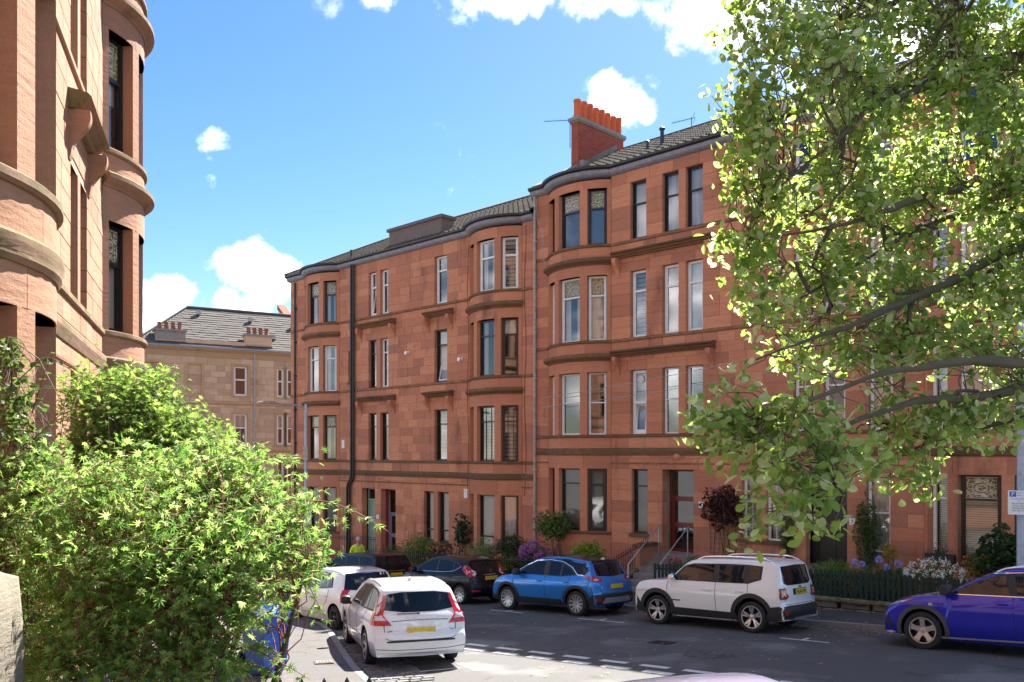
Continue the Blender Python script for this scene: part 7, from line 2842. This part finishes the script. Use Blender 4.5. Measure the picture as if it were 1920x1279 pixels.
low_wall('low mossy stone wall under the long dark picket fence', 9.1, 15.5, 2.95, -3.80, -3.62)
picket_fence('long dark green picket fence on the low wall behind the white and deep blue cars', 9.12, 15.4, 2.85, -3.08, -2.94)
low_wall('short mossy stone wall under the short green picket fence', 4.1, 7.5, 2.95, -4.10, -3.95)
picket_fence('short green picket fence between the steps and the black double door', 4.12, 7.4, 2.85, -3.40, -3.25, hgt=.66)
low_wall('mossy low wall edging the garden of the tall bow window', -3.2, 2.2, 2.95, -4.62, -4.28)
low_wall('low stone wall below the far black railings', -21, -3.3, 2.95, -5.35, -4.68)


def railing(label, a, c, h0, h1, hgt, pitch=.125, group=None, heads=True):
    """a, c: ends of the top line (u,v); h0,h1 top heights"""
    A, C = T(a[0], a[1], h0), T(c[0], c[1], h1)
    d = Vector((C.x - A.x, C.y - A.y, 0))
    L = d.length
    e = empty('iron_railing', (A.x, A.y, 0), math.atan2(d.y, d.x), label, 'railing')
    n = int(L / pitch)
    m = MB()
    m.tube([(0, 0, 0), (0, 0, hgt)], .010, 6)
    if heads:
        m.lathe([(.006, 0), (.022, .02), (.016, .05), (.0, .09)], (0, 0, hgt), 6)
    tmp = m.build('bar', IRON, e)
    me = tmp.data
    bpy.data.objects.remove(tmp)
    for i in range(n + 1):
        z = h0 + (h1 - h0) * i / n
        link('bar', me, e, Matrix.Translation((i * L / n, 0, z - hgt)))
    for dz in (.06, hgt - .08):
        MB().tube([(0, 0, h0 - dz), (L, 0, h1 - dz)], .016, 6).build('rail', IRON, e, fix=False)
    return e


railing('black railing with pointed bars up on the landing of the two far doors', (-17.2, 1.5), (-11.9, 1.5), -4.05, -3.85, 1.1)
railing('black railing along the far garden behind the hatchback', (-11.8, 2.8), (-3.4, 2.8), -4.3, -3.85, .75)
railing('black railing in front of the purple hydrangea', (-3.2, 2.8), (.4, 2.8), -3.85, -3.65, .75)
railing('black railing sloping beside the steps of the red door', (2.25, 2.9), (2.25, .5), -3.62, -2.95, .95)
low_wall('mossy wall beside the steps of the red door', 0, 2.3, 0, -4.32, -3.75, along=-NO, P0=T(2.3, 2.9))
# iron gate post
e = empty('gate_post', T(2.35, 2.95, pz(2.35, 2.95)), 0, 'thick black iron post at the corner of the sloping railing', 'post')
MB().lathe([(.05, -.1), (.05, 1.05), (.07, 1.07), (.06, 1.14), (.0, 1.2)], (0, 0, 0), 12).build('post', IRON, e, smooth=40, fix=False)

# steps to the red door
p = T(3.1, .15)
stp = empty('door_steps', (p.x, p.y, 0), math.atan2(EU.y, EU.x), 'grey stone steps climbing from the pavement to the red glazed door', 'steps')
n = 6
z0, z1 = pz(3.1, 2.2), RTH - .02
for i in range(n):
    t = z0 + (z1 - z0) * (i + 1) / n
    d = 2.1 - 2.1 * i / n
    MB().box(-.72, .72, -d + .0, .2, t - (z1 - z0) / n - .06, t).build('step', CEMENT, stp, fix=False)
MB().box(-.95, -.723, -1.0, .1, z0 - .1, z1 + .25).build('cheek_wall', REDD, stp, fix=False)
MB().box(-1.0, -.68, -1.05, .1, z1 + .253, z1 + .36).build('cheek_cope', REDM, stp, fix=False)
surf('garden_path', [T(2.45, 3.0), T(2.45, 2.0)], [T(3.9, 3.0), T(3.9, 2.0)], KH + .03, KH + .05, PAVEDM, 2)
for lab, u, label in ((0, 2.52, 'slim galvanised handrail left of the red door steps'), (1, 3.68, 'slim galvanised handrail right of the red door steps')):
    A = T(u, 2.0, z0 + .95)
    Bq = T(u, .25, z1 + .95)
    e = empty('handrail', T(u, 2.0, z0), 0, label, 'handrail')
    o = e.location
    MB().tube([A - o + Vector((0, 0, -.95)), A - o + Vector((0, 0, -.06)), A - o + Vector((0, 0, .0)) - NO * .05, Bq - o, Bq - o + NO * -.12 + Vector((0, 0, -.02))], .022, 8).build('rail', STEEL, e, smooth=50, fix=False)
    MB().tube([Bq - o, Bq - o - Vector((0, 0, 1.0))], .02, 8).build('post', STEEL, e, smooth=50, fix=False)

# trellis panels on the wall
for u, label in ((4.62, 'brown wooden trellis left of the pair below the copper leaves'), (5.42, 'brown wooden trellis right of the pair below the copper leaves')):
    p = T(u, .03)
    e = empty('trellis', (p.x, p.y, -3.3), math.atan2(EU.y, EU.x), label, 'trellis')
    for k in range(4):
        MB().box(-.26 + k * .16, -.235 + k * .16, -.015, 0, 0, 1.7).build('slat', WOOD, e, fix=False)
    for k in range(10):
        MB().box(-.29, .28, -.029, -.0155, .06 + k * .17, .085 + k * .17).build('slat', WOOD, e, fix=False)
# window box with geraniums
wbx = empty('window_box', T(11.75, .72, -2.84), math.atan2(EU.y, EU.x), 'black window box with a few pink geraniums on the end bow sill', 'planter')
m = MB()
m.box(-.36, .36, -.09, .09, 0, .03).box(-.36, .36, -.09, -.075, .03, .17).box(-.36, .36, .075, .09, .03, .17).box(-.36, -.345, -.075, .075, .03, .17).box(.345, .36, -.075, .075, .03, .17)
m.build('trough', CBLK, wbx, fix=False)
MB().box(-.34, .34, -.07, .07, .1, .15).build('compost', SOIL, wbx, fix=False)
P = rng.normal(size=(120, 3)) * [.16, .05, .06] + [0, 0, .22]
link('foliage', leaf_mesh('foliage', OVAL, P, frames(rand_dirs(120) + [0, 0, .5], rand_dirs(120)), rng.uniform(.04, .07, 120), SHRUBM), wbx)['kind'] = 'stuff'
P = rng.normal(size=(26, 3)) * [.2, .05, .04] + [0, -.02, .34]
link('flowers', leaf_mesh('flowers', PETAL, P, frames(rand_dirs(26), rand_dirs(26)), rng.uniform(.04, .06, 26), PETALK), wbx)['kind'] = 'stuff'

# ------------------------------------------------------------------ street furniture
def lamp_post(label, u, v, hgt, arm=1.6, r=.075):
    g = pz(u, v)
    e = empty('lamp_post', T(u, v, g), 0, label, 'street lamp')
    MB().lathe([(r * 1.35, -.1), (r * 1.35, 1.1), (r * 1.1, 1.15), (r, 1.2), (r * .82, hgt), (r * .7, hgt + .05), (0, hgt + .06)], (0, 0, 0), 14).build('column', POLE, e, smooth=40, fix=False)
    MB().tube([(0, 0, hgt - .15), NO * .4 + Vector((0, 0, hgt - .02)), NO * arm + Vector((0, 0, hgt + .05))], .035, 8).build('arm', POLE, e, smooth=50, fix=False)
    d = NO
    s_ = EU
    m = MB()
    vs = []
    for (a, w, zt, zb) in ((arm - .12, .06, .09, .01), (arm, .12, .12, .0), (arm + .45, .14, .10, .0), (arm + .68, .06, .05, .0)):
        for sg in (-1, 1):
            for z in (zb, zt):
                vs.append(d * a + s_ * sg * w + Vector((0, 0, hgt + z)))
    fs = []
    for i in range(3):
        a = i * 4
        fs += [(a, a + 2, a + 6, a + 4), (a + 1, a + 5, a + 7, a + 3), (a, a + 4, a + 5, a + 1), (a + 2, a + 3, a + 7, a + 6)]
    fs += [(0, 1, 3, 2), (12, 14, 15, 13)]
    m.add(vs, fs)
    m.build('lantern', PIPEG, e)
    return e


lp = lamp_post('blue grey lamp post with a long arm before the left bow of the farther tenement', -12.5, 4.72, 7.45)
zz = T(-12.5, 4.72)
g = lp.location.z
MB().box(-.1, .1, -.09, .09, 3.9 + 1.2, 4.5 + 1.2).build('control_box', PIPEG, lp, fix=False)
Mface = Matrix.Rotation(math.atan2(EU.y, EU.x), 4, 'Z')


def sign(name, label, loc, w, h, cat='sign'):
    e = empty(name, loc, math.atan2(EU.y, EU.x) + R(18), label, cat)
    MB().box(-w / 2, w / 2, -.006, 0, -h / 2, h / 2).build('plate', SIGNW, e, fix=False)
    MB().box(-w / 2, w / 2, .0005, .012, -h * .3, -h * .3 + .03).build('bracket', STEEL, e, fix=False)
    return e


sp_ = T(-12.5, 4.72) + NO * .10
s1 = sign('speed_sign', 'small white sign with a red 20 ring on the blue grey lamp post', (sp_.x + .15, sp_.y, -1.95), .46, .46)
ring = MB()
n = 28
vs = [(rr * math.cos(2 * PI * k / n), -.010 - .001 * q, rr * math.sin(2 * PI * k / n)) for q, rr in enumerate((.15, .205)) for k in range(n)]
ring.add(vs, [(k, (k + 1) % n, (k + 1) % n + n, k + n) for k in range(n)])
ring.build('ring', SIGNR, s1, fix=True)
text(s1, 'lettering', '20', Matrix.Translation((0, -.011, -.07)) @ FRONT, .2, INK, .001, 'CENTER')
s2 = sign('parking_sign', 'pale plate with small print under the 20 sign', (sp_.x + .15, sp_.y, -2.75), .42, .62)
for k in range(6):
    text(s2, 'lettering', ('Permit', 'holders', 'only', 'Mon - Sat', '8 am -', '6 pm')[k], Matrix.Translation((0, -.008, .2 - k * .09)) @ FRONT, .075, INK, .001, 'CENTER')

lp2 = lamp_post('tall grey lamp post at the right edge with a parking sign', 14.62, 4.75, 8.2, r=.105)
sp_ = T(14.62, 4.75) + NO * .14
s3 = sign('parking_sign', 'white parking sign with blue P on the lamp post at the right edge', (sp_.x - .03, sp_.y, -1.02), .40, .50)
MB().box(-.17, -.05, -.010, -.0062, .12, .23).build('blue_panel', SIGNB, s3, fix=False)
text(s3, 'lettering', 'P', Matrix.Translation((-.11, -.011, .135)) @ FRONT, .12, SIGNW, .001, 'CENTER')
for k, tx in enumerate(('Mon - Sat', '8am - 10pm', 'Permit holders', 'or', 'Pay at machine', '(2 hour limit)', 'Display ticket', 'Max stay 2 hrs')):
    if k < 2:
        text(s3, 'lettering', tx, Matrix.Translation((-.03, -.008, .19 - k * .05)) @ FRONT, .042, SIGNB, .001)
    else:
        text(s3, 'lettering', tx, Matrix.Translation((0, -.008, .16 - k * .048)) @ FRONT, .044, SIGNB if k < 3 else INK, .001, 'CENTER')

# ------------------------------------------------------------------ wheelie bins on the left pavement
def bin_proto():
    e = empty('wheelie_bin', (0, 0, 0))
    m = MB()
    vs = []
    for (w, d0, d1, z) in ((.21, -.22, .24, .06), (.27, -.29, .28, .90), (.285, -.31, .295, .915), (.285, -.31, .295, .98)):
        vs += [(-w, d0, z), (w, d0, z), (w, d1, z), (-w, d1, z)]
    fs = [(0, 3, 2, 1), (12, 13, 14, 15)]
    for i in range(3):
        for j in range(4):
            a, c = i * 4 + j, i * 4 + (j + 1) % 4
            fs.append((a, c, c + 4, a + 4))
    m.add(vs, fs)
    m.build('bin_body', BINB, e)
    m = MB()
    sec = [(-.33, .975), (-.325, 1.02), (-.1, 1.06), (.2, 1.075), (.30, 1.06), (.33, 1.0), (.33, .985)]
    m.prism(sec, -.295, .295, 'x')
    for x in (-.15, 0, .15):
        m.prism([(-.3, 1.015), (-.1, 1.062), (.2, 1.08), (.2, 1.095), (-.1, 1.078), (-.3, 1.03)], x - .02, x + .02, 'x')
    m.build('lid', BINB, e)
    MB().tube([(-.24, .36, .98), (.24, .36, .98)], .016, 8).build('handle', BINB, e, smooth=50, fix=False)
    for x in (-.25, .25):
        w = MB().lathe([(.0, -.025), (.07, -.025), (.1, -.02), (.1, .02), (.07, .025), (.0, .025)], (x, .25, .1), 16, 'x')
        w.build('wheel', CTYRE, e, smooth=40, fix=False)
    return e


bp = bin_proto()
BINS = [((-4.12, 14.35), 76, 'front blue wheelie bin of three, nearest to us on the pavement'), ((-4.36, 15.05), 74, 'middle blue wheelie bin of three half behind the maple'), ((-4.62, 15.8), 77, 'rear blue wheelie bin of three behind the maple')]
for i, ((x, y), a, lb) in enumerate(BINS):
    o = bp if i == 0 else copy_tree(bp)
    o.location = (x, y, road_z(x, y) + KH + .02)
    o.rotation_euler = (0, 0, R(a - 90 + 160))
    tag(o, lb, 'wheelie bin', 'blue wheelie bins on the pavement')

# ------------------------------------------------------------------ gate pier and spiked fence by the camera
gp_ = empty('gate_pier', (-2.93, 4.62, road_z(-2.93, 4.62) + .31), R(8), 'weathered pale stone gate pier at the bottom left corner', 'pier')
bmm = bmesh.new()
bmesh.ops.create_cube(bmm, size=1)
bmesh.ops.subdivide_edges(bmm, edges=bmm.edges, cuts=7, use_grid_fill=True)
for v in bmm.verts:
    s_ = Vector((v.co.x * .40, v.co.y * .40, v.co.z * 2.1 + 1.0))
    if v.co.z > .45:
        k = .86
        s_.x *= k
        s_.y *= k
        s_.z += .18 - .5 * max(abs(v.co.x), abs(v.co.y)) * .4
    s_ += Vector(rand_dirs(1)[0]) * .012
    v.co = s_
me = bpy.data.meshes.new('shaft')
bmm.to_mesh(me)
bmm.free()
me.materials.append(LICHEN)
me.polygons.foreach_set('use_smooth', [True] * len(me.polygons))
link('shaft', me, gp_)
ifn = empty('iron_fence', (-2.52, 4.5, 0), 0, 'black iron fence with diamond spikes along the bottom left edge', 'fence')
m = MB()
m.tube([(0, 0, -3.0), (0, 0, -1.27)], .011, 6)
m.lathe([(.008, -1.27), (.028, -1.235), (.0, -1.18)], (0, 0, 0), 4)
tmp = m.build('spike', IRON, ifn)
me = tmp.data
bpy.data.objects.remove(tmp)
for k in range(15):
    link('spike', me, ifn, Matrix.Translation((.14 + k * .116, .02 * math.sin(k), 0)))
for z in (-1.36, -2.7):
    MB().tube([(0, 0, z), (1.85, 0, z)], .016, 6).build('rail', IRON, ifn, fix=False)

# ------------------------------------------------------------------ the man in the yellow jacket
SKIN = plain('skin', (.55, .30, .21), .6, var=.06)
HAIR = plain('grey_hair', (.42, .40, .38), .8)
HIVIS = plain('hi_vis_yellow', (.55, .75, .04), .7, var=.08)
NAVY = plain('navy_trousers', (.02, .024, .04), .8)
SHOE = plain('dark_shoe', (.015, .013, .012), .6)


def skinned(name, verts, edges, radii, mat, parent, root=0, sub=2):
    me = bpy.data.meshes.new(name)
    me.from_pydata(verts, edges, [])
    o = link(name, me)
    sk = o.modifiers.new('s', 'SKIN')
    sk.use_smooth_shade = True
    for i, r in enumerate(radii):
        v = me.skin_vertices[0].data[i]
        v.radius = r if isinstance(r, tuple) else (r, r)
        v.use_root = (i == root)
    sb = o.modifiers.new('u', 'SUBSURF')
    sb.levels = sb.render_levels = sub
    bpy.context.view_layer.update()
    m2 = bpy.data.meshes.new_from_object(o.evaluated_get(bpy.context.evaluated_depsgraph_get()))
    bpy.data.objects.remove(o)
    m2.materials.clear()
    m2.materials.append(mat)
    m2.polygons.foreach_set('use_smooth', [True] * len(m2.polygons))
    return link(name, m2, parent)


# local: x to his left, -y the way he faces; walking, looking down
mp_ = T(-9.35, 4.3)
man = empty('person', (mp_.x, mp_.y, pz(-9.35, 4.3) + .02), R(25), 'grey haired man in a yellow jacket walking behind the farthest black car', 'person')
V_ = [(0, 0, .94), (0, -.02, 1.12), (0, -.05, 1.32), (0, -.08, 1.46), (0, -.11, 1.54),            # pelvis spine neck
      (.10, 0, .90), (.12, -.16, .50), (.12, .02, .10), (.12, -.12, .045),                          # left leg
      (-.10, 0, .90), (-.11, .04, .50), (-.11, .26, .13), (-.11, .17, .05),                         # right leg
      (.19, -.05, 1.41), (.26, -.04, 1.13), (.22, -.26, .98), (.21, -.33, .95),                     # left arm
      (-.19, -.05, 1.41), (-.27, .02, 1.13), (-.25, -.16, .93), (-.24, -.22, .89),                  # right arm
      (0, -.135, 1.63), (0, -.16, 1.72)]
E_ = [(0, 1), (1, 2), (2, 3), (3, 4), (0, 5), (5, 6), (6, 7), (7, 8), (0, 9), (9, 10), (10, 11), (11, 12), (3, 13), (13, 14), (14, 15), (15, 16), (3, 17), (17, 18), (18, 19), (19, 20), (4, 21), (21, 22)]
RA = [(.16, .115), (.15, .11), (.17, .12), (.10, .08), .055, .085, .062, .045, .04, .085, .062, .045, .04, .07, .05, .04, .034, .07, .05, .04, .034, (.075, .09), (.07, .085)]
skinned('body', V_, E_, RA, SKIN, man)
skinned('jacket', [(0, 0, .88), (0, -.02, 1.12), (0, -.05, 1.32), (0, -.08, 1.45), (.20, -.05, 1.40), (.27, -.04, 1.13), (.235, -.22, 1.0), (-.20, -.05, 1.40), (-.28, .02, 1.13), (-.255, -.12, .96)],
        [(0, 1), (1, 2), (2, 3), (3, 4), (4, 5), (5, 6), (3, 7), (7, 8), (8, 9)], [(.20, .15), (.19, .145), (.21, .15), (.12, .10), .09, .072, .06, .09, .072, .06], HIVIS, man)
skinned('trousers', [(0, 0, .93), (.10, 0, .86), (.12, -.16, .50), (.12, .02, .12), (-.10, 0, .86), (-.11, .04, .50), (-.11, .26, .15)],
        [(0, 1), (1, 2), (2, 3), (0, 4), (4, 5), (5, 6)], [(.18, .135), .105, .08, .062, .105, .08, .062], NAVY, man)
hm = MB()
hm.lathe([(.0, .125), (.05, .12), (.085, .085), (.10, .03), (.098, -.03), (.085, -.055)], (0, -.125, 1.70), 16)
h_ = hm.build('hair', HAIR, man, smooth=60)
MB().lathe([(.0, -.02), (.014, -.012), (.016, .01), (.0, .03)], (0, -.262, 1.655), 8).build('nose', SKIN, man, smooth=60)
for s_ in (-1, 1):
    MB().lathe([(.0, -.03), (.018, -.02), (.022, .01), (.0, .03)], (s_ * .088, -.14, 1.665), 8).build('ear', SKIN, man, smooth=60)
    MB().lathe([(.0, -.008), (.009, 0), (.0, .008)], (s_ * .032, -.243, 1.685), 8).build('eye', INK, man, smooth=60)
MB().box(-.025, .025, -.25, -.235, 1.612, 1.618).build('mouth', plain('lips', (.35, .13, .11), .6), man, fix=False)
for s_, (hx, hy, hz) in ((1, (.21, -.33, .95)), (-1, (-.24, -.22, .89))):
    for k in range(5):
        o = Vector((hx + s_ * (-.03 + .016 * k), hy - .02, hz - .01))
        d = Vector((0, -.5, -.85)) if k else Vector((-s_ * .8, -.5, -.4))
        L = (.045, .07, .078, .072, .058)[k]
        MB().tube([o, o + d * L * .5, o + d * L * .5 + Vector((0, .1, -.9)).normalized() * L * .5], [.010, .009, .006], 6).build('finger', SKIN, man, smooth=60, fix=False)
for x, y, z in ((.12, -.05, 0), (-.11, .24, .07)):
    MB().prism([(y + .09, z), (y + .09, z + .08), (y + .02, z + .11), (y - .12, z + .05), (y - .17, z + .03), (y - .17, z)], x - .045, x + .045).build('shoe', SHOE, man)
print('objects', len(bpy.data.objects), 'tris', sum(len(o.data.polygons) for o in bpy.data.objects if o.type == 'MESH') * 2)
